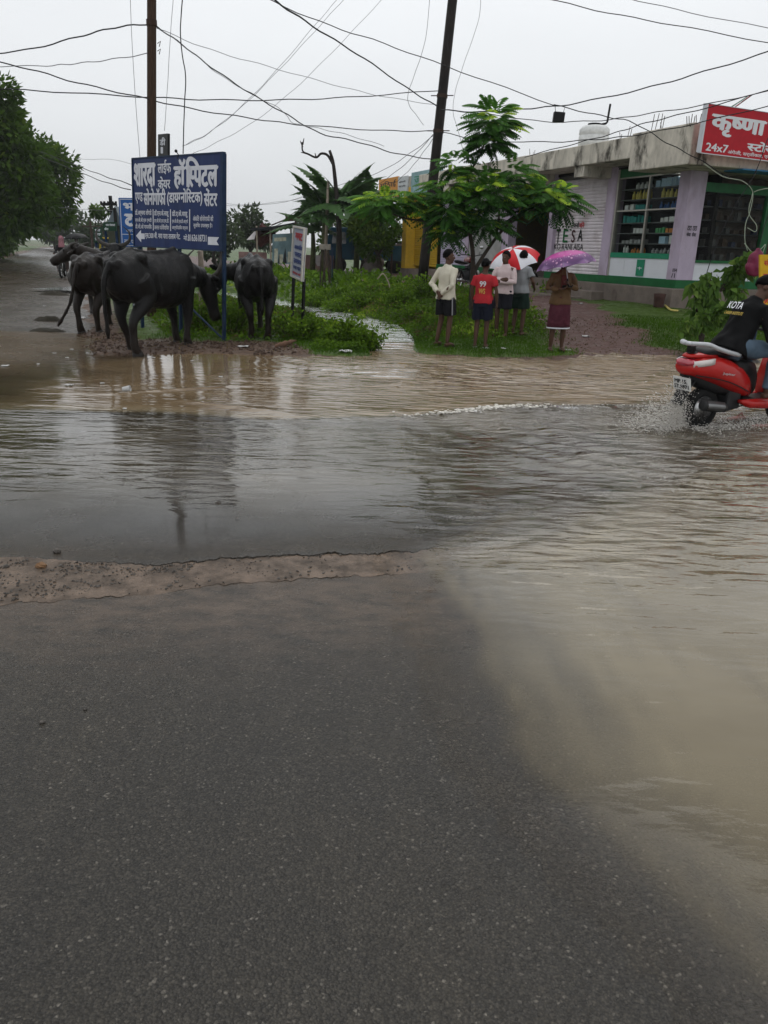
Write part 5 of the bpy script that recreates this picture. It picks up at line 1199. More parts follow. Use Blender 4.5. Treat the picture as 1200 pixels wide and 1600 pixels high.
# man with folded arms
p = spot(782, 524)
t, k, T, hh, arms, S = person('person', 'man in pinkish white shirt and dark shorts standing with folded arms', p, math.radians(150), 1.45,
    dict(eR=(.25, .07, 1.14), wR=(-.02, .20, 1.17), hR=((-1, -.1, .15), (0, -1, 0)), eL=(-.25, .07, 1.12), wL=(.04, .22, 1.13), hL=((1, -.15, .2), (0, -1, 0))),
    dict(shirt=(cloth('pinkish_shirt', (.52, .42, .42), .12, col2=(.42, .22, .23), c2=(.55, .75), c2s=4), dict(zb_=.88, sleeve=.9)), shorts=(cloth('dark_shorts', (.014, .015, .022)), .8, .012)), headyaw=math.radians(-14), group='people standing on the grass bank')
# man in grey under the red and white umbrella
p = spot(808, 521)
p4, rz4 = p, math.radians(-40)
t, k, T, hh, arms, S = person('person', 'man in grey T-shirt and green shorts, head hidden behind the red-and-white umbrella', p, rz4, 1.45,
    dict(eR=(.26, .02, 1.12), wR=(.22, .18, .98), hR=((-.3, .9, -.2), (-1, 0, 0)), eL=(-.29, .10, 1.14), wL=(-.34, .26, 1.24), hL=((.2, .3, .9), (1, 0, 0)), cL=.95),
    dict(shirt=(cloth('grey_tshirt', (.22, .23, .24), .1), dict(zb_=.88, sleeve=.3, collar=False)), shorts=(cloth('green_shorts', (.012, .03, .022)), .85, .02)), group='people standing on the grass bank')
w4 = frame_of(t) @ (S @ (arms['L'][2] + V((.02, .03, .06))))
# man with the magenta umbrella
p = spot(868, 549)
t, k, T, hh, arms, S = person('person', 'man in brown open shirt and maroon lungi looking at a phone under magenta umbrella', p, math.radians(183), 1.47,
    dict(eR=(.27, .03, 1.14), wR=(.10, .24, 1.14), hR=((-.8, .4, .1), (0, 0, 1)), eL=(-.27, .03, 1.14), wL=(-.05, .22, 1.22), hL=((.4, .3, .8), (1, .2, 0)), cL=.95),
    dict(shirt=(cloth('brown_shirt', (.105, .062, .030), .15), dict(zb_=.86, sleeve=.9))), headpitch=math.radians(-22), group='people standing on the grass bank')
LUN = cloth('maroon_lungi', (.085, .022, .035), .2, col2=(.05, .012, .02), c2=(.45, .6), c2s=9)
q = MB(); q.loft([[T((w * math.cos(a) * (1 + .02 * math.sin(7 * a)), d * math.sin(a) * (1 + .02 * math.sin(5 * a + z * 9)), z)) for a in [2 * math.pi * i / 40 for i in range(40)]] for z, w, d in ((.44, .215, .165), (.55, .21, .16), (.7, .20, .155), (.85, .19, .15), (.97, .165, .132), (1.0, .16, .128))]); q.xform(S)
lg = q.build('lungi', LUN, t, world=False, smooth=True)
q = MB(); q.loft([[T((w * math.cos(a) * (1 + .02 * math.sin(7 * a)), d * math.sin(a) * (1 + .02 * math.sin(5 * a + .44 * 9)), z)) for a in [2 * math.pi * i / 40 for i in range(40)]] for z, w, d in ((.425, .2155, .1655), (.45, .219, .169))]); q.xform(S); q.build('hem', CREAM, lg, world=False, smooth=True)
q = MB(); q.box(T((0, .128, 1.26)), (.11, .03, .24), Matrix.Rotation(.12, 3, 'X')); q.xform(S); q.build('undershirt', cloth('maroon_vest', (.10, .025, .022)), t, world=False, bevel=.01)
sandals(t, arms, S, M('sandal_black', (.012, .012, .012), .7))
F5 = frame_of(t); hR = F5 @ (S @ (arms['R'][2] + V((-.06, .05, .035)))); w5 = F5 @ (S @ (arms['L'][2] + V((.02, .03, .05))))
ph = thing('phone', 'small dark phone held in the hand of the man with the magenta umbrella', 'phone', hR)
q = MB(); q.box(hR, (.065, .12, .009), Matrix.Rotation(math.radians(-35), 3, 'X')); q.build('phone_case', BLK, ph, bevel=.003)
# ---- umbrellas
def umbrella(name, label, grip, tip, R, depth, mats, drop=0.0, curl=True):
    """canopy of eight cloth panels on ribs and a shaft from the grip to the tip"""
    grip, tip = V(grip), V(tip); ax = (tip - grip); Ls = ax.length; q4 = ax.to_track_quat('Z', 'Y')
    t = bpy.data.objects.new(name, None); COL.objects.link(t); t.location = grip; t.rotation_euler = q4.to_euler(); tag(t, label, 'umbrella')
    zt = Ls - .04
    def cp(rr, az):
        sc0 = 1 - .10 * rr * rr * (math.sin((az % (math.pi / 4)) / (math.pi / 4) * math.pi))
        r_ = R * math.sin(rr * 1.28) / math.sin(1.28) * sc0
        return V((r_ * math.cos(az), r_ * math.sin(az), zt - depth * (1 - math.cos(rr * 1.28)) / (1 - math.cos(1.28)) + .018 * rr * math.sin((az % (math.pi / 4)) / (math.pi / 4) * math.pi)))
    for g in range(8):
        q = MB(); A = 6; B = 8
        for i in range(B + 1):
            for j in range(A + 1): q.v.append(cp(.02 + .98 * i / B, math.pi / 4 * (g + j / A)))
        for i in range(B):
            for j in range(A):
                a = i * (A + 1) + j; q.f.append((a, a + A + 1, a + A + 2, a + 1))
        o = q.build('canopy_panel', mats[g % len(mats)], t, world=False, smooth=True, fix=False)
        q = MB(); q.tube([cp(.02 + .98 * i / 8, math.pi / 4 * g) - V((0, 0, .006)) for i in range(9)], .004, 5); q.build('rib', STEELU, t, world=False)
        q = MB(); q.tube([cp(.5, math.pi / 4 * g) - V((0, 0, .008)), V((0, 0, zt - depth * 1.05))], .003, 5); q.build('strut', STEELU, t, world=False)
    q = MB(); q.tube([(0, 0, -.02), (0, 0, Ls)], .007, 8); q.build('shaft', STEELU, t, world=False)
    q = MB(); q.tube([(0, 0, Ls - .01), (0, 0, Ls + .05)], [.01, .004], 8); q.build('tip', STEELU, t, world=False)
    q = MB(); q.tube([(0, 0, .05), (0, 0, -.03), (0, .012, -.07), (0, .045, -.085), (0, .07, -.06)], .014, 8); q.build('handle', BLK, t, world=False, smooth=True)
    return t
STEELU = M('umbrella_steel', (.25, .25, .26), .35, .8)
URED = M('umbrella_red', (.50, .012, .02), .5, var=.1); UWHI = M('umbrella_white', (.66, .66, .70), .5, var=.06)
tipc = at(800, 387, w4.y - .05)
d_ = (tipc - w4); tipc = w4 + V((.10, -.14, .52))
tipc = at(801, 385, w4.y - .14)
ub = umbrella('umbrella', 'red and white panelled umbrella tilted over the group of men', w4, tipc, .47, .24, [URED, UWHI])
Fu = frame_of(ub)
for az, tx in ((-1.95, 'Amul'), ):
    pass
m, nt, n, l, b = newmat('umbrella_magenta')
tc = n.new('ShaderNodeTexCoord'); sx = n.new('ShaderNodeSeparateXYZ'); l.new(tc.outputs['Object'], sx.inputs[0])
rad = math_(n, l, 'SQRT', math_(n, l, 'ADD', math_(n, l, 'MULTIPLY', sx.outputs[0], sx.outputs[0]), math_(n, l, 'MULTIPLY', sx.outputs[1], sx.outputs[1])))
r = ramp(n, l, rad, [(.0, (.42, .02, .25)), (.30, (.52, .03, .32)), (.345, (.20, .05, .22)), (.41, (.12, .05, .17)), (.43, (.30, .16, .36))])
vo = n.new('ShaderNodeTexVoronoi'); vo.inputs['Scale'].default_value = 11; l.new(tc.outputs['Object'], vo.inputs['Vector'])
f = ramp(n, l, vo.outputs['Distance'], [(.16, (1, 1, 1)), (.22, (0, 0, 0))])
wv = nnoise(n, l, 28, 3, tc.outputs['Object']); f2 = ramp(n, l, wv.outputs['Fac'], [(.6, (0, 0, 0)), (.68, (1, 1, 1))]); band = ramp(n, l, rad, [(.28, (0, 0, 0)), (.33, (1, 1, 1)), (.36, (1, 1, 1)), (.385, (0, 0, 0))])
c = mixc(n, l, f.outputs[0], r.outputs[0], (.62, .32, .52)); c = mixc(n, l, mixc(n, l, 1.0, f2.outputs[0], band.outputs[0], 'MULTIPLY'), c, (.6, .45, .6)); l.new(c, b.inputs['Base Color']); b.inputs['Roughness'].default_value = .4
tr = n.new('ShaderNodeBsdfTranslucent'); l.new(c, tr.inputs['Color']); mx = n.new('ShaderNodeMixShader'); mx.inputs[0].default_value = .3; l.new(b.outputs[0], mx.inputs[1]); l.new(tr.outputs[0], mx.inputs[2]); l.new(mx.outputs[0], n['Material Output'].inputs['Surface'])
UMAG = m
tip5 = at(874, 387.5, w5.y + .03); tip5.x = (tip5.x + w5.x) / 2 - .01
umbrella('umbrella', 'magenta umbrella with purple border and pale flower pattern held by man in lungi', w5, tip5, .46, .24, [UMAG])
# ================================================================ SCOOTER AND RIDER
SRED = M('scooter_red', (0.40, 0.012, 0.010), 0.25, var=0.12, vs=5, spec=0.5, coat=0.25, col2=(0.20, 0.02, 0.014), c2=(0.58, 0.8), c2s=5)
RUB = M('rubber', (0.012, 0.012, 0.012), 0.7); PLB = M('black_plastic', (0.014, 0.014, 0.015), 0.45); SIL = M('silver_plastic', (0.45, 0.46, 0.48), 0.3, 0.4); CHR = M('chrome', (0.4, 0.4, 0.4), 0.25, 0.9)
SEATM = M('seat_vinyl', (0.018, 0.018, 0.02), 0.45, bs=0.2, bsc=200)
s0 = gp(1089, 667); s0.z = -0.025
SA = math.radians(27); SK = 0.92
st = thing('scooter', 'red scooter splashing through the flood water with its rider', 'scooter', s0, SA)
def sp_(name, mat, fn, parent=st, smooth=True, vox=None, **kw):
    q = MB(); fn(q); q.xform(Matrix.Scale(SK, 4))
    if vox: return organic(q, name, mat, parent, vox, 3)
    return q.build(name, mat, parent, world=False, smooth=smooth, **kw)
def ring(x, zc, hz, hy, n=24, e=.75): return [V((x, hy * math.copysign(abs(math.cos(a)) ** e, math.cos(a)), zc + hz * math.copysign(abs(math.sin(a)) ** e, math.sin(a)))) for a in [2 * math.pi * k / n for k in range(n)]]
def wheel(x, r, w, name):
    R = Matrix.Rotation(math.pi / 2, 3, 'X')
    t_ = sp_(name, RUB, lambda q: q.lathe([(r * .62, -w * .42), (r * .9, -w * .5), (r * .98, -w * .3), (r, 0), (r * .98, w * .3), (r * .9, w * .5), (r * .62, w * .42)], (x, 0, r), 28, R, cap=False))
    sp_('rim', CHR, lambda q: (q.lathe([(r * .62, -w * .4), (r * .55, -w * .2), (r * .2, -w * .35), (.001, -w * .35)], (x, 0, r), 20, R), q.lathe([(r * .62, w * .4), (r * .55, w * .2), (r * .2, w * .35), (.001, w * .35)], (x, 0, r), 20, R)), t_)
wheel(0, .225, .10, 'wheel'); wheel(1.27, .24, .09, 'wheel')
sp_('rear_body', SRED, lambda q: q.loft([ring(*a) for a in ((-.335, .665, .035, .10), (-.30, .665, .075, .135), (-.18, .665, .115, .165), (0, .64, .145, .185), (.2, .585, .16, .19), (.38, .52, .155, .175), (.52, .455, .13, .14), (.62, .40, .09, .09))]))
sp_('tail_lamp', M('lamp_red', (.35, .01, .03), .15, spec=1), lambda q: q.loft([ring(x, z, h, y, 20) for x, z, h, y in ((-.353, .705, .018, .075), (-.325, .715, .035, .115), (-.28, .725, .03, .135))]))
for s in (-1, 1): sp_('indicator', M('lamp_clear', (.55, .5, .48), .12, spec=1), lambda q: q.loft([[V((x, s * y, z + dz)) for dz in (-.028, .0, .03)] + [V((x, s * (y - .03), z + dz)) for dz in (.03, 0, -.028)] for x, y, z in ((-.318, .118, .705), (-.24, .160, .715), (-.15, .176, .725), (-.09, .176, .735))]))
sp_('rear_garnish', SRED, lambda q: q.loft([ring(*a) for a in ((-.31, .775, .012, .06), (-.24, .782, .026, .10), (-.10, .785, .03, .12), (.0, .78, .02, .12))]))
sp_('panel_seam', PLB, lambda q: q.tube(catmull([(-.30, -.145, .60), (-.12, -.186, .575), (.1, -.197, .53), (.3, -.186, .47), (.5, -.15, .40)], 5), .006, 6))
sp_('brake_cable', PLB, lambda q: q.tube(catmull([(.05, -.11, .20), (.25, -.15, .22), (.5, -.15, .27)], 5), .008, 6))
sp_('fuel_cap', PLB, lambda q: q.ell((-.235, 0, .806), (.055, .055, .018)))
sp_('seat', SEATM, lambda q: q.loft([ring(*a) for a in ((-.17, .80, .02, .09), (-.12, .815, .04, .125), (.08, .82, .045, .14), (.25, .80, .045, .145), (.34, .765, .05, .14), (.52, .755, .045, .115), (.64, .74, .035, .07), (.68, .72, .02, .04))]))
sp_('seat_base', PLB, lambda q: q.loft([ring(*a) for a in ((.30, .66, .09, .14), (.5, .60, .13, .125), (.64, .52, .17, .10), (.68, .48, .14, .09))]))
for s in (-1, 1): sp_('grab_rail', SIL, lambda q: q.tube(catmull([(-.30, s * .03, .90), (-.29, s * .11, .905), (-.20, s * .165, .90), (-.08, s * .185, .86), (.10, s * .19, .815), (.24, s * .185, .79)], 5), .022, 10, flat=.7))
sp_('grab_rail', SIL, lambda q: q.tube([(-.30, -.04, .90), (-.305, 0, .90), (-.30, .04, .90)], .022, 10))
sp_('rail_stem', PLB, lambda q: (q.box((-.26, .0, .855), (.04, .08, .09))))
sp_('floor', PLB, lambda q: q.loft([ring(x, z, h, y) for x, z, h, y in ((.50, .30, .05, .16), (.7, .28, .035, .19), (1.0, .28, .035, .18), (1.08, .31, .05, .16))]))
for s in (-1, 1): sp_('side_skirt', SRED, lambda q: q.loft([[V((x, s * (y + .03), z - h)), V((x, s * (y + .045), z)), V((x, s * (y + .02), z + h)), V((x, s * (y - .03), z + h)), V((x, s * (y - .03), z - h))] for x, y, z, h in ((.40, .15, .30, .015), (.52, .16, .275, .045), (.75, .175, .265, .05), (1.0, .165, .27, .045), (1.1, .14, .33, .03))]))
sp_('apron', SRED, lambda q: q.loft([ring(*a) for a in ((1.02, .45, .20, .19), (1.08, .58, .30, .20), (1.18, .66, .27, .17), (1.27, .66, .16, .10), (1.31, .66, .06, .05))]))
sp_('front_fender', SRED, lambda q: q.loft([ring(1.27 + .26 * math.sin(a), .24 + .26 * math.cos(a), .02, .06, 12) for a in (-1.0, -.5, 0, .5, 1.0)]))
sp_('fork', CHR, lambda q: (q.tube([(1.12, .07, .6), (1.27, .07, .24)], .018, 8), q.tube([(1.12, -.07, .6), (1.27, -.07, .24)], .018, 8)))
sp_('handlebar', PLB, lambda q: (q.loft([ring(*a) for a in ((1.0, .98, .03, .10), (1.06, .98, .065, .15), (1.14, .97, .05, .12))]), q.tube([(.98, -.35, 1.0), (1.02, -.2, .99), (1.04, 0, .97), (1.02, .2, .99), (.98, .35, 1.0)], .016, 8)))
for s in (-1, 1): m_ = sp_('mirror', PLB, lambda q: (q.tube([(1.02, s * .22, 1.0), (1.03, s * .28, 1.12), (1.02, s * .30, 1.2)], .007, 6), q.ell((1.01, s * .31, 1.24), (.018, .065, .045))))
sp_('engine', M('engine_grey', (.04, .04, .042), .5, .5), lambda q: (q.box((.12, .10, .27), (.42, .10, .18)), q.box((.36, 0, .31), (.2, .22, .2))), smooth=False, bevel=.02)
ex = sp_('exhaust', M('exhaust_black', (.03, .03, .03), .5), lambda q: q.tube([(-.17, -.17, .30), (-.16, -.17, .30), (.05, -.17, .27), (.16, -.165, .25), (.2, -.15, .24)], [.045, .058, .058, .045, .02], 14))
sp_('heat_shield', M('shield_metal', (.20, .20, .20), .3, .7), lambda q: q.loft([[V((x, -.215 - .012 * b_, z + .05)), V((x, -.235 - .012 * b_, z)), V((x, -.22 - .012 * b_, z - .045))] for x, z, b_ in ((-.15, .30, 0), (-.05, .29, 1), (.10, .27, 0))], cap=False), ex)
sp_('mudguard', PLB, lambda q: q.loft([[V((x, y, z)) for y in (-.075, .075)] + [V((x + .02, y, z)) for y in (.075, -.075)] for x, z in ((-.20, .56), (-.27, .48), (-.335, .36), (-.37, .29))]), smooth=False)
sp_('under_tail', PLB, lambda q: q.loft([ring(*a) for a in ((-.29, .585, .03, .07), (-.15, .53, .07, .09), (.1, .47, .09, .10), (.3, .42, .08, .10))]))
pl = sp_('number_plate', M('plate_white', (.6, .6, .58), .5), lambda q: q.box((-.315, 0, .50), (.006, .225, .135), Matrix.Rotation(-.25, 3, 'Y')), smooth=False)
FS = frame_of(st) @ Matrix.Scale(SK, 4); Rp = Matrix.Rotation(-.25, 3, 'Y')
pa, pb_, pc = [FS @ (V((-.315, 0, .50)) + Rp @ V((-.004, y, z))) for y, z in ((.105, -.06), (-.105, -.06), (.105, .06))]
pn = Panel(pa, pb_ - pa, pc - pa); q = MB(); pn.text(q, 'MP.15.', .06, .54, .8, .36, .035); pn.text(q, 'ST.5871', .04, .08, .9, .36, .035); q.build('lettering', BLK, pl, world=True)
pa, pb_, pc = [FS @ V(v) for v in ((.02, -.1885, .60), (.20, -.1935, .575), (.02, -.1885, .63))]
pn = Panel(pa, pb_ - pa, pc - pa); q = MB(); pn.text(q, 'Jupiter', 0, 0, 1, 1, .02, .006); q.build('lettering', SIL, st)
# rider
rp = s0 + Matrix.Rotation(SA, 3, 'Z') @ V((.28, 0, 0)); rp.z = 0
rt_, k, T, hh, arms, S = person('person', 'scooter rider in black sweatshirt and blue jeans, back to the camera', rp, SA - math.pi / 2 - math.radians(6), 1.54,
    dict(pz=.83, eR=(.29, .16, 1.12), wR=(.27, .44, 1.10), hR=((0, 1, -.15), (0, 0, -1)), eL=(-.29, .16, 1.12), wL=(-.27, .44, 1.10), hL=((0, 1, -.15), (0, 0, -1)), cR=.9, cL=.9,
         hipR=(.10, 0, .92), kneeR=[.19, .46, .80], ankleR=[.19, .40, .38], toeR=[.22, .57, .33], kneeL=[-.19, .46, .80], ankleL=[-.19, .40, .38], toeL=[-.22, .57, .33]),
    dict(shirt=(cloth('black_sweatshirt', (.010, .010, .011), .2), dict(zb_=.86, sleeve=1.0, flare=.05, grow=.03)), shorts=(cloth('blue_jeans', (.075, .11, .15), .2), 1.5, .02), sname='jeans'), headyaw=math.radians(-38), headpitch=math.radians(-14), hairk=1.06, lean=.46, seat=True)
F0 = frame_of(rt_)
t = rt_
backtext([(WHITE, 'KOTA', -.13, .07, 1.265, 1.345), (M('gold_print', (.5, .36, .08), .6), 'CAREER INSTITUTE', -.13, .12, 1.20, 1.235)], y=-.185)
sandals(rt_, arms, S, M('sandal_pink', (.3, .15, .13), .7))
# spray from the rear wheel
SPRAY = M('spray', (.66, .63, .58), .15, var=.05, spec=1)
n_, l_ = SPRAY.node_tree.nodes, SPRAY.node_tree.links; tr_ = n_.new('ShaderNodeBsdfTransparent'); mx_ = n_.new('ShaderNodeMixShader'); mx_.inputs[0].default_value = .88; l_.new(tr_.outputs[0], mx_.inputs[1]); l_.new(n_['Principled BSDF'].outputs[0], mx_.inputs[2]); l_.new(mx_.outputs[0], n_['Material Output'].inputs['Surface'])
wm = FS @ V((-.10, 0, .06)); q = MB(); hx = V((math.cos(SA), math.sin(SA), 0))
for i in range(4200):
    u = rnd.random(); a = rnd.gauss(0, .30); d = (-hx * math.cos(a) + V((-hx.y, hx.x, 0)) * math.sin(a)); L = .75 * u * rnd.uniform(.5, 1.0)
    z = .02 + (.66 * u * (1 - u) * 2.4 * abs(rnd.gauss(.45, .38))) * (1 - .3 * u)
    p = wm + d * L + V((0, 0, z)) - V((0, 0, wm.z)); r = rnd.uniform(.0012, .0040) * (1.7 if rnd.random() < .04 else 1)
    s_ = rnd.uniform(1.2, 6); e = (d + V((0, 0, rnd.uniform(-.2, .9)))).normalized().to_track_quat('X', 'Z').to_matrix()
    q.ell(p, (r * s_, r, r), e, 5, 4)
for i in range(1500):                                   # churned crest around the wheels
    a = rnd.uniform(0, 1.5); p = FS @ V((a - .25, rnd.gauss(-.12, .12) - .04, 0)); r = rnd.uniform(.0015, .005); q.ell((p.x, p.y, .012 + abs(rnd.gauss(0, .02))), (r * 1.8, r, r * .7), None, 5, 4)
q.build('water_splash', SPRAY, smooth=True, kind='stuff')

# ================================================================ PARKED MOTORCYCLES, TRUCK
def motorcycle(label, loc, ang, col):
    t = thing('motorcycle', label, 'motorcycle', loc, ang, 'motorcycles parked by the shutters')
    def b_(name, mat, fn, par=t, **kw): q = MB(); fn(q); return q.build(name, mat, par, world=False, smooth=True, **kw)
    R = Matrix.Rotation(math.pi / 2, 3, 'X')
    for x in (0, 1.28):
        w = b_('wheel', RUB, lambda q: q.lathe([(.24, -.04), (.285, -.045), (.30, 0), (.285, .045), (.24, .04)], (x, 0, .3), 26, R, cap=False))
        def rim(q):
            q.lathe([(.245, -.02), (.225, -.02), (.225, .02), (.245, .02)], (x, 0, .3), 24, R, cap=False); q.lathe([(.05, -.05), (.05, .05)], (x, 0, .3), 12, R)
            for i in range(6): a = i * math.pi / 3; q.tube([(x, 0, .3), (x + .235 * math.cos(a), 0, .3 + .235 * math.sin(a))], .012, 5)
        b_('rim', CHR, rim, w)
    b_('tank', M('tank_' + col, dict(red=(.12, .01, .01), black=(.012, .012, .014))[col], .25, spec=.8), lambda q: q.loft([ring(*a) for a in ((.5, .84, .04, .06), (.6, .86, .09, .12), (.8, .88, .10, .14), (.95, .84, .06, .08))]))
    b_('seat', SEATM, lambda q: q.loft([ring(*a) for a in ((-.22, .84, .03, .09), (-.1, .82, .045, .12), (.25, .78, .045, .12), (.5, .79, .04, .09))]))
    b_('engine', M('engine_grey', (.04, .04, .042), .5, .5), lambda q: (q.box((.6, 0, .42), (.36, .24, .28)), q.box((.68, 0, .62), (.16, .16, .18))))
    b_('frame', PLB, lambda q: (q.tube([(1.02, 0, .85), (.6, 0, .62), (.2, 0, .6), (0, 0, .3)], .028, 8), q.tube([(1.02, 0, .8), (.78, 0, .3), (.3, 0, .28)], .025, 8)))
    b_('fork', CHR, lambda q: (q.tube([(1.0, .08, .92), (1.28, .08, .3)], .022, 8), q.tube([(1.0, -.08, .92), (1.28, -.08, .3)], .022, 8)))
    b_('handlebar', PLB, lambda q: q.tube([(.86, -.36, 1.04), (.98, -.18, 1.02), (1.0, 0, .98), (.98, .18, 1.02), (.86, .36, 1.04)], .015, 8))
    b_('headlamp', M('lamp_glass', (.4, .4, .4), .1, spec=1), lambda q: q.ell((1.12, 0, .88), (.07, .09, .09)))
    b_('fender', PLB, lambda q: q.loft([ring(-.34 * math.sin(a), .3 + .34 * math.cos(a), .012, .07, 10) for a in (-.4, 0, .4, .8, 1.15)]))
    b_('number_plate', M('plate_white', (.6, .6, .58), .5), lambda q: q.box((-.35, 0, .5), (.008, .2, .13), Matrix.Rotation(-.2, 3, 'Y')))
    for s in (-1, 1): b_('mirror', CHR, lambda q: (q.tube([(.95, s * .22, 1.03), (.93, s * .28, 1.2)], .008, 6), q.ell((.93, s * .30, 1.25), (.015, .07, .05))))
    b_('exhaust', CHR, lambda q: q.tube([(.7, -.14, .3), (.3, -.16, .24), (-.3, -.18, .32)], [.02, .045, .05], 10))
    return t
def onlane(px, py):
    z = .4
    for _ in range(8): p = gp(px, py, z); z = gh(p.x, p.y)
    return V((p.x, p.y, z))
motorcycle('red-tailed motorcycle parked beside the dark pole, rear towards the street', V((2.05, 24.3, gh(2.05, 24.3))), math.radians(62), 'red')
motorcycle('black motorcycle parked in front of the lilac shutter, behind the man in cream', V((3.0, 24.6, gh(3.0, 24.6))), math.radians(8), 'black')
# small blue cargo truck
TB = M('truck_blue', (.016, .075, .13), .5, var=.3, vs=3, col2=(.05, .05, .045), c2=(.55, .75)); TD = M('truck_dark', (.018, .02, .02), .7)
tp = V((-2.9, 38.0, gh(-2.9, 38.0)))
tt_ = thing('cargo_truck', 'small blue cargo truck parked under the banana plants', 'truck', tp, math.radians(4))
def tk_(name, mat, fn, par=tt_, **kw): q = MB(); fn(q); return q.build(name, mat, par, world=False, **kw)
tk_('cab', TB, lambda q: q.prism([(-.1, -.75, .55), (1.05, -.75, .55), (1.05, -.75, 1.75), (.85, -.75, 1.95), (.0, -.75, 1.95), (-.1, -.75, 1.4)], (0, 1.5, 0)), bevel=.04)
tk_('windshield', M('dark_glass', (.02, .025, .03), .1, spec=1), lambda q: q.quad((.1, -.756, 1.25), (.75, -.756, 1.25), (.7, -.756, 1.75), (.15, -.756, 1.75)))
bed = tk_('cargo_bed', TB, lambda q: (q.box((2.35, 0, .62), (2.6, 1.6, .12)), q.box((2.35, -.79, .95), (2.6, .04, .55)), q.box((2.35, .79, .95), (2.6, .04, .55)), q.box((3.64, 0, .95), (.04, 1.54, .55)), q.box((1.07, 0, 1.2), (.04, 1.54, 1.05))))
for x in (1.15, 1.95, 2.75, 3.6):
    tk_('cage_post', TD, lambda q: q.box((x, -.835, 1.25), (.05, .04, 1.2)), bed); tk_('cage_post', TD, lambda q: q.box((x, .835, 1.25), (.05, .04, 1.2)), bed)
for z in (1.35, 1.6, 1.84): tk_('cage_rail', TD, lambda q: q.box((2.37, -.86, z), (2.6, .02, .05)), bed)
tk_('load', M('brown_sacks', (.05, .035, .025), .9, var=.4), lambda q: [q.ell((1.5 + .45 * i, -.2 + .3 * (i % 2), .98 + .1 * (i % 3)), (.34, .5, .3)) for i in range(5)])
for x in (.45, 3.0):
    for y in (-.7, .7): tk_('wheel', RUB, lambda q: q.lathe([(.08, -.1), (.28, -.1), (.33, -.06), (.33, .06), (.28, .1), (.08, .1)], (x, y, .33), 20, Matrix.Rotation(math.pi / 2, 3, 'X')), smooth=True)
# ================================================================ VEGETATION
BARK = M('bark', (0.05, 0.038, 0.03), 0.9, var=0.4, vs=12, bs=0.6, bsc=30, bd=0.02)
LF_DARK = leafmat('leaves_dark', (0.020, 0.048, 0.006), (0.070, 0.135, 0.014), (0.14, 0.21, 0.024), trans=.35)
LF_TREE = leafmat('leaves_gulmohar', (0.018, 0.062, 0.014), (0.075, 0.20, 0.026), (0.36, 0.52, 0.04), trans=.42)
LF_WEED = leafmat('leaves_weed', (0.028, 0.065, 0.006), (0.10, 0.185, 0.013), (0.22, 0.31, 0.03))
LF_GRASS = leafmat('grass_blades', (0.028, 0.066, 0.005), (0.07, 0.15, 0.009), (0.13, 0.20, 0.018))
LF_BROAD = leafmat('leaves_broad', (0.03, 0.07, 0.012), (0.08, 0.15, 0.025), (0.16, 0.24, 0.05))
LF_BAN = leafmat('leaves_banana', (0.02, 0.055, 0.016), (0.06, 0.13, 0.035), (0.13, 0.2, 0.06), rough=.35, trans=.35)
LF_FAR = leafmat('leaves_far', (0.02, 0.035, 0.014), (0.05, 0.075, 0.03))

def limbs(mb, root, tips, r0, bend=.15):
    for tip, r in tips:
        a, b = V(root), V(tip); L = (b - a).length
        pts = catmull([a, a.lerp(b, .35) + V((rnd.uniform(-bend, bend) * L, rnd.uniform(-bend, bend) * L * .5, .12 * L)), a.lerp(b, .7) + V((rnd.uniform(-bend, bend) * L * .6, 0, .08 * L)), b], 4)
        mb.tube(pts, [r0 + (r - r0) * i / (len(pts) - 1) for i in range(len(pts))], 7)
def tree(label, x, y, clumps, nleaf, mat, L, W, trunk_r=.25, group=None, droop=.35, name='tree', cat='tree'):
    """trunk and limbs to every clump; crown of leaf clumps (centre, radius) with gaps between them"""
    z0 = gh(x, y); t = thing(name, label, cat, (x, y, z0), 0, group)
    zc = min(c[0][2] - c[1] * .6 for c in clumps); fork = V((x, y, max(z0 + .8, zc * .55)))
    q = MB(); q.tube([(x, y, z0 - .2), (x + .1, y, (z0 + fork.z) / 2), fork], [trunk_r * 1.25, trunk_r, trunk_r * .85], 10)
    limbs(q, fork, [(V(c[0]), trunk_r * .15) for c in clumps], trunk_r * .55); q.build('trunk', BARK, t, smooth=True)
    lv = Leaves(); tot = sum(c[1] ** 2 for c in clumps)
    for c, r in clumps:
        c = V(c); base = rnd.uniform(-.15, .15); n_ = int(nleaf * r * r / tot)
        for i in range(n_):
            d = rdir(); rr = r * (rnd.random() ** .4); p = c + V((d.x * rr, d.y * rr, d.z * rr * .8)); k = nz(p.x * 1.0, p.z, 1.7, p.y)
            if k < -.22: continue
            o = (d + rdir() * .7 + V((0, 0, -droop))).normalized()
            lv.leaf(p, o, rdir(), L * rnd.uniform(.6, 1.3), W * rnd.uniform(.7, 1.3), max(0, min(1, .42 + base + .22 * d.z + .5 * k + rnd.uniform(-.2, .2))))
    lv.build('crown', mat, t); return t
def crown_clumps(c, rx, rz, n, r0, r1, seed):
    R = random.Random(seed); out = []
    for i in range(n):
        d = rdir(R); q = R.random() ** .45; out.append(((c[0] + d.x * rx * q, c[1] + d.y * rx * q * .8, c[2] + d.z * rz * q), R.uniform(r0, r1)))
    return out
GT = 'dense trees along the left side of the road'
tree('tallest dense dark tree at the left edge, its top reaching up to the cables', -24.2, 42, crown_clumps((-24.2, 42, 6.0), 4.6, 4.2, 26, 1.3, 2.1, 3) + [(tuple(at(px, py, 42)), r) for px, py, r in ((2, 140, .8), (-8, 160, 1.2), (8, 185, .9), (0, 215, 1.5), (28, 222, 1.2), (45, 245, 1.1), (40, 280, 1.4), (50, 310, 1.2), (20, 340, 1.3), (20, 260, 1.6))], 40000, LF_DARK, .40, .16, .3, GT)
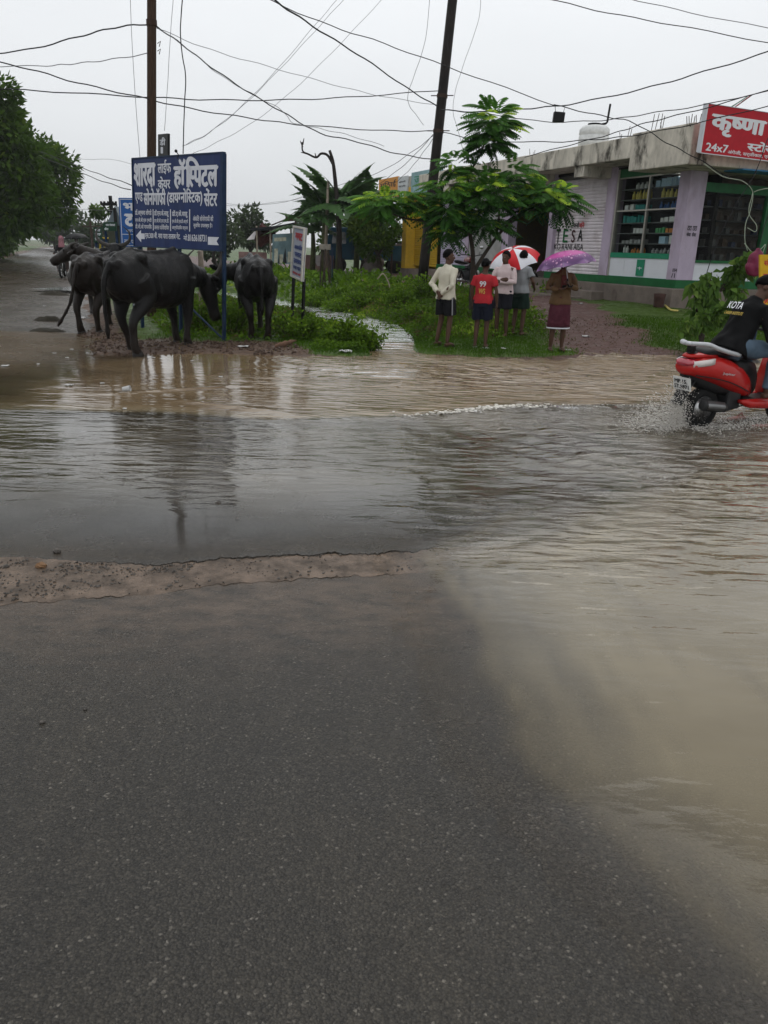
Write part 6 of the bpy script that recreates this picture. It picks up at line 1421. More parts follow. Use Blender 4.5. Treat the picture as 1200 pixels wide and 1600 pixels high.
tree('broad dark tree whose crown overhangs the road, right of the tallest one', -29.0, 55, crown_clumps((-28.2, 55, 5.2), 5.0, 3.3, 28, 1.3, 2.1, 5) + [(tuple(at(px, py, 54)), r) for px, py, r in ((62, 232, 1.1), (78, 250, 1.3), (98, 250, .9), (105, 265, .8), (92, 285, 1.3), (100, 310, .9), (84, 330, 1.2), (60, 270, 1.6), (65, 310, 1.6), (98, 340, .7))], 38000, LF_DARK, .42, .16, .3, GT)
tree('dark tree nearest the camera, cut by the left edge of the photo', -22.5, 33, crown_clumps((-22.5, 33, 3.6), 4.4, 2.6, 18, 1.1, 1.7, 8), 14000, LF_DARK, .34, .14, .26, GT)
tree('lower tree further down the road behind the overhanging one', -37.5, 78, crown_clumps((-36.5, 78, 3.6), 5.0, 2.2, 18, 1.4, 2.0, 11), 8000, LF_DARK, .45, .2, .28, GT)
tree('hazy rounded tree at the far end of the road', -54, 130, crown_clumps((-54, 130, 4.2), 5.5, 2.6, 16, 1.6, 2.4, 12), 4000, LF_FAR, .8, .4, .3)
def bush(label, c, rx, h, n_, mat, L, W, name='bush', group=None, stems=6, flop=.2, tone=0.0):
    z0 = gh(c[0], c[1]); t = thing(name, label, 'bush', (c[0], c[1], z0), 0, group)
    tips = []; q = MB()
    for i in range(stems):
        a = rnd.uniform(0, 6.28); r = rx * rnd.uniform(.2, .9); tip = V((c[0] + r * math.cos(a), c[1] + r * math.sin(a) * .7, z0 + h * rnd.uniform(.55, 1)))
        b0 = V((c[0] + r * .3 * math.cos(a), c[1] + r * .3 * math.sin(a), z0 - .03)); q.tube([b0, b0.lerp(tip, .5) + V((0, 0, .08 * h)), tip], [.012 * (1 + h), .009 * (1 + h), .004], 5); tips.append((b0, tip))
    q.build('stems', BARK if h > 1 else M('green_stem', (.05, .06, .02), .7), t)
    lv = Leaves()
    for i in range(n_):
        b0, tip = rnd.choice(tips); s = rnd.uniform(.15, 1.05); p = b0.lerp(tip, s) + rdir() * rx * .28 * rnd.random(); p.z = max(p.z, z0 + .02)
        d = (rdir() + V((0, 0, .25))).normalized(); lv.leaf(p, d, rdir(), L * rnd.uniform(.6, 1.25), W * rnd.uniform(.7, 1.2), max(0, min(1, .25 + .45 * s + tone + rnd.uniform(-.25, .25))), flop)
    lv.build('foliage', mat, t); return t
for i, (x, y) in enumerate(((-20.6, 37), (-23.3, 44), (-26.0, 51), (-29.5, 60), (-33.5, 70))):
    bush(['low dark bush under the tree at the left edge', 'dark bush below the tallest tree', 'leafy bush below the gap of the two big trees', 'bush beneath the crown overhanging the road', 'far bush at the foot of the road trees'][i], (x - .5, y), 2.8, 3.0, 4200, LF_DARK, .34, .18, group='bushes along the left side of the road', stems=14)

# ---- the young leafy tree by the men: stems, limbs and drooping feathery fronds
YT = 16.6
def frond(lv, p, d, L, tone, n_=9):
    d = V(d).normalized(); sd = d.cross(V((0, 0, 1))); sd = sd.normalized() if sd.length > .01 else V((1, 0, 0)); tw = rnd.uniform(-.5, .5); pts = []
    for i in range(n_ + 1):
        s = i / n_; pts.append(p + d * (L * s) + V((0, 0, -.42 * L * s * s)))
    for i in range(1, n_ + 1):
        s = i / n_; f = (pts[i] - pts[i - 1]).normalized(); pl_ = L * .36 * math.sin(math.pi * min(.95, .22 + .72 * s)) ** .8
        for sg in (-1, 1):
            dd = (sd * sg * .85 + f * .55 + V((0, 0, -.30 + sg * tw * .4))).normalized()
            lv.leaf(pts[i], dd, f, pl_, L * .115, max(0, min(1, tone + rnd.uniform(-.12, .12))), .12)
gt = thing('leafy_tree', 'young slender tree with drooping feathery fronds standing behind the group of men', 'tree', V((at(736, 500, YT).x, YT, gh(at(736, 500, YT).x, YT))))
q = MB(); b0 = gt.location - V((0, 0, .1))
tk1 = catmull([b0, at(737, 450, YT), at(739, 405, YT), at(736, 375, YT), at(730, 350, YT)], 5); q.tube(tk1, [.055 - .018 * i / len(tk1) for i in range(len(tk1))], 9)
def limb_(pts, r0, r1): P_ = catmull(pts, 5); q.tube(P_, [r0 + (r1 - r0) * i / (len(P_) - 1) for i in range(len(P_))], 7)
limb_([at(738, 430, YT), at(752, 405, YT), at(775, 372, YT), at(800, 345, YT), at(840, 325, YT), at(875, 318, YT)], .045, .014)
limb_([at(730, 352, YT), at(726, 310, YT), at(735, 270, YT), at(748, 245, YT), at(766, 205, YT)], .036, .012)
limb_([at(734, 365, YT), at(700, 352, YT), at(660, 345, YT - .2), at(628, 340, YT - .3), at(600, 328, YT - .3)], .030, .010)
limb_([at(733, 362, YT), at(715, 330, YT - .4), at(700, 298, YT - .5)], .024, .009); limb_([at(775, 372, YT), at(780, 330, YT - .3), at(772, 300, YT - .4)], .026, .009)
q.build('trunk', BARK, gt, smooth=True)
lv = Leaves()
LOB = [(768, 194, 34, 30, 62, 0), (766, 222, 26, 16, 20, 0), (706, 292, 32, 26, 26, -.3), (700, 328, 40, 26, 50, -.2), (765, 300, 52, 34, 66, -.3), (758, 345, 52, 28, 54, .1), (845, 300, 44, 26, 44, .2), (874, 312, 30, 20, 32, 0), (832, 318, 36, 22, 30, 0), (600, 318, 34, 20, 40, -.3), (634, 305, 26, 16, 16, -.2), (662, 322, 16, 16, 8, 0), (700, 362, 26, 12, 14, .1), (735, 268, 16, 14, 8, 0), (800, 270, 26, 16, 14, 0), (712, 255, 22, 12, 9, -.2)]
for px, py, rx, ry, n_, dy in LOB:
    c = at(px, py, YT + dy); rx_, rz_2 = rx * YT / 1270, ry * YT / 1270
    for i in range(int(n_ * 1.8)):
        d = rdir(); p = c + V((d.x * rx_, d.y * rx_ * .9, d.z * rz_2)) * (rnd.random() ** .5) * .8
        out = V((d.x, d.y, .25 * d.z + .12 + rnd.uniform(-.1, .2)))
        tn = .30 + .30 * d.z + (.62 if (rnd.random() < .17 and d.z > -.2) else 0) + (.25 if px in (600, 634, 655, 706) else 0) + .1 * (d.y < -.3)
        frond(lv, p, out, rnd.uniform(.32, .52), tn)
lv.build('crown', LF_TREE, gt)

# ---- banana plants, dead tree, dark trees behind the truck
def banana(label, px, pyb, Y, h, n_, seed):
    R = random.Random(seed); x = at(px, pyb, Y).x; z0 = gh(x, Y); t = thing('banana_plant', label, 'banana plant', (x, Y, z0), 0, 'banana plants behind the field')
    q = MB(); q.tube([(x, Y, z0 - .1), (x + .05, Y, z0 + h * .3), (x + .02, Y, z0 + h * .58)], [.13, .11, .07], 10); q.build('stem', M('banana_stem', (.07, .08, .03), .7, var=.4), t, smooth=True)
    for i in range(n_):
        az = i * 2.4 + R.uniform(-.4, .4); el = R.uniform(.35, 1.35); L = h * R.uniform(.42, .62); W = L * .30; p0 = V((x, Y, z0 + h * R.uniform(.48, .6))); lv = Leaves()
        d = V((math.cos(az) * math.cos(el), math.sin(az) * math.cos(el), math.sin(el))); sd = V((-math.sin(az), math.cos(az), 0)); N_ = 12; P_ = []
        for k in range(N_ + 1):
            s = k / N_; P_.append(p0 + d * (L * s) + V((math.cos(az), math.sin(az), 0)) * (.25 * L * s * s) + V((0, 0, -.75 * L * s * s * (1.1 - el * .5))))
        for k in range(1, N_):
            s = k / N_; w = W * math.sin(math.pi * min(1, (s + .05) ** .7)) ; f = (P_[k + 1] - P_[k]).normalized()
            for sg in (-1, 1): lv.leaf(P_[k], (sd * sg + f * .45 + V((0, 0, -.25))).normalized(), f, w * R.uniform(.85, 1.05), L / N_ * 2.1, max(0, min(1, .35 + .25 * math.sin(el) + R.uniform(-.15, .25))), .12)
        lv.build('leaf', LF_BAN, t)
    return t
for i, (px, py, Y, h, n_) in enumerate(((505, 415, 34, 4.3, 14), (528, 418, 33.5, 4.9, 15), (556, 418, 34.5, 4.6, 14), (488, 412, 36, 3.4, 12), (578, 415, 36, 4.2, 13))):
    banana(['banana plant with a long drooping leaf left of the dead trunk', 'tall banana plant right at the dead trunk', 'banana plant with upright split leaves above the blue truck', 'low banana plant beside the tarpaulin shack', 'banana plant between the truck and the yellow shop'][i], px, py, Y, h, n_, 20 + i)
t = thing('dead_tree', 'bare dead tree trunk with one crooked limb against the sky', 'tree', at(532, 420, 32.5)); t.location.z = gh(t.location.x, 32.5)
q = MB(); P_ = catmull([V((t.location.x, 32.5, .2)), at(530, 380, 32.5), at(527, 320, 32.5), at(523, 275, 32.5), at(520, 252, 32.5), at(515, 235, 32.5)], 5); q.tube(P_, [.11 - .06 * i / len(P_) for i in range(len(P_))], 9)
P_ = catmull([at(521, 258, 32.5), at(512, 243, 32.5), at(502, 240, 32.5), at(494, 246, 32.5), at(482, 241, 32.5), at(473, 236, 32.5), at(472, 222, 32.5)], 5); q.tube(P_, [.055 - .03 * i / len(P_) for i in range(len(P_))], 7)
for a, b_ in (((482, 241), (470, 238)), ((473, 230), (469, 220)), ((473, 226), (475, 216)), ((494, 246), (492, 239))): q.tube([at(*a, 32.5), at(*b_, 32.5)], [.03, .014], 5)
q.build('trunk', M('dead_wood', (.03, .024, .02), .9, var=.4, bs=.6), t, smooth=True)
tree('dark leafy tree behind the blue truck and the banana plants', -1.5, 41, crown_clumps((-1.6, 41, 2.7), 2.4, 1.5, 14, .7, 1.1, 21), 5000, LF_DARK, .26, .12, .14)
tree('dark tree between truck and yellow shop, under the leafy tree', -.55, 33, [((-.7, 33, 1.7), .75), ((-.3, 33, 2.3), .6), ((-1.1, 33, 2.2), .7), ((-.6, 33, 2.9), .6)], 3600, LF_DARK, .20, .10, .10)
tree('pale hazy tree in the distance left of the tarpaulin shack', -11.5, 66, crown_clumps((-11.5, 66, 3.0), 2.2, 1.4, 10, .8, 1.2, 31), 2200, LF_FAR, .45, .22, .14)
tree('small hazy tree just right of the hospital board', -12.4, 58, crown_clumps((-12.6, 58, 2.2), 1.6, 1.2, 8, .7, 1.0, 32), 1500, LF_FAR, .40, .2, .12)
tree('small feathery tree beside the far transformer pole', -18.6, 52, crown_clumps((-18.4, 52, 3.2), .5, .4, 5, .25, .4, 33), 350, LF_BROAD, .3, .14, .06)
# ---- bushes one can tell apart
bush('leafy weed clump right of the notice board legs', (-.75, 12.9), .5, .42, 1300, LF_WEED, .085, .05, 'weed_bush', 'weed clumps by the notice board', 14)
bush('weed clump at the foot of the notice board', (-1.55, 13.3), .5, .45, 1200, LF_WEED, .08, .045, 'weed_bush', 'weed clumps by the notice board', 14)
bush('dark weed clump at the stream mouth', (-.32, 12.5), .34, .30, 800, LF_WEED, .08, .045, 'weed_bush', 'weed clumps by the notice board', 12, tone=-.15)
bush('green weed clump under the hospital board between the buffaloes', (-2.75, 13.7), .45, .6, 1000, LF_WEED, .08, .045, 'weed_bush', 'weed clumps by the notice board', 14)
bush('weed clump behind the grazing buffalo\'s front legs', (-3.5, 14.2), .6, .55, 1300, LF_WEED, .08, .045, 'weed_bush', 'weed clumps by the notice board', 14)
for i, (px, Y, h) in enumerate(((668, 19.2, .75), (620, 18.6, .6), (575, 19.4, .55), (530, 20, .5), (492, 21.5, .6), (650, 16.8, .45), (600, 16.0, .4))):
    bush(['bush at the foot of the dark pole', 'bush on the weedy mound left of the dark pole', 'low bush above the stream bend', 'bush on the bank behind the stream', 'bush before the tree guard', 'round weed bush left of the man in cream', 'low bush at the near edge of the mound'][i], (at(px, 430, Y).x, Y), .7, h * .62, 1100, LF_WEED, .085, .045, group='bushes on the weedy mound', stems=16, tone=-.05)
# broad-leaved plants on the right
def broad(label, segs, n_, L=.17):
    n_ = int(n_ * 1.5)
    x, y = segs[0][0].x, segs[0][0].y; t = thing('broadleaf_plant', label, 'plant', (x, y, gh(x, y)), 0, 'broad-leaved plants by the shop corner'); q = MB(); lv = Leaves()
    tips = []
    for a, b_ in segs:
        m_ = a.lerp(b_, .5) + V((0, 0, .06)); q.tube([a, m_, b_], [.022, .016, .006], 6); tips.append((m_, b_))
    q.build('stems', BARK, t)
    for i in range(n_):
        a, b_ = rnd.choice(tips); s = rnd.uniform(-.2, 1.05); p = a.lerp(b_, s) + rdir() * .04; d = (rdir() * .9 + V((0, -.35, -.45))).normalized()
        lv.leaf(p, d, V((d.z, .25 * rnd.uniform(-1, 1), -d.x)) + rdir() * .35, L * rnd.uniform(.6, 1.2), L * .55 * rnd.uniform(.8, 1.1), max(0, min(1, .3 + .4 * s + rnd.uniform(-.3, .3))), .3)
    lv.build('foliage', LF_BROAD, t)
Yb = 13.6; zg = gh(7.0, Yb)
broad('tall broad-leaved plant in front of the side counter', [(V((at(1112, 440, Yb).x, Yb, zg)), at(*p, Yb)) for p in ((1098, 430), (1082, 445), (1112, 425), (1120, 435))] + [(at(1125, 455, Yb), at(*p, Yb)) for p in ((1150, 430), (1160, 405), (1170, 395), (1155, 415), (1178, 420), (1150, 450))], 330)
Yb = 12.9
broad('low spreading broad-leaved plant over the gravel heap', [(at(1130, 500, Yb), at(*p, Yb)) for p in ((1072, 505), (1085, 512), (1100, 490), (1110, 500), (1130, 480), (1150, 465), (1120, 488), (1140, 492), (1065, 515), (1095, 500), (1160, 455), (1158, 478))], 420)

# ---- ground cover: weeds and grass
def scatter(name, n_, xr, yr, dens, mat, L, W, up=.6, h=0.0, hn=2.0, seed=1, hf=None):
    R = random.Random(seed); lv = Leaves(); k = 0
    while k < n_:
        y = R.uniform(*yr); x = R.uniform(*xr)
        if abs(x) > y * .52 + .6: continue
        dn = dens(x, y)
        if dn <= 0 or R.random() > dn: k += .05; continue
        k += 1; z = gh(x, y); hh_ = h * max(.15, .55 + .9 * nz(x, y, hn, 4)) * R.random() ** .7 * (hf(x, y) if hf else 1); sc2 = 1 + .02 * max(0, y - 13)
        d = (rdir(R) + V((0, 0, up))).normalized()
        if d.z < 0: d.z *= -.3
        lv.leaf((x, y, z + hh_), d, rdir(R), L * sc2 * R.uniform(.5, 1.3), W * sc2 * R.uniform(.7, 1.3), max(0, min(1, .42 + .38 * hh_ / max(h, .05) * .6 + .55 * nz(x, y, .9, 2) + R.uniform(-.25, .25))), .2 if up < 2 else .05)
    return lv.build(name, mat, None, 'stuff')
def in_water(x, y): return dstream(x, y) < .12 if (-16 < x < 2 and y < 34) else False
def d_weeds(x, y):
    if in_water(x, y) or x - road_r(y) < 1.6: return 0
    g = g_grass(x, y)
    a = ss(13.2, 14.6, y - .5 * max(0, x - 1)) if x > -.4 else ss(12.6, 13.6, y)
    if x > 3.2: a *= .25
    if x < .15 and y < 16.5: a *= .4
    return g * a * (.45 + .9 * max(0, nz(x, y, .8, 6) + .35))
scatter('weeds', 46000, (-11, 4.5), (12.2, 23), d_weeds, LF_WEED, .085, .04, .9, .22, 1.1, 2, lambda x, y: .3 if (x < .15 and y < 16.5) or dstream(x, y) < .5 else 1)
scatter('field_weeds', 12000, (-16, 6), (22, 40), lambda x, y: 0 if in_water(x, y) or x - road_r(y) < 2.5 else g_grass(x, y), LF_WEED, .17, .08, .9, .4, .8, 3)
def d_grass(x, y):
    if in_water(x, y): return 0
    return g_grass(x, y) * (.55 + .6 * (nz(x, y, 1.7, 3) + .5)) * (1 if x > -1.9 else .4)
scatter('grass', 52000, (-4, 8.5), (11.4, 17), d_grass, LF_GRASS, .055, .010, 2.6, .0, 2, 4)
scatter('verge_weeds', 3000, (-1.5, 0.1), (11.7, 13.4), lambda x, y: 0 if in_water(x, y) else .7 * ss(.3, .8, y - lerp_tab(YB, x)) * ss(-1.3, -.7, x), LF_WEED, .065, .03, .8, .10, 2.5, 6)

LF_DRY = leafmat('dry_leaves', (0.05, 0.035, 0.018), (0.12, 0.085, 0.04), (0.2, 0.15, 0.07))
scatter('dry_weeds', 5200, (-6, 4.5), (12.2, 21), lambda x, y: d_weeds(x, y) * (.3 + max(0, nz(x, y, 1.3, 17))), LF_DRY, .11, .018, .6, .26, 1.1, 12)
scatter('fallen_bits', 2600, (-5.5, 7), (10.9, 17), lambda x, y: 0 if in_water(x, y) else ss(.05, .4, y - lerp_tab(YB, x)) * (.25 + (1 - g_grass(x, y))), LF_DRY, .045, .02, .25, .015, 2, 13)
# ================================================================ BACKGROUND: shack, posters, far road
TARP = M('dark_tarpaulin', (.018, .02, .025), .6, var=.4, bs=.4, bsc=10); PLAST = M('white_sheet', (.45, .42, .42), .6, var=.2, vs=3, bs=.5, bsc=6); PINKW = M('pink_wall', (.26, .16, .15), .8, var=.25, vs=4)
BRICKR = M('dark_red_cloth', (.07, .02, .018), .85, var=.4, vs=5)
def post3(q, px, py, Y, top, r): a = at(px, py, Y); z = gh(a.x, Y); q.tube([(a.x, Y, z - .1), (a.x, Y, top)], r, 7)
Ys = 39.0
sk = thing('tarpaulin_shack', 'roadside shack with a sagging dark tarpaulin roof on thin posts', 'shack', (at(432, 410, Ys).x, Ys, gh(at(432, 410, Ys).x, Ys)))
q = MB(); A = [at(392, 356, Ys), at(462, 347, Ys - .5), at(470, 350, Ys + 3), at(400, 357, Ys + 3)]
for i in range(9):
    for j in range(5):
        p = A[0].lerp(A[1], i / 8).lerp(A[3].lerp(A[2], i / 8), j / 4); q.v.append(p + V((0, 0, -.12 * math.sin(math.pi * i / 8) * (.4 + .3 * math.sin(3 * j)))))
n0 = len(q.v); q.v += [v - V((0, 0, .14)) for v in q.v]
for i in range(8):
    for j in range(4):
        a = i * 5 + j; q.f.append((a, a + 5, a + 6, a + 1)); q.f.append((n0 + a, n0 + a + 1, n0 + a + 6, n0 + a + 5))
for i in range(8): q.f.append((i * 5, n0 + i * 5, n0 + i * 5 + 5, i * 5 + 5))
q.build('roof', TARP, sk, fix=False)
for px in (402, 423, 462, 455):
    q = MB(); post3(q, px, 400, Ys + (0 if px != 455 else 2.5), at(px, 353, Ys).z, .045); q.build('post', PALEP, sk)
q = MB(); a, b_ = at(404, 362, Ys + 1), at(420, 378, Ys + 1); q.tube(catmull([a, a.lerp(b_, .5) + V((0, 0, .1)), b_], 5), [.5, .45, .42, .4, .4, .45, .5, .5, .52, .5, .5][:len(catmull([a, a.lerp(b_, .5), b_], 5))], 9); q.build('hanging_cloth', BRICKR, sk)
q = MB(); a = at(394, 362, Ys + 1.5); q.box((a.x, a.y, .75), (1.4, .1, .9)); q.build('wall', PINKW, sk)
q = MB(); q.quad(at(385, 375, Ys + 2), at(420, 372, Ys + 2), at(440, 358, Ys + 2.4), at(398, 361, Ys + 2.4)); q.build('white_sheet', PLAST, sk)
t = thing('poster_hoarding', 'faded teal poster board with pale pictures in front of the shack', 'hoarding', at(444, 413, 37.0)); t.location.z = gh(t.location.x, 37)
pn = Panel(at(425, 413, 37), at(459, 412, 36.4) - at(425, 413, 37), at(426, 366, 37) - at(425, 413, 37))
q = MB(); pn.slab(q, 0, 0, 1, 1, -.05, 0); q.build('board', M('poster_teal', (.13, .20, .22), .6, var=.35, vs=2.5), t)
q = MB(); [pn.rect(q, u, v, w, h, d) for u, v, w, h, d in ((.08, .76, .55, .12, .004), (.1, .02, .16, .5, .004), (.3, .02, .2, .3, .005), (.72, .05, .2, .35, .004), (.55, .03, .12, .2, .005))]; q.build('picture', M('poster_pale', (.36, .36, .28), .6, var=.4, vs=5), t)
q = MB(); pn.poly(q, [(.5, .02), (.68, .02), (.6, .55)], .006); pn.poly(q, [(.28, .02), (.36, .02), (.33, .45)], .006); q.build('dark_figure', M('poster_dark', (.015, .02, .025), .6), t)
t = thing('pink_wall', 'low pink wall with a torn white sheet behind the notice board', 'wall', at(492, 416, 37)); t.location.z = gh(t.location.x, 37)
a, b_ = at(474, 400, 37.5), at(520, 400, 36.8); q = MB(); q.box(((a.x + b_.x) / 2, 37.2, .55), (b_.x - a.x, .2, 1.25)); q.build('masonry', PINKW, t)
q = MB(); q.add([at(486, 398, 36.9), at(505, 400, 36.7), at(510, 414, 36.7), at(496, 416, 36.9)], [(0, 1, 2, 3)]); q.build('torn_sheet', PLAST, t)
t = thing('brown_board', 'dark brown plank board raised above the shack roof', 'board', at(458, 340, 38)); q = MB(); q.slab(at(446, 346, 38), at(475, 345, 38), at(475, 336, 38), at(446, 336, 38), .06); q.build('plank', WOODP, t)
q = MB(); q.tube([at(446, 343, 38.1), at(424, 352, 38.1)], .03, 6); q.tube([V((at(462, 340, 38.1).x, 38.1, .3)), at(462, 340, 38.1)], .05, 6); q.build('support', STEEL, t)
Yg = 24.0
t = thing('tree_guard', 'weathered grey box on thin crooked stakes beside a tall thin pole', 'tree guard', at(507, 430, Yg)); t.location.z = gh(t.location.x, Yg)
q = MB(); a = at(508, 386, Yg); q.box(a, (.32, .32, .16)); q.build('top_box', M('grey_box', (.20, .18, .15), .8, var=.3), t, bevel=.01)
for dx, dy in ((-.10, -.1), (.12, -.1), (-.08, .12), (.1, .1), (.02, -.15)):
    q = MB(); q.tube(catmull([(a.x + dx * 1.3, Yg + dy, gh(a.x, Yg) - .1), (a.x + dx + rnd.uniform(-.05, .05), Yg + dy, (a.z + .4) / 2), (a.x + dx * .8, Yg + dy, a.z - .05)], 4), .022, 6); q.build('stake', BARK, t)
q = MB(); post3(q, 519, 420, 24.3, at(519, 384, 24.3).z, .022); tag(q.build('thin_pole', BPOST), 'thin dark bluish pole standing beside the grey box on stakes', 'pole')
q = MB(); a = at(511, 420, 33); q.tube([(a.x - .1, 33, .3), at(511, 330, 33), at(513, 283, 33)], [.07, .06, .05], 8); tag(q.build('bamboo_pole', PALEP, smooth=True), 'pale bare pole rising through the banana leaves', 'pole')
t = thing('shop_banner', 'dark blue shop banner with white lettering between truck and yellow shop', 'banner', at(595, 395, 35.5))
pn = Panel(at(577, 394, 35.5), at(613, 393, 35) - at(577, 394, 35.5), at(577, 373, 35.5) - at(577, 394, 35.5))
q = MB(); pn.slab(q, 0, 0, 1, 1, -.05, 0); q.build('board', M('banner_navy', (.012, .02, .05), .5), t)
q = MB(); pn.text(q, 'आँगन', .08, .48, .42, .4, .05, .01); pn.text(q, '9', .06, .1, .08, .22, .04, .01); pn.text(q, 'ढाबा', .2, .08, .3, .28, .03, .01); q.build('lettering', CREAM, t)
for u in (.05, .95): q = MB(); a = pn.p(u, .5, -.08); q.tube([(a.x, a.y, .2), a], .04, 6); q.build('post', STEEL, t)
t = thing('sack_heap', 'pale sacks and cloth heaped at the tail of the blue truck', 'sacks', at(580, 420, 34)); t.location.z = gh(t.location.x, 34)
q = MB(); c_ = t.location; [q.ell(c_ + V((dx, dy, z)), r) for dx, dy, z, r in ((0, 0, .3, (.4, .35, .32)), (.25, .1, .55, (.3, .3, .25)), (-.1, 0, .7, (.25, .2, .2)), (.3, -.1, .2, (.3, .25, .22)))]; organic(q, 'sacks', M('sack_cloth', (.16, .14, .13), .9, var=.4, vs=4), t, .04, 3, world=True, disp=.05)
# far road: green boards, yellow vehicle, grey gable, transformer pole, people
def board_on_posts(name, label, cat, px0, py0, px1, py1, Y, mat, lines, lmat=CREAM, legs=True):
    t = thing(name, label, cat, at((px0 + px1) / 2, py1, Y)); t.location.z = 0
    pn = Panel(at(px0, py1, Y), at(px1, py1, Y) - at(px0, py1, Y), at(px0, py0, Y) - at(px0, py1, Y)); q = MB(); pn.slab(q, 0, 0, 1, 1, -.05, 0); q.build('board', mat, t)
    if lines:
        q = MB(); [pn.text(q, *ln) for ln in lines]; q.build('lettering', lmat, t)
    if legs:
        for u in (.1, .9): a = pn.p(u, .3, -.07); q = MB(); q.tube([(a.x, a.y, -.1), a], .04, 6); q.build('post', BPOST, t)
    return t
board_on_posts('green_board', 'small dark green direction board left of the yellow vehicle', 'signboard', 147, 355, 159, 379, 26, DGREEN, [('भारत', .1, .72, .7, .16, .03), ('रायपुर', .1, .45, .8, .16, .03), ('दुरग', .1, .15, .6, .16, .03)])
board_on_posts('green_board', 'dark green board with two text lines above the yellow vehicle', 'signboard', 161, 347, 182, 361, 25, DGREEN, [('गाम पंचायत', .2, .55, .7, .3, .03), ('खैरा', .1, .1, .3, .3, .03)])
Yv = 62
a = at(171, 385, Yv); t = thing('yellow_van', 'yellow van parked on the verge behind the green boards', 'van', (a.x, Yv, 0.02), math.radians(10))
q = MB(); q.prism([(-.75, -.1, .35), (.75, -.1, .35), (.75, -.1, 1.0), (.62, -.1, 1.75), (-.62, -.1, 1.75), (-.75, -.1, 1.0)], (0, 2.6, 0)); q.build('body', M('van_yellow', (.45, .33, .02), .4), t, world=False, bevel=.05)
q = MB(); q.quad((-.58, -.11, 1.1), (.58, -.11, 1.1), (.52, -.11, 1.62), (-.52, -.11, 1.62)); q.build('window', M('dark_glass', (.02, .025, .03), .1, spec=1), t, world=False)
for x in (-.6, .6):
    for y in (.3, 2.0): q = MB(); q.lathe([(.05, -.08), (.28, -.08), (.28, .08), (.05, .08)], (x, y, .28), 16, Matrix.Rotation(math.pi / 2, 3, 'Y')); q.build('wheel', RUB, t, world=False, smooth=True)
Yt = 33; t = thing('gable_shed', 'grey sheet-metal gable shed end with a dark centre post', 'shed', at(180, 380, Yt)); t.location.z = 0
q = MB(); q.prism([at(166, 352, Yt), at(192, 352, Yt), at(179, 322, Yt)], (0, 3, 0)); q.build('gable', M('grey_sheet', (.13, .16, .18), .5, var=.15), t)
q = MB(); a, b_ = at(168, 352, Yt + .3), at(190, 352, Yt + .3); q.box(((a.x + b_.x) / 2, Yt + 1.6, a.z / 2), (b_.x - a.x, 2.6, a.z)); q.build('wall', M('olive_wall', (.06, .065, .045), .8), t)
q = MB(); a = at(179, 325, Yt - .15); q.tube([(a.x, a.y, 0), a], .07, 6); q.build('centre_post', BLK, t)
Yp = 50; t = thing('transformer_pole', 'far electric pole with a crossarm and braces above the gable shed', 'utility pole', at(174, 380, Yp)); t.location.z = 0
q = MB(); a = at(172, 306, Yp); q.tube([(a.x + .1, Yp, 0), a], .11, 8); q.build('pole', BLK, t)
q = MB(); q.tube([at(158, 319, Yp), at(182, 319, Yp)], .09, 6); q.tube([at(160, 320, Yp), at(171, 332, Yp)], .045, 6); q.tube([at(182, 319, Yp), at(182, 340, Yp)], .05, 6); q.build('crossarm', BLK, t)
for px in (158, 163, 169, 176, 181): q = MB(); q.tube([at(px, 319, Yp), at(px, 314.5, Yp)], .07, 6); q.build('insulator', BLK, t)
for i, (px, pyt, Y) in enumerate(((141, 346, 85), (131, 350, 105), (127, 354, 125), (135, 356, 140), (139, 359, 160))):
    a = at(px, pyt, Y); t = thing('far_pole', 'hazy power pole on the right side of the far road, number %s from the nearest' % ['one', 'two', 'three', 'four', 'five'][i], 'utility pole', (a.x, Y, 0), 0, 'poles receding along the far road')
    t['label'] = ['tallest and nearest of the hazy poles receding along the road', 'hazy pole just left of the tallest far pole', 'hazy pole at the left end of the receding row', 'short hazy pole between taller ones on the far road', 'shortest hazy pole at the far end of the road'][i]
    q = MB(); q.tube([(a.x, Y, -.1), a], .13, 6); q.build('pole', STEEL, t); q = MB(); w = .9; q.tube([a + V((-w, 0, -.5)), a + V((w, 0, -.5))], .07, 6); q.build('crossarm', STEEL, t)
for i, (px, h, Y) in enumerate(((150, 2.6, 110), (143, 3.2, 130), (158, 2.8, 90), (120, 2.4, 180))):
    x = at(px, 380, Y).x; tree(['small hazy tree right of the far poles', 'hazy tree behind the row of far poles', 'hazy roadside tree left of the green boards', 'faintest hazy tree where the road vanishes'][i], x, Y, crown_clumps((x, Y, h * .6), 2.6, 1.0, 7, .8, 1.2, 50 + i), 1200, LF_FAR, .6, .3, .12)
# people far down the road
Yw = 36; a = at(121, 398, Yw)
t, k, T, hh, arms, S = person('person', 'walker in white shirt holding a black umbrella down the road', (at(121, 390, Yw).x, Yw, .0), math.radians(185), 1.6,
    dict(eR=(.26, .02, 1.14), wR=(.24, .1, .95), eL=(-.24, .1, 1.14), wL=(-.08, .2, 1.3), hL=((.2, .3, .9), (1, 0, 0)), cL=.9), dict(shirt=(cloth('white_shirt', (.5, .5, .52)), dict(zb_=.86, sleeve=.5)), shorts=(cloth('dark_trousers', (.06, .04, .035)), 1.5, .01), sname='trousers'))
g_ = frame_of(t) @ (S @ arms['L'][2]); umbrella('umbrella', 'small black umbrella of the walker far down the road', g_, g_ + V((-.05, 0, .62)), .52, .22, [BLK])
Yr = 34; a = at(86, 392, Yr)
mt = motorcycle('dark motorcycle coming down the road past the first buffalo\'s head', V((a.x, Yr + .8, 0)), math.radians(-75), 'black'); del mt['group']
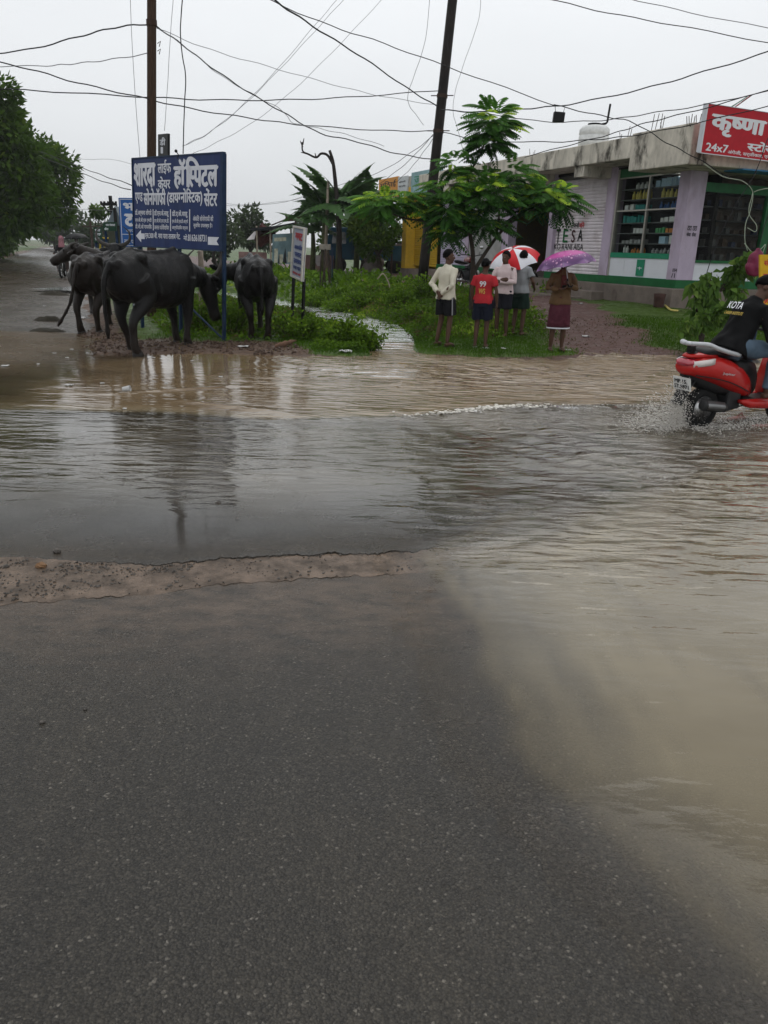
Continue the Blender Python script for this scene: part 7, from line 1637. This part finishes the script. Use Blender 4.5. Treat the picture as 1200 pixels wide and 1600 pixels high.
person('person', 'motorcycle rider with a pink-red scarf over the head far down the road', (a.x + .12, Yr + .45, 0), math.radians(195), 1.62, dict(pz=.88, eR=(.27, .16, 1.12), wR=(.30, .42, 1.05), eL=(-.27, .16, 1.12), wL=(-.30, .42, 1.05), kneeR=[.2, .42, .72], ankleR=[.18, .36, .32], toeR=[.2, .52, .27], kneeL=[-.2, .42, .72], ankleL=[-.18, .36, .32], toeL=[-.2, .52, .27]),
       dict(shirt=(cloth('dark_shirt', (.02, .02, .024)), dict(zb_=.86, sleeve=1.0)), shorts=(cloth('dark_trousers', (.06, .04, .035)), 1.5, .01), sname='trousers'), seat=True)
sc_r = [o for o in bpy.data.objects if o.get('label', '').startswith('motorcycle rider')][0]
q = MB(); q.ell((0, .02, 1.53), (.115, .125, .16)); q.tube([(0, .03, 1.44), (0, .06, 1.2)], [.11, .14], 10); organic(q, 'scarf', cloth('pink_scarf', (.28, .13, .15), .5, vs=30), sc_r, .02, 3)
# ================================================================ RIGHT SIDE: heap, yellow board, bag, pot, stalk
HEAP = M('gravel_heap', (.075, .066, .060), .85, var=.5, vs=18, bs=1.0, bsc=30, bd=.04)
for lab, (px, py, Y), r in (('dark grey gravel heap beside the low broad-leaved plant', (1112, 535, 12.7), (.75, .45, .36)), ('smaller gravel heap behind the scooter rider', (1170, 535, 12.4), (.6, .4, .30))):
    a = at(px, py, Y); z = gh(a.x, Y); q = MB(); n_ = 26
    for i in range(15):
        for j in range(n_):
            s = i / 14; az = 2 * math.pi * j / n_; x, y = a.x + r[0] * s * math.cos(az), Y + r[1] * s * math.sin(az)
            q.v.append(V((x, y, z - .06 + r[2] * (1 - s) ** .8 * 1.0 + (.05 * noise.noise(V((x * 9, y * 9, 1))) + .03 * noise.noise(V((x * 25, y * 25, 2)))) * (1 - s ** 4))))
    q.f = [(i * n_ + j, i * n_ + (j + 1) % n_, (i + 1) * n_ + (j + 1) % n_, (i + 1) * n_ + j) for i in range(14) for j in range(n_)]
    tag(q.build('gravel_heap', HEAP, smooth=True), lab, 'gravel heap')
board_on_posts('yellow_board', 'yellow notice board with dark lettering at the right edge behind the rider', 'signboard', 1188, 398, 1222, 496, 11.6, M('board_yellow', (.55, .34, .015), .45), [('संपर्क', .15, .80, .8, .13, .03), ('दुकान', .12, .58, .8, .12, .03), ('किराये', .12, .40, .8, .1, .03), ('9826', .12, .22, .8, .1, .03)], REDL)
a = at(1182, 408, 13.2); t = thing('pink_bag', 'dark pink bag hanging beside the yellow board', 'bag', a)
q = MB(); q.ell(a, (.14, .10, .17)); q.ell(a + V((0, 0, -.1)), (.16, .11, .14)); q.tube([a, a + V((0, 0, .2))], [.08, .03], 8); organic(q, 'sack', M('bag_pink', (.17, .02, .055), .5, var=.3, bs=.4), t, .015, 3, world=True, disp=.02, dscale=14)
q = MB(); q.tube([a + V((0, 0, .15)), a + V((.02, .0, .5)), a + V((.1, 0, .9))], .008, 5); q.build('cord', WIREM, t)
q = MB(); a = at(1190, 400, 13.6); q.tube([(a.x + .1, 13.6, gh(a.x, 13.6) - .1), (a.x + .12, 13.6, 3.2)], .05, 8); tag(q.build('brown_post', STEEL), 'dark brown post at the right edge behind the yellow board', 'post')
a = BF @ V((-.25, .62, 0)); a.z = gh(a.x, a.y); q = MB(); q.lathe([(.10, -.02), (.115, .04), (.125, .22), (.135, .30), (.12, .31), (.11, .22)], a, 18); tag(q.build('clay_pot', M('clay', (.06, .03, .024), .85, var=.3), smooth=True), 'old brown pot standing against the plinth below the pillar', 'pot')
q = MB(); P_ = [onlane(1024, 492) + V((0, 0, .12)), onlane(1032, 500) + V((0, 0, .06)), onlane(1044, 506) + V((0, 0, .04)), onlane(1056, 509) + V((0, 0, .03))]; P_ = catmull(P_, 4); q.tube(P_, [.008 + .014 * min(1, i / 5) for i in range(len(P_))], 8); q.tube([P_[2], P_[2] + V((.08, .05, .1))], [.02, .008], 6)
tag(q.build('plant_stalk', M('pale_stalk', (.50, .42, .13), .6, var=.2), smooth=True), 'pale yellow plant stalk lying on the grass near the shop corner', 'stalk')
q = MB(); a = at(590, 436, 18.0); q.tube(catmull([a, a + V((.12, 0, .12)), a + V((.24, 0, -.05)), a + V((.28, 0, -.18))], 4), .014, 6); tag(q.build('dry_stick', PALEP, smooth=True), 'bent pale dry stick on top of the weedy mound', 'stick')

# ================================================================ LITTER AND DUNG
PAPER = M('litter_white', (.42, .42, .41), .6, var=.15); DUNG = M('dung', (.035, .03, .02), .8, var=.4, vs=20, bs=.8, bsc=40)
def scrap(label, p, s, mat, cat='litter', name='paper_scrap', group=None, seed=0):
    R = random.Random(seed); q = MB(); n_ = 5
    for i in range(n_):
        for j in range(n_): q.v.append(V(p) + V(((i / 4 - .5) * s * 1.5, (j / 4 - .5) * s, .012 + s * .25 * noise.noise(V((i * .7, j * .7, seed * 3.3))) + .03 * s + .15 * s * R.random())))
    q.f = [(i * n_ + j, i * n_ + j + n_, i * n_ + j + n_ + 1, i * n_ + j + 1) for i in range(4) for j in range(4)]
    o = q.build(name, mat, fix=False); tag(o, label, cat, group); so = o.modifiers.new('th', 'SOLIDIFY'); so.thickness = .006; return o
GL = 'small pale scraps of litter on the wet ground'
for i, (px, py, s) in enumerate(((126, 498, .2), (105, 560, .05), (137, 553, .05), (8, 573, .10), (108, 603, .09), (112, 547, .05), (85, 553, .06), (70, 479, .08), (160, 600, .05), (195, 640, .04), (240, 560, .05), (60, 570, .04), (300, 565, .04), (150, 520, .06), (205, 515, .05), (345, 590, .05), (260, 600, .04))):
    scrap('small pale scrap of litter on the wet ground near the buffaloes', gp(px, py, .01), s * .6, PAPER, 'litter', 'litter_scrap', GL, i)
for lab, px, py, s in (('white polythene scrap at the tip of the grass bank', 540, 552, .2), ('pale blue plastic scrap between hospital board and buffalo', 380, 543, .16), ('white scrap below the feet of the boy in red', 788, 546, .11), ('crumpled paper on the grass in front of the umbrella men', 758, 562, .12), ('white wrapper on the lane behind the men', 818, 481, .16), ('white scrap on the lane right of the man in lungi', 915, 529, .14), ('pale wrapper on the lane\'s right side', 905, 497, .1), ('bright scrap near the stalk on the grass', 1030, 497, .12), ('white scrap on the gravel heap', 1116, 516, .08), ('pale wrapper at the feet of the man in lungi', 886, 548, .12), ('scrap of paper near the front edge of the grass bank', 740, 560, .09), ('pale wrapper in the grass left of the notice board legs', 432, 527, .1)):
    p = onlane(px, py); scrap(lab, p, s * .65, PAPER, 'litter', 'litter_scrap', None, px)
cp_ = gp(198, 611, .01); t = thing('paper_cup', 'crushed white cup floating in the brown pool', 'cup', cp_)
q = MB(); q.lathe([(.024, -.042), (.032, .042), (.029, .042), (.021, -.038)], cp_ + V((0, 0, .025)), 16, Matrix.Rotation(1.4, 3, 'Y') , cap=False); q.lathe([(.001, -.042), (.0235, -.042)], cp_ + V((0, 0, .025)), 16, Matrix.Rotation(1.4, 3, 'Y'), cap=False); q.build('cup_wall', PAPER, t, smooth=True)
def mound(name, label, p, rx, ry, h, mat, cat, group=None):
    q = MB(); n_ = 20; p = V(p)
    for i in range(9):
        for j in range(n_):
            s = i / 8; az = 2 * math.pi * j / n_; x, y = p.x + rx * s * math.cos(az), p.y + ry * s * math.sin(az)
            q.v.append(V((x, y, p.z - .01 + h * (1 - s * s) * (1 + .8 * noise.noise(V((x * 7, y * 7, 3)))))))
    q.f = [(i * n_ + j, i * n_ + (j + 1) % n_, (i + 1) * n_ + (j + 1) % n_, (i + 1) * n_ + j) for i in range(8) for j in range(n_)]
    return tag(q.build(name, mat, smooth=True), label, cat, group)
for lab, px, py, rx, ry, h in (('long flat pile of dung and straw on the wet road, nearest of three', 75, 518, .36, .16, .07), ('pile of dung and straw on the road, middle of three', 75, 501, .32, .14, .09), ('far pile of mud and straw on the road beside the walking path', 85, 461, .5, .25, .12)):
    mound('dung_pile', lab, gp(px, py, 0), rx, ry, h, DUNG, 'dung pile')
for lab, px, py, s in (('ochre stone at the left end of the broken joint', 64, 884, .028), ('dark stone on the wet road just above the broken joint', 89, 861, .022), ('dark pebble alone on the wet road in mid-picture', 341, 786, .022), ('small stone on the near asphalt at the left', 66, 1128, .010), ('tiny dark stone on the near asphalt', 133, 1108, .007), ('dark stone by the left edge', 10, 885, .016), ('small dark stone on the wet road near centre', 370, 810, .012)):
    q = MB(); q.ell((0, 0, 0), (s, s * .8, s * .6), None, 9, 7); q.v = [v + rdir() * s * .12 for v in q.v]; p = gp(px, py, s * .4); q.xform(Matrix.Translation(p)); tag(q.build('loose_stone', M('ochre_stone', (.18, .10, .05), .6) if 'ochre' in lab else STONE, smooth=False), lab, 'stone')
q = MB(); P_ = [onlane(px, py) + V((0, 0, .04)) for px, py in ((430, 545), (445, 541), (463, 536))]; q.tube(catmull(P_, 4), [.02, .03, .045, .035, .05, .03, .04, .025, .01], 8, flat=.4); tag(q.build('rag', M('brown_rag', (.16, .09, .06), .9, var=.3, bs=.5), smooth=True), 'brown twisted rag on the mud at the foot of the notice board', 'rag')
# ================================================================ rain haze
q = MB(); q.box((0, 330, 14), (1000, 760, 32)); hz_o = q.build('haze', None, kind='stuff')
m = bpy.data.materials.new('haze'); m.use_nodes = True; n, l = m.node_tree.nodes, m.node_tree.links
n.remove(n['Principled BSDF']); pv = n.new('ShaderNodeVolumePrincipled'); pv.inputs['Color'].default_value = (.92, .94, .96, 1); pv.inputs['Density'].default_value = .00045
l.new(pv.outputs[0], n['Material Output'].inputs['Volume']); hz_o.data.materials.append(m)
